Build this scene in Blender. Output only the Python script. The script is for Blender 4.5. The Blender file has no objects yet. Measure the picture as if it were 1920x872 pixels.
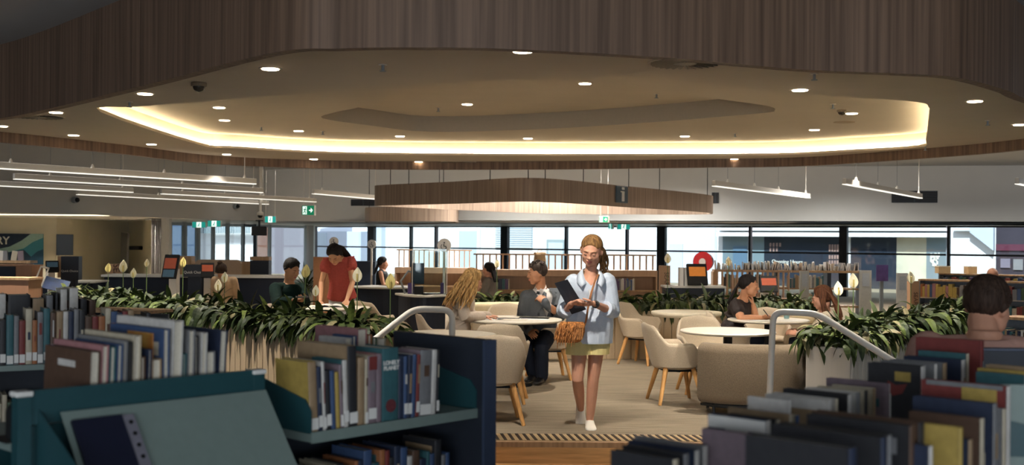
import bpy, bmesh, math, random
import numpy as np
from mathutils import Vector, Matrix, noise
from mathutils.geometry import tessellate_polygon

random.seed(7)
scene = bpy.context.scene
COL = scene.collection
PI = math.pi
F, CX, CY, H, R = 2100.0, 960.0, 450.0, 1.62, 0.008
LOW = -0.34                       # lower floor level; the raised seating platform is z = 0

def unroll(px, py):
    u, v = px - CX, py - CY
    return u * math.cos(R) + v * math.sin(R), -u * math.sin(R) + v * math.cos(R)

def P(px, py, d):
    u, v = unroll(px, py)
    return Vector((u * d / F, d, H - v * d / F))

def G(px, py, z):
    u, v = unroll(px, py)
    d = (H - z) * F / v
    return Vector((u * d / F, d, z))

# ------------------------------------------------------------------ materials
def lin(c):
    c = c / 255.0
    return c / 12.92 if c <= 0.04045 else ((c + 0.055) / 1.055) ** 2.4

def rgb(c):
    return (lin(c[0]), lin(c[1]), lin(c[2]), 1.0)

_mats = {}
def mat(name, c, rough=0.6, metal=0.0, var=0.06, scale=30.0, stretch=(1, 1, 1), bump=0.0, emit=0.0, spec=0.35, sheen=0.0, c2=None, detail=3.0):
    if name in _mats:
        return _mats[name]
    m = bpy.data.materials.new(name)
    m.use_nodes = True
    nt = m.node_tree
    b = nt.nodes['Principled BSDF']
    b.inputs['Roughness'].default_value = rough
    b.inputs['Metallic'].default_value = metal
    b.inputs['Specular IOR Level'].default_value = spec
    if sheen:
        b.inputs['Sheen Weight'].default_value = sheen
    tc = nt.nodes.new('ShaderNodeTexCoord')
    mp = nt.nodes.new('ShaderNodeMapping')
    mp.inputs['Scale'].default_value = stretch
    nz = nt.nodes.new('ShaderNodeTexNoise')
    nz.inputs['Scale'].default_value = scale
    nz.inputs['Detail'].default_value = detail
    cr = nt.nodes.new('ShaderNodeValToRGB')
    a = rgb(c)
    z = rgb(c2) if c2 else a
    lo = tuple(x * (1 - var) for x in a[:3]) + (1,)
    hi = tuple(min(1, x * (1 + var)) for x in z[:3]) + (1,)
    cr.color_ramp.elements[0].position = 0.3
    cr.color_ramp.elements[1].position = 0.7
    cr.color_ramp.elements[0].color = lo
    cr.color_ramp.elements[1].color = hi
    L = nt.links.new
    L(tc.outputs['Object'], mp.inputs['Vector'])
    L(mp.outputs['Vector'], nz.inputs['Vector'])
    L(nz.outputs['Fac'], cr.inputs['Fac'])
    L(cr.outputs['Color'], b.inputs['Base Color'])
    if bump:
        bp = nt.nodes.new('ShaderNodeBump')
        bp.inputs['Strength'].default_value = bump
        bp.inputs['Distance'].default_value = 0.01
        L(nz.outputs['Fac'], bp.inputs['Height'])
        L(bp.outputs['Normal'], b.inputs['Normal'])
    if emit:
        b.inputs['Emission Color'].default_value = a
        b.inputs['Emission Strength'].default_value = emit
    _mats[name] = m
    return m

def glass_mat(name, tint=(235, 245, 245), refl=0.06):
    m = bpy.data.materials.new(name)
    m.use_nodes = True
    nt = m.node_tree
    for n in list(nt.nodes):
        nt.nodes.remove(n)
    o = nt.nodes.new('ShaderNodeOutputMaterial')
    t = nt.nodes.new('ShaderNodeBsdfTransparent')
    t.inputs['Color'].default_value = rgb(tint)
    g = nt.nodes.new('ShaderNodeBsdfGlossy')
    g.inputs['Roughness'].default_value = 0.03
    nz = nt.nodes.new('ShaderNodeTexNoise')
    nz.inputs['Scale'].default_value = 0.4
    mr = nt.nodes.new('ShaderNodeMapRange')
    mr.inputs['To Min'].default_value = refl * 0.8
    mr.inputs['To Max'].default_value = refl * 1.2
    mx = nt.nodes.new('ShaderNodeMixShader')
    L = nt.links.new
    L(nz.outputs['Fac'], mr.inputs['Value'])
    L(mr.outputs['Result'], mx.inputs['Fac'])
    L(t.outputs[0], mx.inputs[1])
    L(g.outputs[0], mx.inputs[2])
    L(mx.outputs[0], o.inputs['Surface'])
    return m

def carpet_mat():
    m = mat('carpet', (138, 125, 106), rough=0.95, var=0.14, scale=120, bump=0.3, spec=0.1)
    nt = m.node_tree
    b = nt.nodes['Principled BSDF']
    base = b.inputs['Base Color'].links[0].from_socket
    tc = nt.nodes.new('ShaderNodeTexCoord')
    mp = nt.nodes.new('ShaderNodeMapping')
    mp.inputs['Rotation'].default_value = (0, 0, 0.35)
    mp.inputs['Scale'].default_value = (2.0, 45, 1)
    nz = nt.nodes.new('ShaderNodeTexNoise')
    nz.inputs['Scale'].default_value = 1.0
    nz.inputs['Detail'].default_value = 4
    mr = nt.nodes.new('ShaderNodeMapRange')
    mr.inputs['From Min'].default_value = 0.35
    mr.inputs['From Max'].default_value = 0.65
    mr.inputs['To Min'].default_value = 0.72
    mr.inputs['To Max'].default_value = 1.18
    mx = nt.nodes.new('ShaderNodeMix')
    mx.data_type = 'RGBA'
    mx.blend_type = 'MULTIPLY'
    mx.inputs[0].default_value = 1.0
    L = nt.links.new
    L(tc.outputs['Object'], mp.inputs['Vector'])
    L(mp.outputs['Vector'], nz.inputs['Vector'])
    L(nz.outputs['Fac'], mr.inputs['Value'])
    L(base, mx.inputs[6])
    L(mr.outputs['Result'], mx.inputs[7])
    L(mx.outputs[2], b.inputs['Base Color'])
    return m

def hair_mat(name, c, c2):
    return mat(name, c, rough=0.7, var=0.22, scale=70, stretch=(1, 1, 0.12), bump=0.6, c2=c2, spec=0.2)

def skin_mat(name, c):
    m = mat(name, c, rough=0.5, var=0.04, scale=12, spec=0.3)
    return m

WHITE_WALL = mat('white_wall_paint', (196, 195, 190), rough=0.8, var=0.02, scale=2)
GREY_WALL = mat('pale_grey_wall_paint', (178, 177, 172), rough=0.75, var=0.02, scale=2)
CEIL = mat('white_ceiling_paint', (190, 190, 188), rough=0.45, var=0.02, scale=2, spec=0.5)
CREAM = mat('cream_soffit_paint', (204, 191, 171), rough=0.85, var=0.02, scale=2)
COVE = mat('cove_white_paint', (214, 205, 184), rough=0.8, var=0.01, scale=2)
TIMBER = mat('walnut_timber_veneer', (110, 88, 72), rough=0.55, var=0.16, scale=1.0, stretch=(26, 26, 0.5), c2=(136, 110, 90), detail=5)
TIMBER_L = mat('pale_oak_veneer', (168, 134, 98), rough=0.5, var=0.10, scale=1.0, stretch=(30, 30, 1.2), c2=(186, 152, 114), detail=5)
OAK = mat('oak_leg_wood', (190, 138, 78), rough=0.5, var=0.1, scale=1.0, stretch=(40, 40, 3), c2=(205, 155, 95))
DARKMETAL = mat('black_metal', (28, 29, 31), rough=0.45, var=0.05, metal=0.3)
MULLION = mat('dark_blue_mullion', (16, 24, 32), rough=0.5, var=0.05)
WHITE_METAL = mat('white_powder_coat', (222, 217, 206), rough=0.35, var=0.02, spec=0.5)
GREY_METAL = mat('grey_powder_coat', (140, 146, 148), rough=0.4, var=0.03, metal=0.2)
GLASS = glass_mat('window_glass')
CARPET = carpet_mat()
LED = mat('warm_led', (255, 240, 208), emit=25.0)
UPLIGHT = mat('uplight_diffuser', (255, 250, 240), emit=2.0)
LAMP = mat('downlight_lens', (255, 232, 200), emit=12.0)
TUBE = mat('linear_light_diffuser', (255, 250, 238), emit=0.85)
BLACK = mat('matte_black', (14, 15, 17), rough=0.6)
TABLE_WHITE = mat('white_laminate', (222, 214, 198), rough=0.35, var=0.015, spec=0.5)
FABRIC = mat('cream_wool_fabric', (188, 172, 148), rough=0.95, var=0.12, scale=160, bump=0.25, spec=0.1, sheen=0.2)
FABRIC_D = mat('taupe_wool_fabric', (112, 98, 80), rough=0.95, var=0.2, scale=140, bump=0.3, spec=0.1, sheen=0.2)
TEAL = mat('teal_steel', (34, 72, 77), rough=0.4, var=0.04, spec=0.5)
TEAL_L = mat('pale_sage_steel', (122, 138, 132), rough=0.45, var=0.03, spec=0.5)
NAVY = mat('charcoal_navy_board', (42, 47, 56), rough=0.5, var=0.04)
PAPER = mat('page_paper', (214, 206, 188), rough=0.9, var=0.08, scale=200)
PAPER2 = mat('white_paper', (226, 224, 218), rough=0.85, var=0.02)

# ------------------------------------------------------------------ mesh builder
class MB:
    def __init__(self):
        self.v, self.f, self.m = [], [], []

    def add(self, vs, fs, mi=0, M=None):
        b = len(self.v)
        for p in vs:
            p = Vector(p)
            self.v.append(M @ p if M is not None else p)
        for q in fs:
            self.f.append(tuple(b + i for i in q))
            self.m.append(mi)
        return self

    def box(self, c, s, mi=0, M=None):
        x, y, z = s[0] / 2, s[1] / 2, s[2] / 2
        vs = [Vector((c[0] + a * x, c[1] + b * y, c[2] + d * z)) for a in (-1, 1) for b in (-1, 1) for d in (-1, 1)]
        fs = [(0, 1, 3, 2), (4, 6, 7, 5), (0, 4, 5, 1), (2, 3, 7, 6), (0, 2, 6, 4), (1, 5, 7, 3)]
        return self.add(vs, fs, mi, M)

    def hexa(self, lo, hi, mi=0, M=None):           # two quads (4 points each), lower and upper
        vs = list(lo) + list(hi)
        fs = [(3, 2, 1, 0), (4, 5, 6, 7), (0, 1, 5, 4), (1, 2, 6, 5), (2, 3, 7, 6), (3, 0, 4, 7)]
        return self.add(vs, fs, mi, M)

    def loft(self, rings, mi=0, cap=True, closed=True, M=None):
        n = len(rings[0])
        vs = [p for r in rings for p in r]
        fs = []
        for i in range(len(rings) - 1):
            for j in range(n if closed else n - 1):
                k = (j + 1) % n
                fs.append((i * n + j, i * n + k, (i + 1) * n + k, (i + 1) * n + j))
        if cap and closed:
            fs.append(tuple(range(n - 1, -1, -1)))
            fs.append(tuple((len(rings) - 1) * n + j for j in range(n)))
        return self.add(vs, fs, mi, M)

    def tube(self, pts, r, n=8, mi=0, M=None, flat=1.0, ball=False):
        pts = [Vector(p) for p in pts]
        rs = list(r) if isinstance(r, (list, tuple)) else [r] * len(pts)
        if ball:                                    # rounded ends
            d0 = (pts[0] - pts[1]).normalized()
            d1 = (pts[-1] - pts[-2]).normalized()
            a0, a1 = rs[0], rs[-1]
            pre = [(pts[0] + d0 * a0 * s, a0 * math.sqrt(max(0, 1 - s * s)) + 1e-4) for s in (0.98, 0.85, 0.5)]
            post = [(pts[-1] + d1 * a1 * s, a1 * math.sqrt(max(0, 1 - s * s)) + 1e-4) for s in (0.5, 0.85, 0.98)]
            pts = [p for p, _ in pre] + pts + [p for p, _ in post]
            rs = [q for _, q in pre] + rs + [q for _, q in post]
        t = (pts[1] - pts[0]).normalized()
        up = Vector((0, 0, 1)) if abs(t.z) < 0.9 else Vector((0, 1, 0))
        x = t.cross(up).normalized()
        rings = []
        for i, p in enumerate(pts):
            if i == 0:
                tt = pts[1] - pts[0]
            elif i == len(pts) - 1:
                tt = pts[-1] - pts[-2]
            else:
                tt = (pts[i + 1] - pts[i]).normalized() + (pts[i] - pts[i - 1]).normalized()
            if tt.length < 1e-9:
                tt = t
            t = tt.normalized()
            x = (x - t * x.dot(t))
            x = x.normalized() if x.length > 1e-6 else t.orthogonal().normalized()
            y = t.cross(x)
            rings.append([p + x * (rs[i] * math.cos(2 * PI * k / n)) + y * (rs[i] * flat * math.sin(2 * PI * k / n)) for k in range(n)])
        return self.loft(rings, mi, True, True, M)

    def cyl(self, c, r, z0, z1, n=24, mi=0, M=None, r1=None):
        r1 = r if r1 is None else r1
        a = [Vector((c[0] + r * math.cos(2 * PI * k / n), c[1] + r * math.sin(2 * PI * k / n), z0)) for k in range(n)]
        b = [Vector((c[0] + r1 * math.cos(2 * PI * k / n), c[1] + r1 * math.sin(2 * PI * k / n), z1)) for k in range(n)]
        return self.loft([a, b], mi, True, True, M)

    def lathe(self, prof, n=24, mi=0, M=None):
        rings = [[Vector((max(r, 1e-4) * math.cos(2 * PI * k / n), max(r, 1e-4) * math.sin(2 * PI * k / n), z)) for k in range(n)] for r, z in prof]
        return self.loft(rings, mi, True, True, M)

    def prism(self, poly, z0, z1, mi=0, M=None):
        a = [Vector((p[0], p[1], z0)) for p in poly]
        b = [Vector((p[0], p[1], z1)) for p in poly]
        return self.loft([a, b], mi, True, True, M)

    def sphere(self, c, r, n=12, m=8, mi=0, M=None):
        r = r if isinstance(r, (tuple, list)) else (r, r, r)
        rings = []
        for i in range(m + 1):
            th = PI * i / m
            s = max(math.sin(th), 1e-3)
            rings.append([Vector((c[0] + r[0] * s * math.cos(2 * PI * k / n), c[1] + r[1] * s * math.sin(2 * PI * k / n), c[2] - r[2] * math.cos(th))) for k in range(n)])
        return self.loft(rings, mi, True, True, M)

    def mesh(self, name, mats):
        me = bpy.data.meshes.new(name)
        me.from_pydata([tuple(p) for p in self.v], [], self.f)
        for m in (mats if isinstance(mats, (list, tuple)) else [mats]):
            me.materials.append(m)
        me.polygons.foreach_set('material_index', self.m)
        bm = bmesh.new()
        bm.from_mesh(me)
        bmesh.ops.recalc_face_normals(bm, faces=bm.faces)
        bm.to_mesh(me)
        bm.free()
        return me

    def build(self, name, mats, parent=None, smooth=False, bevel=0.0, sub=0, loc=None, rz=0.0, auto=None):
        me = self.mesh(name, mats)
        o = bpy.data.objects.new(name, me)
        COL.objects.link(o)
        if parent is not None:
            o.parent = parent
        if loc is not None:
            o.location = loc
        if rz:
            o.rotation_euler = (0, 0, rz)
        if bevel:
            b = o.modifiers.new('b', 'BEVEL')
            b.width = bevel
            b.segments = 2
            b.limit_method = 'ANGLE'
            b.angle_limit = 0.6
        if sub:
            s = o.modifiers.new('s', 'SUBSURF')
            s.levels = s.render_levels = sub
        if smooth:
            for p in me.polygons:
                p.use_smooth = True
            if auto:
                me.set_sharp_from_angle(angle=auto)
        return o

def tag(o, label, cat, group=None, kind=None):
    if label:
        o['label'] = label
    if cat:
        o['category'] = cat
    if group:
        o['group'] = group
    if kind:
        o['kind'] = kind
    return o

def thing(name, label, cat, loc=(0, 0, 0), rz=0.0, group=None):
    o = bpy.data.objects.new(name, None)
    COL.objects.link(o)
    o.location = loc
    o.rotation_euler = (0, 0, rz)
    o.empty_display_size = 0.05
    return tag(o, label, cat, group)

def struct(o):
    o['kind'] = 'structure'
    return o

def dup(root, loc=None, rz=None, label=None, group=None):
    def cp(o, parent):
        c = o.copy()
        COL.objects.link(c)
        c.parent = parent
        for ch in o.children:
            cp(ch, c)
        return c
    r = cp(root, root.parent)
    if loc is not None:
        r.location = loc
    if rz is not None:
        r.rotation_euler = (0, 0, rz)
    if label:
        r['label'] = label
    if group:
        r['group'] = group
    return r

ORD = ['first', 'second', 'third', 'fourth', 'fifth', 'sixth', 'seventh', 'eighth', 'ninth', 'tenth', 'eleventh', 'twelfth', 'thirteenth', 'fourteenth', 'fifteenth', 'sixteenth', 'seventeenth', 'eighteenth', 'nineteenth', 'twentieth']
ORD += ['twenty-' + w for w in ORD[:9]] + ['thirtieth'] + ['thirty-' + w for w in ORD[:9]] + ['fortieth']

def spline(pts, closed=True, k=8):
    pts = [Vector(p) for p in pts]
    n = len(pts)
    out = []
    for i in range(n if closed else n - 1):
        g = lambda j: pts[j % n] if closed else pts[min(max(j, 0), n - 1)]
        p0, p1, p2, p3 = g(i - 1), g(i), g(i + 1), g(i + 2)
        for s in range(k):
            t = s / k
            out.append(0.5 * ((2 * p1) + (p2 - p0) * t + (2 * p0 - 5 * p1 + 4 * p2 - p3) * t * t + (3 * p1 - p0 - 3 * p2 + p3) * t ** 3))
    if not closed:
        out.append(pts[-1])
    return out

def offset(poly, d):                                  # closed 2D outline moved outwards by d
    n = len(poly)
    A = sum(poly[i].x * poly[(i + 1) % n].y - poly[(i + 1) % n].x * poly[i].y for i in range(n))
    s = 1 if A > 0 else -1
    out = []
    for i in range(n):
        t = (poly[(i + 1) % n] - poly[i - 1])
        t = Vector((t.x, t.y, 0)).normalized()
        nrm = Vector((t.y, -t.x, 0)) * s
        out.append(poly[i] + nrm * d)
    return out

def flat(mb, outer, holes, z, mi=0):
    loops = [[Vector((p.x, p.y, 0)) for p in outer]] + [[Vector((p.x, p.y, 0)) for p in h] for h in holes]
    tris = tessellate_polygon(loops)
    vs = [Vector((p.x, p.y, z)) for l in loops for p in l]
    mb.add(vs, [tuple(t) for t in tris], mi)

def ribbon(mb, poly, z0, z1, mi=0, closed=True):
    n = len(poly)
    vs = [Vector((p.x, p.y, z0)) for p in poly] + [Vector((p.x, p.y, z1)) for p in poly]
    mb.add(vs, [(i, (i + 1) % n, n + (i + 1) % n, n + i) for i in range(n if closed else n - 1)], mi)

def text_mesh(body, name, material, size, depth=0.004, parent=None, M=None, bold=0.0, align='CENTER', sx=1.0):
    cu = bpy.data.curves.new(name, 'FONT')
    cu.body = body
    cu.size = size
    cu.extrude = depth
    cu.offset = bold
    cu.align_x = align
    cu.align_y = 'CENTER'
    t = bpy.data.objects.new(name, cu)
    COL.objects.link(t)
    dg = bpy.context.evaluated_depsgraph_get()
    me = bpy.data.meshes.new_from_object(t.evaluated_get(dg))
    bpy.data.objects.remove(t)
    bpy.data.curves.remove(cu)
    if sx != 1.0:
        me.transform(Matrix.Diagonal((sx, 1, 1, 1)))
    if M is not None:
        me.transform(M)
    me.materials.clear()
    me.materials.append(material)
    o = bpy.data.objects.new(name, me)
    COL.objects.link(o)
    o.parent = parent
    return o

def frame(o, x, z):
    """Matrix taking local X to x and local Y to z (text plane), origin o."""
    x = Vector(x).normalized()
    z = Vector(z).normalized()
    n = x.cross(z)
    return Matrix(((x.x, z.x, n.x, o[0]), (x.y, z.y, n.y, o[1]), (x.z, z.z, n.z, o[2]), (0, 0, 0, 1)))
# ------------------------------------------------------------------ camera, render settings
cam_d = bpy.data.cameras.new('camera')
cam = bpy.data.objects.new('camera', cam_d)
COL.objects.link(cam)
cam.matrix_world = Matrix.Translation((0, 0, H)) @ Matrix.Rotation(PI / 2, 4, 'X') @ Matrix.Rotation(R, 4, 'Z')
cam_d.sensor_width = 36
cam_d.lens = F / 1920 * 36
cam_d.shift_y = 14 / 1920
cam_d.clip_start = 0.1
cam_d.clip_end = 300
cam_d.dof.use_dof = True
cam_d.dof.focus_distance = 9.9
cam_d.dof.aperture_fstop = 3.2
scene.camera = cam
vs = scene.view_settings
vs.view_transform = 'Standard'
vs.look = 'None'
vs.gamma = 1
vs.use_curve_mapping = False
vs.exposure = 0.48

# ------------------------------------------------------------------ floors and steps
UP_L = [(-0.95, 9.02), (-1.25, 10.15), (-6.3, 15.5), (-14, 23.5)]
UP_R = [(2.75, 9.02), (2.85, 9.55), (5.9, 13.75), (16, 27)]
up = [Vector((x, y, 0)) for x, y in UP_L[::-1]] + [Vector((x, y, 0)) for x, y in UP_R] + [Vector((26, 27, 0)), Vector((26, 60, 0)), Vector((-30, 60, 0)), Vector((-30, 23.5, 0))]
mb = MB()
mb.prism([(p.x, p.y) for p in up][::-1], LOW, 0.0)
struct(mb.build('floor', CARPET))
mb = MB()
mb.box((-2, 29, LOW - 0.05), (60, 70, 0.1))
struct(mb.build('floor', mat('lower_carpet', (70, 72, 76), rough=0.95, var=0.2, scale=90, spec=0.1)))
mb = MB()
mb.box((0.9, 9.005, -0.02), (3.7, 0.06, 0.045))
struct(mb.build('trim_1', TIMBER_L, bevel=0.004))
NOSE = mat('honey_oak_step', (206, 158, 100), rough=0.45, var=0.1, scale=1, stretch=(3, 30, 40), c2=(220, 174, 116))
mb = MB()
mb.box((0.9, 8.99, -0.105), (3.7, 0.03, 0.13))
struct(mb.build('trim_2', NOSE))
mb = MB()
mb.box((0.9, 8.80, -0.195), (3.9, 0.36, 0.05))
mb.box((0.9, 8.64, -0.28), (3.9, 0.03, 0.12))
struct(mb.build('trim_3', NOSE))
# tactile warning strip: slanted dark bars on a pale base
strip = thing('tactile_strip', 'dark slanted warning bars along the top edge of the carpeted step', 'tactile strip', (0.9, 9.2, 0.001))
mb = MB()
mb.box((0, 0, 0.001), (3.6, 0.30, 0.002))
mb.build('strip_base', mat('tactile_base', (176, 150, 112), rough=0.9, var=0.08), strip)
mb = MB()
for i in range(58):
    x = -1.78 + i * 0.0615
    mb.hexa([(x + 0.03, -0.14, 0.002), (x + 0.055, -0.14, 0.002), (x + 0.018, 0.14, 0.002), (x - 0.007, 0.14, 0.002)],
            [(x + 0.03, -0.14, 0.006), (x + 0.055, -0.14, 0.006), (x + 0.018, 0.14, 0.006), (x - 0.007, 0.14, 0.006)])
mb.build('warning_bars', mat('tactile_bar', (58, 48, 40), rough=0.8), strip)

# ------------------------------------------------------------------ canopy with timber rim and two recesses
rim_px = [((0, 222), 0), ((250, 165), 0), ((500, 101), 0), ((640, 91), 0), ((780, 89), 0), ((960, 92), 0), ((1250, 108), 0), ((1500, 130), 0), ((1690, 138), 0), ((1800, 146), 0), ((1890, 170), 0), ((1925, 186), 0)]
rim = [G(px, py, 2.86) for (px, py), _ in rim_px]
rim += [Vector((5.9, 11.4, 0)), Vector((6.8, 13.3, 0))]
rim += [G(px, py, 2.86) for px, py in [(1900, 284), (1700, 300), (1500, 312), (1300, 315), (960, 318.5), (640, 317), (400, 308), (220, 289), (0, 268)]]
rim += [Vector((-7.5, 14.2, 0)), Vector((-6.9, 12.6, 0))]
rim = spline(rim, True, 8)
inner = offset(rim, -0.10)
r1_px = [(188, 210), (375, 272), (440, 278), (640, 288.5), (960, 292), (1200, 292), (1450, 291), (1600, 284), (1725, 276), (1736, 262), (1742, 215), (1741, 201), (1717, 191), (1560, 180), (1414, 169), (1212, 144), (1046, 146), (900, 152), (782, 160), (600, 173), (410, 188), (260, 200)]
r1 = [G(x, y, 3.0) for x, y in r1_px]
r1 = spline(r1, True, 4)
r1w = offset(r1, 0.11)
r2_px = [(605, 222), (700, 236), (805, 247), (990, 243), (1200, 231), (1420, 213), (1452, 207), (1440, 199), (1364, 188), (1293, 179), (1111, 153), (960, 152), (782, 161), (681, 199), (630, 210)]
r2 = spline([G(x, y, 3.22) for x, y in r2_px], True, 4)

mb = MB()
ribbon(mb, rim, 2.86, 3.66)
ribbon(mb, inner, 2.86, 3.0)
n = len(rim)
mb.add([Vector((p.x, p.y, 2.86)) for p in rim + inner], [(i, (i + 1) % n, n + (i + 1) % n, n + i) for i in range(n)])
struct(mb.build('trim_4', TIMBER, smooth=True, auto=0.7))
mb = MB()
flat(mb, inner, [r1], 3.0)
ribbon(mb, r1, 3.0, 3.035)
flat(mb, r1w, [r1], 3.036)
struct(mb.build('ceiling', CREAM))
mb = MB()
ribbon(mb, r1w, 3.03, 3.22)
struct(mb.build('ceiling', COVE, smooth=True, auto=0.6))
mb = MB()
flat(mb, r1w, [r2], 3.22)
flat(mb, r2, [], 3.45)
struct(mb.build('ceiling', CREAM))
mb = MB()
ribbon(mb, r2, 3.22, 3.45)
struct(mb.build('ceiling', mat('recess_grey_paint', (172, 162, 146), rough=0.8, var=0.02), smooth=True, auto=0.6))
# LED strip lying in the cove trough, along the far side and both ends
mid = [(a + b) / 2 for a, b in zip(r1, r1w)]
half = [(a * 0.3 + b * 0.7) for a, b in zip(r1, r1w)]
led = MB()
nl = len(r1)
segs = list(range(nl - 6, nl)) + list(range(0, 52))
for i in segs:
    j, i = (i + 1) % nl, i % nl
    a, b, c, d = mid[i], mid[j], half[j], half[i]
    lo = [Vector((p.x, p.y, 3.037)) for p in (a, b, c, d)]
    hi = [Vector((p.x, p.y, 3.043)) for p in (a, b, c, d)]
    led.hexa(lo, hi)
o = led.build('led_strip', LED)
tag(o, 'warm glowing light strip hidden along the edge of the ceiling recess', 'light strip')

WA_, WB_ = (-8.1, 46.0), (13.9, 31.0)
# main ceiling with the canopy hanging below it
mb = MB()
roof = [(-27, -9), (27, -9), (27, 22.4), (WB_[0], WB_[1] + 0.4), (WA_[0], WA_[1] + 0.4), (-8.6, 44.6), (-11.3, 37.2), (-27, 37.2)]
mb.prism(roof, 3.64, 3.74)
struct(mb.build('ceiling', CEIL))

# ------------------------------------------------------------------ upper bulkhead walls
def on_line(px, A, B):
    k = (px - CX) / F
    dx, dy = B[0] - A[0], B[1] - A[1]
    t = (k * A[1] - A[0]) / (dx - k * dy)
    return Vector((A[0] + t * dx, A[1] + t * dy, 0))

LA, LB = (-10.92, 23.9), (-7.23, 33.0)                # left bulkhead line
FA, FB = (-7.23, 33.0), (12.9, 28.8)                  # far bulkhead line
WA, WB = (-8.1, 46.0), (13.9, 31.0)                   # window line
ZB = 2.12

def wall_slab(mb, a, b, z0, z1, th, mi=0):
    a, b = Vector((a[0], a[1], 0)), Vector((b[0], b[1], 0))
    t = (b - a).normalized()
    nn = Vector((-t.y, t.x, 0)) * th
    lo = [Vector((p.x, p.y, z0)) for p in (a, b, b + nn, a + nn)]
    hi = [Vector((p.x, p.y, z1)) for p in (a, b, b + nn, a + nn)]
    mb.hexa(lo, hi, mi)

ext = (FB[0] + (FB[0] - FA[0]) * 0.7, FB[1] + (FB[1] - FA[1]) * 0.7)
lext = (LA[0] - (LB[0] - LA[0]) * 0.8, LA[1] - (LB[1] - LA[1]) * 0.8)
mb = MB()
wall_slab(mb, lext, LB, ZB, 3.66, 0.25)
struct(mb.build('wall_left', GREY_WALL))
mb = MB()
wall_slab(mb, FA, ext, ZB, 3.66, 0.25)
struct(mb.build('wall_far', WHITE_WALL))
# soffit behind the far bulkhead, out to the windows and the entrance
mb = MB()
for z0, z1 in ((ZB, ZB + 0.04),):
    lo = [Vector((x, y, z0)) for x, y in ((FA[0], FA[1] + 0.2), (ext[0], ext[1] + 0.2), (26.8, 22.4), (WB_[0], WB_[1] + 0.35), (WA_[0], WA_[1] + 0.35), (-8.6, 44.6), (-11.3, 37.2), (-26.9, 37.2), (-26.9, 18), (lext[0] - 0.2, lext[1]))]
    mb.prism([(p.x, p.y) for p in lo], z0, z1)
struct(mb.build('ceiling', CEIL))

# ------------------------------------------------------------------ window wall
px_m = [590, 697, 771, 818, 947, 1062, 1176, 1241, 1407, 1582, 1779, 2010]
wide = {697: 0.33, 947: 0.30, 1241: 0.30, 1582: 0.24, 590: 0.16}
wd = Vector((WB[0] - WA[0], WB[1] - WA[1], 0)).normalized()
wn = Vector((-wd.y, wd.x, 0))
if wn.y < 0:
    wn = -wn
nw = 0
for a, b in zip(px_m[:-1], px_m[1:]):
    pa, pb = on_line(a, WA, WB), on_line(b, WA, WB)
    nw += 1
    w = thing('window_%d' % nw, None, None, (pa + pb) / 2)
    w['kind'] = 'structure'
    L = (pb - pa).length
    w.rotation_euler = (0, 0, math.atan2(wd.y, wd.x))
    ha = wide.get(a, 0.07) / 2
    hb = wide.get(b, 0.07) / 2
    mb = MB()
    mb.box((-L / 2 + ha / 2, 0, 0.9), (ha - 0.002, 0.16, 2.48))
    mb.box((L / 2 - hb / 2, 0, 0.9), (hb - 0.002, 0.16, 2.48))
    mb.box((0, 0, 1.295), (L - ha - hb, 0.08, 0.055))
    mb.box((0, 0, -0.29), (L - ha - hb, 0.1, 0.1))
    mb.box((0, 0, 2.10), (L - ha - hb, 0.1, 0.05))
    mb.build('window_frame', MULLION, w)
    mb = MB()
    mb.box((0, 0.01, 0.9), (L - ha - hb, 0.008, 2.4))
    mb.build('pane', GLASS, w)
mb = MB()
o = on_line(2010, WA, WB)
wall_slab(mb, o, o + wd * 14, LOW, ZB, 0.2)
struct(mb.build('wall_right', WHITE_WALL))

# entrance: pale column, glass partition and doors
EA = on_line(590, WA, WB)
mb = MB()
c = P(581, 470, 44.0)
mb.box((c.x, c.y, 0.9), (0.34, 0.34, 2.48))
struct(mb.build('column', WHITE_WALL))
E1, E0 = (c.x, c.y), (-10.9, 36.5)
GREYFR = mat('grey_door_frame', (176, 180, 180), rough=0.5, var=0.02)
e_px = [318, 344, 369, 399, 426, 455, 478, 505, 573]
for i, (a, b) in enumerate(zip(e_px[:-1], e_px[1:])):
    pa, pb = on_line(a, E0, E1), on_line(b, E0, E1)
    d = (pb - pa)
    w = thing('door_%d' % (i + 1), None, None, (pa + pb) / 2, math.atan2(d.y, d.x))
    w['kind'] = 'structure'
    L = d.length
    fr = 0.06 if i in (1, 2) else 0.03
    mb = MB()
    mb.box((-L / 2 + fr, 0, 0.9), (2 * fr - 0.004, 0.12, 2.48))
    mb.box((L / 2 - 0.02, 0, 0.9), (0.036, 0.10, 2.48))
    mb.box((0, 0, 2.06), (L - 0.01, 0.08, 0.1))
    mb.build('door_frame', MULLION if i == 5 else GREYFR, w)
    mb = MB()
    mb.box((0, 0.01, 0.9), (L - 0.06, 0.008, 2.3))
    mb.build('pane', GLASS, w)
# white pier at the end of the meeting room
mb = MB()
c = P(312, 470, 29.2)
mb.box((c.x, c.y, 0.89), (0.20, 0.24, 2.44))
struct(mb.build('column', WHITE_WALL))

# meeting room: back walls and ceiling light
ROOMW = mat('warm_white_room_paint', (196, 190, 168), rough=0.8, var=0.02, scale=2)
pts = [(-500, 29.0), (106, 31.0), (167, 33.4), (240, 35.5), (300, 31.5)]
pw = [P(x, 470, d) for x, d in pts]
for i, (a, b) in enumerate(zip(pw[:-1], pw[1:])):
    mb = MB()
    wall_slab(mb, a, b, LOW, ZB, 0.1)
    struct(mb.build('wall_meeting_room', ROOMW))
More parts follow.
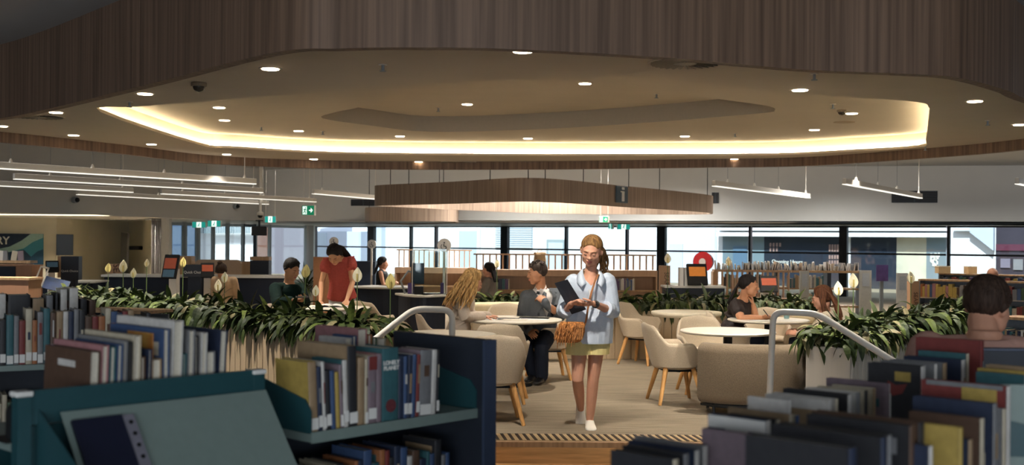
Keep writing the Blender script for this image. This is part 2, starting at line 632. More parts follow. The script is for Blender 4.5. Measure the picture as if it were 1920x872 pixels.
# enclosing walls out of view
mb = MB()
mb.box((-27, 14, 1.6), (0.2, 46, 4.2))
struct(mb.build('wall_side', GREY_WALL))
mb = MB()
mb.box((27, 6.6, 1.6), (0.2, 31, 4.2))
struct(mb.build('wall_side', GREY_WALL))
mb = MB()
mb.box((0, -9, 0.0), (54, 0.2, 0.8))
mb.box((0, -9, 3.15), (54, 0.2, 1.1))
mb.box((-17.5, -9, 1.5), (19, 0.2, 2.2))
mb.box((17.5, -9, 1.5), (19, 0.2, 2.2))
struct(mb.build('wall_back', GREY_WALL))

w = thing('window_12', None, None, (0, -9, 1.5))  # unseen window and wall opening, added to go with the rear fill lamp
w['kind'] = 'structure'
mb = MB()
for i in range(9):
    mb.box((-8 + i * 2, 0, 0), (0.08, 0.14, 2.2))
mb.build('window_frame', MULLION, w)
mb = MB(); mb.box((0, 0, 0), (16, 0.008, 2.2)); mb.build('pane', GLASS, w)
# ------------------------------------------------------------------ outside: street wall, shops
FACADE = mat('white_render', (226, 226, 230), rough=0.9, var=0.02, scale=1)
FACADE_S = mat('pale_blue_render', (184, 192, 208), rough=0.9, var=0.03, scale=1)
off = wn * 6.5
BA = Vector((WA[0], WA[1], 0)) + off - wd * 22
BB = Vector((WB[0], WB[1], 0)) + off + wd * 14
def ext_px(px):
    return on_line(px, (BA.x, BA.y), (BB.x, BB.y))
rzb = math.atan2(wd.y, wd.x)
def fbox(mb, px0, px1, z0, z1, proud=0.06, mi=0, base=None):
    a, b = ext_px(px0), ext_px(px1)
    c = (a + b) / 2 - wn * (proud / 2)
    L = (b - a).length
    mb.box((0, 0, 0), (L, proud, z1 - z0), mi, Matrix.Translation((c.x, c.y, (z0 + z1) / 2)) @ Matrix.Rotation(rzb, 4, 'Z'))
def zat(px, py):
    q = ext_px(px)
    u, v = unroll(px, py)
    return H - v * q.y / F
pave = MB()
pave.prism([(-60, 30), (50, 26), (50, 90), (-60, 90)], LOW - 0.12, LOW - 0.1)
struct(pave.build('pavement', mat('pale_paving', (196, 194, 190), rough=0.9, var=0.06)))
b = thing('street_building', 'long white rendered street building seen through the window wall', 'building', (0, 0, 0))
mb = MB()
wall_slab(mb, BA, ext_px(1343), LOW, 9.0, 0.3)
mb.build('facade', FACADE, b)
mb = MB(); fbox(mb, 600, 690, LOW, zat(640, 434), 0.5); mb.build('pale_blue_wing', FACADE_S, b)
mb = MB(); fbox(mb, 596, 626, LOW, zat(640, 437), 0.55); mb.build('roller_door', mat('grey_blue_shutter', (170, 186, 200), rough=0.7, var=0.06, scale=1, stretch=(12, 12, 1)), b)
mb = MB(); fbox(mb, 704, 723, LOW, 9, 0.3); mb.build('pilaster', FACADE_S, b)
mb = MB(); fbox(mb, 859, 902, LOW, zat(880, 428), 0.12); dfr = mb.build('door_surround', FACADE, b)
mb = MB(); fbox(mb, 864, 897, LOW, zat(880, 433), 0.14); mb.build('door_leaf', mat('pale_door', (180, 196, 210), rough=0.7), dfr)
for k in range(11):
    mb = MB()
    z = zat(968, 423 + k * 4.0)
    fbox(mb, 930 if k % 1 == 0 else 940, 999, z - 0.035, z + 0.035, 0.10)
    mb.build('louvre_blade', mat('louvre_grey', (196, 204, 214), rough=0.7), b)
mb = MB(); fbox(mb, 1027, 1060, LOW, zat(1040, 449), 0.10); wf = mb.build('window_surround', mat('grey_reveal', (150, 160, 164), rough=0.8), b)
mb = MB(); fbox(mb, 1031, 1058, LOW, zat(1040, 455), 0.12); mb.build('window_blind', mat('pale_blue_blind', (190, 202, 216), rough=0.8), wf)
mb = MB(); fbox(mb, 1256, 1281, LOW, zat(1270, 457), 0.05); mb.build('side_door', mat('pale_lilac', (196, 198, 216), rough=0.8), b)
mb = MB(); fbox(mb, 1283, 1342, LOW, 9, 0.05); mb.build('lilac_panel', mat('pale_lilac_wall', (206, 208, 222), rough=0.8), b)
# shop with white louvre awning
s = thing('street_building', 'dark glazed shopfront below white horizontal awning slats across the street', 'building')
mb = MB(); fbox(mb, 1345, 1780, LOW, 9.0, 0.02); mb.build('shop_wall', FACADE, s)
SHOPG = mat('dark_shop_glass', (44, 50, 62), rough=0.12, var=0.1, scale=1, spec=0.6)
SHOPG2 = mat('grey_blue_shop_glass', (120, 136, 146), rough=0.15, var=0.08, scale=1, spec=0.6)
mb = MB(); fbox(mb, 1356, 1434, LOW, zat(1400, 443), 0.05); g1 = mb.build('side_glazing', SHOPG2, s)
mb = MB(); fbox(mb, 1376, 1402, LOW, zat(1390, 462), 0.08); mb.build('shop_door', mat('shop_door_blue', (92, 116, 140), rough=0.4), g1)
mb = MB(); fbox(mb, 1434, 1576, LOW, zat(1500, 444), 0.06); mb.build('shop_window', SHOPG, s)
mb = MB(); fbox(mb, 1596, 1682, LOW, zat(1640, 445), 0.06); mb.build('shop_window', SHOPG, s)
mb = MB(); fbox(mb, 1682, 1738, LOW, zat(1700, 445), 0.05); mb.build('pale_pillar', mat('cream_pillar', (196, 190, 172), rough=0.8, var=0.08, scale=2), s)
mb = MB(); fbox(mb, 1738, 1776, LOW, zat(1750, 446), 0.06); mb.build('shop_window', SHOPG2, s)
for (y0, y1) in ((419, 424), (428, 433), (437, 444)):
    mb = MB(); fbox(mb, 1352, 1780, zat(1560, y1), zat(1560, y0 - 0.6), 0.5); mb.build('awning_slat', FACADE, s)
mb = MB()
for i, (px, py) in enumerate([(1446, 459), (1452, 459), (1458, 459), (1464, 459), (1446, 468), (1452, 468), (1458, 468)] + [(x, y) for x in (1557, 1562, 1567, 1572) for y in (462, 468, 482, 492)]):
    z = zat(px, py)
    fbox(mb, px - 1.6, px + 1.6, z - 0.07, z + 0.07, 0.08)
mb.build('price_lettering', mat('menu_marks', (150, 122, 116), rough=0.7), s)
mb = MB()
for i in range(26):
    px = 1746 + random.random() * 16
    py = 476 + random.random() * 24
    z = zat(px, py)
    fbox(mb, px - 1.4, px + 1.4, z - 0.06, z + 0.06, 0.09)
mb.build('window_decal', PAPER2, s)
q = ext_px(1478)
text_mesh('Opening Hours', 'shop_lettering', PAPER2, 0.19, 0.01, s, frame((q.x - wn.x * 0.09, q.y - wn.y * 0.09, zat(1478, 491)), wd, (0, 0, 1)))
# right end: bright gable and a dark shop
b2 = thing('street_building', 'bright white gabled corner building beside a dark purple shopfront', 'building')
mb = MB(); fbox(mb, 1782, 2300, LOW, 9, 0.04); mb.build('gable_wall', FACADE, b2)
mb = MB()
a, c1 = ext_px(1796), ext_px(1866)
mb.hexa([Vector((ext_px(1822).x, ext_px(1822).y, zat(1822, 436))) - wn * t for t in (0.05, 0.3)] + [Vector((c1.x, c1.y, zat(1866, 470))) - wn * t for t in (0.3, 0.05)],
        [Vector((ext_px(1822).x, ext_px(1822).y, zat(1822, 418))) - wn * t for t in (0.05, 0.3)] + [Vector((c1.x, c1.y, zat(1866, 418))) - wn * t for t in (0.3, 0.05)])
mb.build('gable_soffit', FACADE_S, b2)
mb = MB(); fbox(mb, 1790, 1830, zat(1810, 433), zat(1810, 424), 0.25); mb.build('wall_unit', mat('pale_box', (206, 212, 226), rough=0.6), b2)
mb = MB(); fbox(mb, 1869, 2100, LOW, 9, 0.12); pf = mb.build('purple_shopfront', mat('plum_shopfront', (58, 52, 62), rough=0.4, var=0.1, scale=1), b2)
mb = MB(); fbox(mb, 1869, 2100, zat(1890, 470), zat(1890, 458), 0.16); mb.build('fascia', mat('maroon_fascia', (88, 40, 58), rough=0.5), pf)
mb = MB(); fbox(mb, 1878, 1896, zat(1886, 502), zat(1886, 485), 0.16); mb.build('poster', mat('grey_poster', (120, 112, 128), rough=0.6), pf)
mb = MB(); fbox(mb, 1902, 1920, zat(1910, 506), zat(1910, 486), 0.16); mb.build('poster', mat('grey_poster2', (128, 126, 130), rough=0.6), pf)
# brick building beyond the entrance glass
b3 = thing('street_building', 'red brown brick wall outside the glass entrance', 'building')
BRICK = mat('red_brown_brick', (112, 78, 66), rough=0.9, var=0.12, scale=14)
mb = MB()
q0, q1 = P(476, 470, 52), P(508, 470, 52)
wall_slab(mb, q0, q1, LOW, 6, 0.6)
mb.build('brick_wall', BRICK, b3)
mb = MB()
q0, q1 = P(508, 470, 51), P(576, 470, 50)
wall_slab(mb, q0, q1, LOW, 6, 0.6)
mb.build('reflection_slab', mat('mauve_reflection', (118, 112, 122), rough=0.8, var=0.05, scale=1, stretch=(6, 6, 0.2)), b3)  # streaked slab added for the grey purple reflection in the glass partition
b4 = thing('street_building', 'white building with a slatted screen band outside the entrance doors', 'building')
mb = MB()
q0, q1 = P(372, 470, 53), P(476, 470, 53)
wall_slab(mb, q0, q1, LOW, 8, 0.5)
mb.build('white_wall', FACADE, b4)
for k in range(34):
    px = 366 + k * 3.1
    q = P(px, 430, 52.6)
    mb = MB(); mb.box((q.x, q.y, (P(px, 438, 52.6).z + P(px, 420, 52.6).z) / 2), (0.035, 0.1, 0.42))
    mb.build('screen_slat', mat('blue_grey_slat', (120, 140, 150), rough=0.7), b4)
b5 = thing('street_building', 'dark blue building beside the entrance doors', 'building')
mb = MB()
q0, q1 = P(300, 470, 52), P(368, 470, 52)
wall_slab(mb, q0, q1, LOW, 8, 0.5)
mb.build('dark_wall', mat('dark_blue_wall', (48, 66, 92), rough=0.6, var=0.1, scale=1), b5)

# ------------------------------------------------------------------ light
world = bpy.data.worlds.new('world')
scene.world = world
world.use_nodes = True
bg = world.node_tree.nodes['Background']
bg.inputs['Color'].default_value = (0.76, 0.82, 1.0, 1)
bg.inputs['Strength'].default_value = 1.5
sun_d = bpy.data.lights.new('sun', 'SUN')
sun_d.energy = 6.2
sun_d.angle = 0.01
sun = bpy.data.objects.new('sun', sun_d)
COL.objects.link(sun)
sun.rotation_euler = Vector((0.25, 0.62, -0.75)).to_track_quat('-Z', 'Y').to_euler()

def spot_lamp(loc, power, col=(1.0, 0.92, 0.82), ang=1.75, r=0.05):
    d = bpy.data.lights.new('spot_beam', 'SPOT')
    d.energy = power
    d.color = col
    d.spot_size = ang
    d.spot_blend = 0.6
    d.shadow_soft_size = r
    o = bpy.data.objects.new('spot_beam', d)
    COL.objects.link(o)
    o.location = loc
    return o
# ------------------------------------------------------------------ ceiling fixtures
RIMW = mat('downlight_trim_white', (214, 206, 192), rough=0.5, var=0.01)
def make_downlight(loc, label, group, r=0.085):
    t = thing('downlight', label, 'ceiling light', loc, 0, group)
    mb = MB()
    mb.lathe([(r * 0.8, -0.004), (r, -0.006), (r * 1.12, -0.001), (r * 1.1, 0.0)], 24)
    mb.build('trim_ring', RIMW, t, smooth=True)
    mb = MB()
    mb.cyl((0, 0), r * 0.82, -0.012, -0.005, 20)
    mb.build('lens', LAMP, t)
    return t
dl_outer = [(3, 236), (105, 210), (138, 253), (272, 175), (284, 270), (425, 289), (507, 128), (588, 298), (785, 303), (940, 305), (980, 95), (1143, 302), (1377, 298), (1485, 118), (1500, 168), (1622, 297), (1795, 282), (1828, 189), (1912, 233)]
dl_mid = [(411, 201), (421, 225), (560, 245), (750, 255), (990, 259), (1284, 255), (1527, 243), (1597, 212)]
dl_in = [(876, 195), (1097, 156)]
proto = None
lit = []
def ring_label(i, k, where):
    return 'round lit downlight %s, %s counted from the left' % (where, ORD[i])
for lst, z, where, grp in ((dl_outer, 3.0, 'in the outer timber-rimmed ceiling', 'outer ceiling downlights'), (dl_mid, 3.22, 'inside the glowing ceiling recess', 'recess downlights'), (dl_in, 3.45, 'in the innermost ceiling recess', 'inner recess downlights')):
    for i, (px, py) in enumerate(sorted(lst)):
        q = G(px, py, z)
        lab = ring_label(i, len(lst), where)
        if len(lst) == 2:
            lab = ['small lit downlight in the innermost ceiling recess, further from the camera', 'lit downlight in the innermost ceiling recess, above the walking woman'][i]
        if proto is None:
            proto = make_downlight(q, lab, grp)
        else:
            dup(proto, q, 0, lab, grp)
        lit.append((q.x, q.y, z - 0.03))
for x, y, z in lit:
    if (y < 8.9 and abs(x) < 2.6) or (y > 18.2 and abs(x) < 2.3):
        continue
    spot_lamp((x, y, z), 300 if y < 16.5 else 60, ang=1.5)
# the downlights along the near rim are tilted towards the seating
for (px, py), aim, pw_ in (((507, 128), (-.6, 12.0, 1.0), 150), ((980, 95), (.7, 9.9, 1.1), 210), ((1485, 118), (2.0, 12.0, 1.0), 150), ((1500, 168), (2.6, 12.5, .9), 110)):
    q = G(px, py, 3.0)
    l = spot_lamp((q.x, q.y, 2.96), pw_, ang=1.15)
    l.rotation_euler = (Vector(aim) - Vector((q.x, q.y, 2.96))).to_track_quat('-Z', 'Y').to_euler()
# extra spots added across the hall to raise its light, without fixtures
for x, y in ((-14, 22), (0.5, 22.5), (-0.5, 24), (3, 24), (7, 22), (-0.5, 26.5), (1.5, 27.5), (0, 29), (4, 28.5), (8, 27), (12, 25), (11, 19), (-11, 18), (15, 22)):
    spot_lamp((x, y, 3.58), 380, (1.0, 0.96, 0.91), 2.75)
# unseen spots added to brighten the far bulkhead wall, no fixtures
for A_w, B_w, nw_, sgn in ((FA, ext, 9, -1),):
    for k in range(nw_):
        u = (k + .5) / nw_
        x, y = A_w[0] + (B_w[0] - A_w[0]) * u, A_w[1] + (B_w[1] - A_w[1]) * u
        dx, dy = B_w[0] - A_w[0], B_w[1] - A_w[1]
        L_ = math.hypot(dx, dy)
        nx, ny = dy / L_, -dx / L_
        l = spot_lamp((x + nx * 4.2, y + ny * 4.2, 3.56), 42 if sgn < 0 else 20, (1.0, 0.97, 0.93), 2.2)
        l.rotation_euler = Vector((-nx, -ny, -.30)).to_track_quat('-Z', 'Y').to_euler()
# bare spots added out of view to lift the timber face of the canopy
for x, y, tx, ty in ((-5, 2.5, -4.5, 10.5), (-1.5, 1.5, -1.0, 7.3), (1.5, 1.5, 1.0, 7.4), (4.5, 2.0, 4.2, 9.0)):
    l = spot_lamp((x, y, 3.3), 10, (1.0, 0.92, 0.82), 1.3)
    l.rotation_euler = (Vector((tx, ty, 3.3)) - Vector((x, y, 3.3))).to_track_quat('-Z', 'Y').to_euler()
# soft area lamp added behind the camera as frontal fill
al = bpy.data.lights.new('rear_fill', 'AREA')
al.shape = 'RECTANGLE'
al.size, al.size_y = 16.0, 2.2
al.energy = 400
al.color = (0.92, 0.96, 1.0)
o = bpy.data.objects.new('rear_fill', al)
COL.objects.link(o)
o.location = (0, -8.7, 1.5)
o.rotation_euler = (PI / 2, 0, 0)

def make_diffuser(loc, r, label):
    t = thing('air_diffuser', label, 'air vent', loc, 0, 'round swirl air diffusers')
    mb = MB()
    mb.lathe([(r * 0.93, -0.004), (r * 0.97, -0.014), (r, -0.008), (r * 1.0, 0.0)], 40)
    mb.build('outer_ring', CREAM, t, smooth=True)
    mb = MB()
    mb.cyl((0, 0), r * 0.94, -0.003, -0.001, 40)
    mb.build('dark_throat', BLACK, t)
    mb = MB()
    for k in range(28):
        a = 2 * PI * k / 28
        M = Matrix.Rotation(a, 4, 'Z') @ Matrix.Rotation(0.5, 4, 'X')
        mb.box((r * 0.62, 0, -0.012), (r * 0.6, r * 0.075, 0.003), 0, M)
    mb.lathe([(0.001, -0.014), (r * 0.3, -0.014), (r * 0.32, -0.004), (0.001, -0.004)], 24)
    mb.build('swirl_vanes', mat('vane_paint', (150, 138, 118), rough=0.5), t)
    return t
make_diffuser(G(1285, 117, 3.0), 0.29, 'large round swirl air diffuser beside the near timber ceiling rim')
make_diffuser(G(72, 218, 3.0), 0.29, 'round swirl air diffuser at the left end of the ceiling')
make_diffuser(G(1893, 271, 3.0), 0.29, 'round swirl air diffuser at the right end of the ceiling')
make_diffuser(G(862, 304, 3.0), 0.34, 'round swirl air diffuser above the pendant timber ring')

def make_sprinkler(loc, label):
    t = thing('sprinkler', label, 'sprinkler', loc, 0, 'ceiling sprinklers')
    mb = MB(); mb.cyl((0, 0), 0.035, -0.006, 0, 16); mb.build('escutcheon', RIMW, t)
    mb = MB(); mb.cyl((0, 0), 0.012, -0.05, -0.006, 8); mb.build('nozzle', GREY_METAL, t)
    mb = MB(); mb.cyl((0, 0), 0.026, -0.056, -0.05, 12); mb.build('deflector', GREY_METAL, t)
    return t
sp = [(243, 191, 3.0), (490, 238, 3.22), (605, 246, 3.22), (718, 121, 3.0), (822, 202, 3.45), (1231, 176, 3.45), (1378, 250, 3.22), (1527, 138, 3.0), (1562, 195, 3.22), (1735, 275, 3.0), (1852, 226, 3.0)]
pr = None
for i, (px, py, z) in enumerate(sp):
    lab = 'small metal fire sprinkler hanging from the cream ceiling, %s counted from the left' % ORD[i]
    pr = make_sprinkler(G(px, py, z), lab) if pr is None else pr
    if i:
        dup(pr, G(px, py, z), 0, lab)
def make_dome(loc, label, k=1.0):
    t = thing('ceiling_dome', label, 'detector', loc, 0)
    mb = MB(); mb.cyl((0, 0), 0.07 * k, -0.035 * k, 0, 20); mb.build('housing', mat('beige_plastic', (150, 134, 110), rough=0.5), t, bevel=0.006)
    mb = MB(); mb.sphere((0, 0, -0.035 * k), (0.055 * k, 0.055 * k, 0.05 * k), 16, 10); mb.build('dome', mat('smoke_dome', (70, 62, 52), rough=0.2), t, smooth=True)
make_dome(G(373, 155, 3.0), 'dome shaped detector on the ceiling beside the near timber rim')
make_dome(G(1578, 206, 3.22), 'dome camera on the ceiling recess near its lit right end', 0.8)
make_dome(G(1258, 302, 3.0), 'small dome sensor on the ceiling above the far pendant ring', 0.8)
mb = MB(); q = G(1583, 229, 3.22); mb.cyl((0, 0), 0.14, -0.004, 0, 28)
tag(mb.build('ceiling_plate', mat('plate_paint', (172, 152, 124), rough=0.8), None, loc=q), 'flat round access plate in the ceiling recess near its right end', 'access plate')

# ------------------------------------------------------------------ linear pendant lights
PZ = 2.55
def pend(px, py):
    return G(px, py, PZ)
lin_px = [((-60, 312.9), (479, 345.5), 'long white linear pendant light, highest and front of the group near the meeting room'),
          ((26, 336), (492, 361.5), 'white linear pendant light, second row down beside the meeting room bulkhead'),
          ((-60, 346.2), (249, 361), 'short white linear pendant light at the far left by the bulkhead wall'),
          ((144, 365), (503, 383.5), 'lowest white linear pendant light close to the meeting room bulkhead'),
          ((302, 363.7), (592, 379), 'white linear pendant light ending above the green exit sign'),
          ((587, 363.5), (712, 374.5), 'white linear pendant light partly behind the timber ring'),
          ((1338, 349), (1517, 371.5), 'short white linear pendant light beside the right end of the timber ring'),
          ((1583, 345.5), (1727, 372), 'short white linear pendant light in front of the dark wall vent'),
          ((1907, 345), (2060, 376), 'white linear pendant light cut by the right edge of the photo')]
for (a, b, lab) in lin_px:
    A, B = pend(*a), pend(*b)
    mid_ = (A + B) / 2
    L = (B - A).length
    t = thing('linear_pendant_light', lab, 'pendant light', (mid_.x, mid_.y, PZ), math.atan2(B.y - A.y, B.x - A.x), 'linear pendant lights')
    mb = MB(); mb.box((0, 0, 0.05), (L, 0.06, 0.09)); mb.build('body', WHITE_METAL, t, bevel=0.003)
    mb = MB(); mb.box((0, 0, 0.002), (L - 0.02, 0.075, 0.012)); mb.build('diffuser', TUBE, t)
    mb = MB(); mb.box((0, 0, 0.0955), (L - 0.02, 0.04, 0.001)); mb.build('uplight', UPLIGHT, t)
    nwire = 2 if L < 5 else 4
    for k in range(nwire):
        x = -L / 2 + 0.12 * L + (L * 0.76) * k / (nwire - 1)
        if k == nwire - 1:
            x = L / 2 - 0.25
        mb = MB(); mb.tube([(x, 0, 0.09), (x, 0, 3.64 - PZ)], 0.004 if k < nwire - 1 else 0.009, 6)
        w = mb.build('suspension_wire', GREY_METAL if k < nwire - 1 else WHITE_METAL, t)
        mb = MB(); mb.lathe([(0.001, 0.155), (0.012, 0.15), (0.03, 0.095), (0.001, 0.095)], 10, 0, Matrix.Translation((x, 0, 0)))
        mb.build('wire_grip', WHITE_METAL, w)

# ------------------------------------------------------------------ hanging timber ring with the information sign
zb = 2.30
ring_px = [(704, 386), (850, 382), (930, 379), (990, 378), (1060, 380.5), (1163, 387.5), (1250, 393), (1326, 398.5), (1336, 401), (1320, 402), (1250, 402.5), (1100, 401.5), (990, 399.5), (850, 393.5), (760, 389)]
ringo = spline([G(x, y, zb) for x, y in ring_px], True, 6)
ringi = offset(ringo, -0.07)
RINGT = mat('grey_walnut_veneer', (138, 118, 102), rough=0.55, var=0.10, scale=1.0, stretch=(18, 18, 0.5), c2=(160, 140, 122), detail=5)
t = thing('pendant_timber_ring', 'large hanging walnut timber ring with an information sign above the desk', 'ceiling feature')
n = len(ringo)
mb = MB()
ribbon(mb, ringo, zb, zb + 0.42)
ribbon(mb, ringi, zb, zb + 0.42)
for z in (zb, zb + 0.42):
    mb.add([Vector((p.x, p.y, z)) for p in ringo + ringi], [(i, (i + 1) % n, n + (i + 1) % n, n + i) for i in range(n)])
mb.build('ring_band', RINGT, t, smooth=True, auto=0.6)
for px in (731, 763, 831, 921, 989, 1022, 1092, 1175, 1229, 1326, 1332):
    best = min(ringo, key=lambda p: abs(CX + F * p.x / p.y - px) + (0 if p.y < 26.5 else 20))
    mb = MB(); mb.tube([(best.x, best.y, zb + 0.4), (best.x, best.y, 3.66)], 0.008, 6)
    mb.build('suspension_cable', BLACK, t)
A, B = G(1100, 383.5, zb), G(1250, 393, zb)
dirv = (B - A); dirv.z = 0; dirv.normalize()
nrm = Vector((dirv.y, -dirv.x, 0))
c = G(1164, 387.5, zb) + nrm * 0.02
c.z = 2.54
s = thing('information_sign', 'square grey information sign with a white letter i on the timber ring', 'sign', c, math.atan2(dirv.y, dirv.x))
mb = MB(); mb.box((0, 0, 0), (0.50, 0.03, 0.34)); mb.build('sign_plate', mat('slate_sign', (70, 86, 96), rough=0.4), s, bevel=0.03)
mb = MB(); mb.box((0.02, -0.02, -0.035), (0.10, 0.01, 0.20)); mb.box((-0.03, -0.02, 0.055), (0.10, 0.01, 0.025)); mb.box((0.02, -0.02, 0.12), (0.10, 0.01, 0.05)); mb.build('letter', PAPER2, s)
# second hanging ring behind
t = thing('pendant_timber_ring', 'smaller hanging walnut ring seen behind the large timber ring', 'ceiling feature')
z2 = 2.09
o2 = spline([G(x, y, z2) for x, y in [(685, 415.6), (720, 414.8), (780, 414.6), (840, 415.2), (856, 416.4), (850, 419), (770, 421), (700, 419)]], True, 6)
i2 = offset(o2, -0.07)
n = len(o2)
mb = MB()
ribbon(mb, o2, z2, z2 + 0.38); ribbon(mb, i2, z2, z2 + 0.38)
for z in (z2, z2 + 0.38):
    mb.add([Vector((p.x, p.y, z)) for p in o2 + i2], [(i, (i + 1) % n, n + (i + 1) % n, n + i) for i in range(n)])
mb.build('ring_band', RINGT, t, smooth=True, auto=0.6)
for k in (2, n // 3, 2 * n // 3):
    mb = MB(); mb.tube([(o2[k].x, o2[k].y, z2 + 0.36), (o2[k].x, o2[k].y, 3.66)], 0.008, 6); mb.build('suspension_cable', BLACK, t)

# ------------------------------------------------------------------ exit signs
GREEN = mat('exit_green', (20, 120, 84), rough=0.5, emit=0.55)
GREEN_T = mat('exit_teal', (30, 150, 140), rough=0.5, emit=0.5)
EXW = mat('exit_white', (225, 240, 232), rough=0.5, emit=0.9)
def exit_sign(px, py, d, w, h, label, style=0, yaw=0.15, wire=True):
    c = P(px, py, d)
    t = thing('exit_sign', label, 'exit sign', c, yaw)
    mb = MB(); mb.box((0, 0, 0), (w, 0.07, h)); mb.build('case', WHITE_METAL, t, bevel=0.006)
    mb = MB()
    if style == 0:
        mb.box((0, -0.038, 0), (w * 0.94, 0.006, h * 0.9))
        mb.build('green_panel', GREEN, t)
        mb = MB()
        mb.box((-w * 0.24, -0.043, 0), (w * 0.32, 0.004, h * 0.78))                      # doorway
        mb.hexa([(w * 0.10, -0.041, -h * 0.05), (w * 0.28, -0.041, -h * 0.05), (w * 0.28, -0.046, -h * 0.05), (w * 0.10, -0.046, -h * 0.05)],
                [(w * 0.10, -0.041, h * 0.05), (w * 0.28, -0.041, h * 0.05), (w * 0.28, -0.046, h * 0.05), (w * 0.10, -0.046, h * 0.05)])
        mb.add([(w * 0.24, -0.046, h * 0.26), (w * 0.40, -0.046, 0), (w * 0.24, -0.046, -h * 0.26)], [(0, 1, 2)])
        mb.build('arrow_and_door', EXW, t)
        mb = MB()
        mb.sphere((-w * 0.18, -0.047, h * 0.24), (h * 0.07, 0.003, h * 0.07), 10, 6)
        for a, b in (((-w * .20, h * .15), (-w * .24, -h * .08)), ((-w * .20, h * .12), (-w * .11, h * .02)), ((-w * .21, h * .12), (-w * .31, h * .05)), ((-w * .24, -h * .08), (-w * .15, -h * .18)), ((-w * .15, -h * .18), (-w * .17, -h * .33)), ((-w * .24, -h * .08), (-w * .33, -h * .28))):
            mb.tube([(a[0], -0.047, a[1]), (b[0], -0.047, b[1])], h * 0.045, 6)
        mb.build('running_figure', GREEN, t)
    else:
        for s in (-1, 1):
            mb.box((s * w * 0.33, -0.038, 0), (w * 0.28, 0.006, h * 0.96))
        mb.build('green_panel', GREEN_T, t)
        mb = MB(); mb.box((0, -0.038, 0), (w * 0.34, 0.006, h * 0.96)); mb.build('white_panel', EXW, t)
        mb = MB()
        mb.sphere((w * 0.04, -0.043, h * 0.26), (h * 0.1, 0.003, h * 0.1), 10, 6)
        for a, b in (((0.02, .15), (-0.02, -.05)), ((0.0, .1), (0.1, -.02)), ((-0.02, -.05), (0.05, -.36)), ((-0.02, -.05), (-0.1, -.3))):
            mb.tube([(a[0] * w, -0.043, a[1] * h), (b[0] * w, -0.043, b[1] * h)], h * 0.06, 6)
        mb.build('running_figure', GREEN_T, t)
    if wire:
        mb = MB()
        for s in (-1, 1):
            mb.tube([(s * w * 0.4, 0, h / 2), (s * w * 0.4, 0, wire if wire is not True else 3.64 - c.z)], 0.006, 6)
        mb.build('hanging_rods', WHITE_METAL, t)
exit_sign(579, 394.5, 24, 0.31, 0.22, 'hanging green exit sign with an arrow below the linear pendants', 0, -0.35)
exit_sign(507, 411.5, 30, 0.30, 0.17, 'green exit sign with an arrow near the glass entrance', 1, 0.1, 1.3)
exit_sign(374, 421.5, 33, 0.44, 0.17, 'teal and white exit sign above the entrance doors, the lower of the pair', 1, -0.2, 0.2)
exit_sign(402.5, 419.5, 31, 0.40, 0.17, 'teal and white exit sign above the entrance doors, the higher of the pair', 1, -0.2, 0.12)
exit_sign(1133, 411.5, 28, 0.26, 0.16, 'green exit sign hanging under the timber ring', 0, -0.6)
exit_sign(1169, 424.5, 34, 0.40, 0.19, 'teal and white exit sign at the window head behind the walking woman', 1, 0.1, 0.1)
exit_sign(1146, 424, 33, 0.16, 0.18, 'modelled reflection of a green and white exit sign at the window head', 1, -0.9, 0.1)  # glowing sign built where a reflection of another one shows

# ------------------------------------------------------------------ wall vents and cameras
def wall_vent(px, py0, py1, px0, px1, label, A=FA, B=FB):
    a, b = on_line(px0, A, B), on_line(px1, A, B)
    c = (a + b) / 2
    d = (b - a)
    yaw = math.atan2(d.y, d.x)
    z0, z1 = P((px0 + px1) / 2, py1, c.y).z, P((px0 + px1) / 2, py0, c.y).z
    nn = Vector((math.sin(yaw), -math.cos(yaw), 0))
    t = thing('wall_vent', label, 'wall vent', Vector((c.x, c.y, (z0 + z1) / 2)) + nn * 0.02, yaw)
    w, h = d.length, z1 - z0
    mb = MB(); mb.box((0, 0.005, 0), (w, 0.02, h)); mb.build('dark_recess', BLACK, t)
    mb = MB()
    for k in range(7):
        mb.box((0, -0.012, -h / 2 + h * (k + 0.5) / 7), (w * 0.97, 0.012, h * 0.06))
    mb.build('louvre_bars', mat('vent_bar', (58, 62, 68), rough=0.5), t)
    mb = MB(); mb.box((0, -0.014, 0), (0.03, 0.016, h)); mb.build('centre_bar', mat('vent_bar', (58, 62, 68)), t)
wall_vent(680, 374, 386, 658, 704, 'dark rectangular wall vent beside the left end of the timber ring')
wall_vent(1340, 361, 381, 1334, 1347, 'small grey wall vent just past the right end of the timber ring')
wall_vent(1714, 358, 380, 1671, 1757, 'wide dark wall vent behind the right linear pendant')
def wall_cam(px, py, label):
    a = on_line(px, LA, LB)
    q = P(px, py, a.y)
    yaw = math.atan2(LB[1] - LA[1], LB[0] - LA[0])
    t = thing('wall_camera', label, 'camera', q + Vector((0.06, -0.03, 0)), yaw)
    mb = MB(); mb.tube([(0, 0.03, 0), (0, -0.05, 0)], 0.075, 14); mb.build('housing', GREY_METAL, t)
    mb = MB(); mb.sphere((0.01, -0.07, 0), 0.055, 12, 8); mb.build('lens', BLACK, t, smooth=True)
wall_cam(136, 375, 'round wall camera on the bulkhead above the meeting room artwork')
wall_cam(438, 387, 'round wall camera on the bulkhead near the entrance')
t = thing('dome_camera', 'white dome camera on a tall ceiling pole near the entrance', 'camera', P(488, 404, 27))
c = t.location
mb = MB(); mb.tube([(0, 0, 0.08), (0, 0, 3.64 - c.z)], 0.035, 10); mb.build('pole', WHITE_METAL, t)
mb = MB(); mb.lathe([(0.03, 0.1), (0.08, 0.07), (0.085, 0.0), (0.001, 0.0)], 16); mb.build('housing', WHITE_METAL, t, smooth=True)
mb = MB(); mb.sphere((0, 0, -0.005), (0.06, 0.06, 0.06), 14, 8); mb.build('lens_dome', BLACK, t, smooth=True)
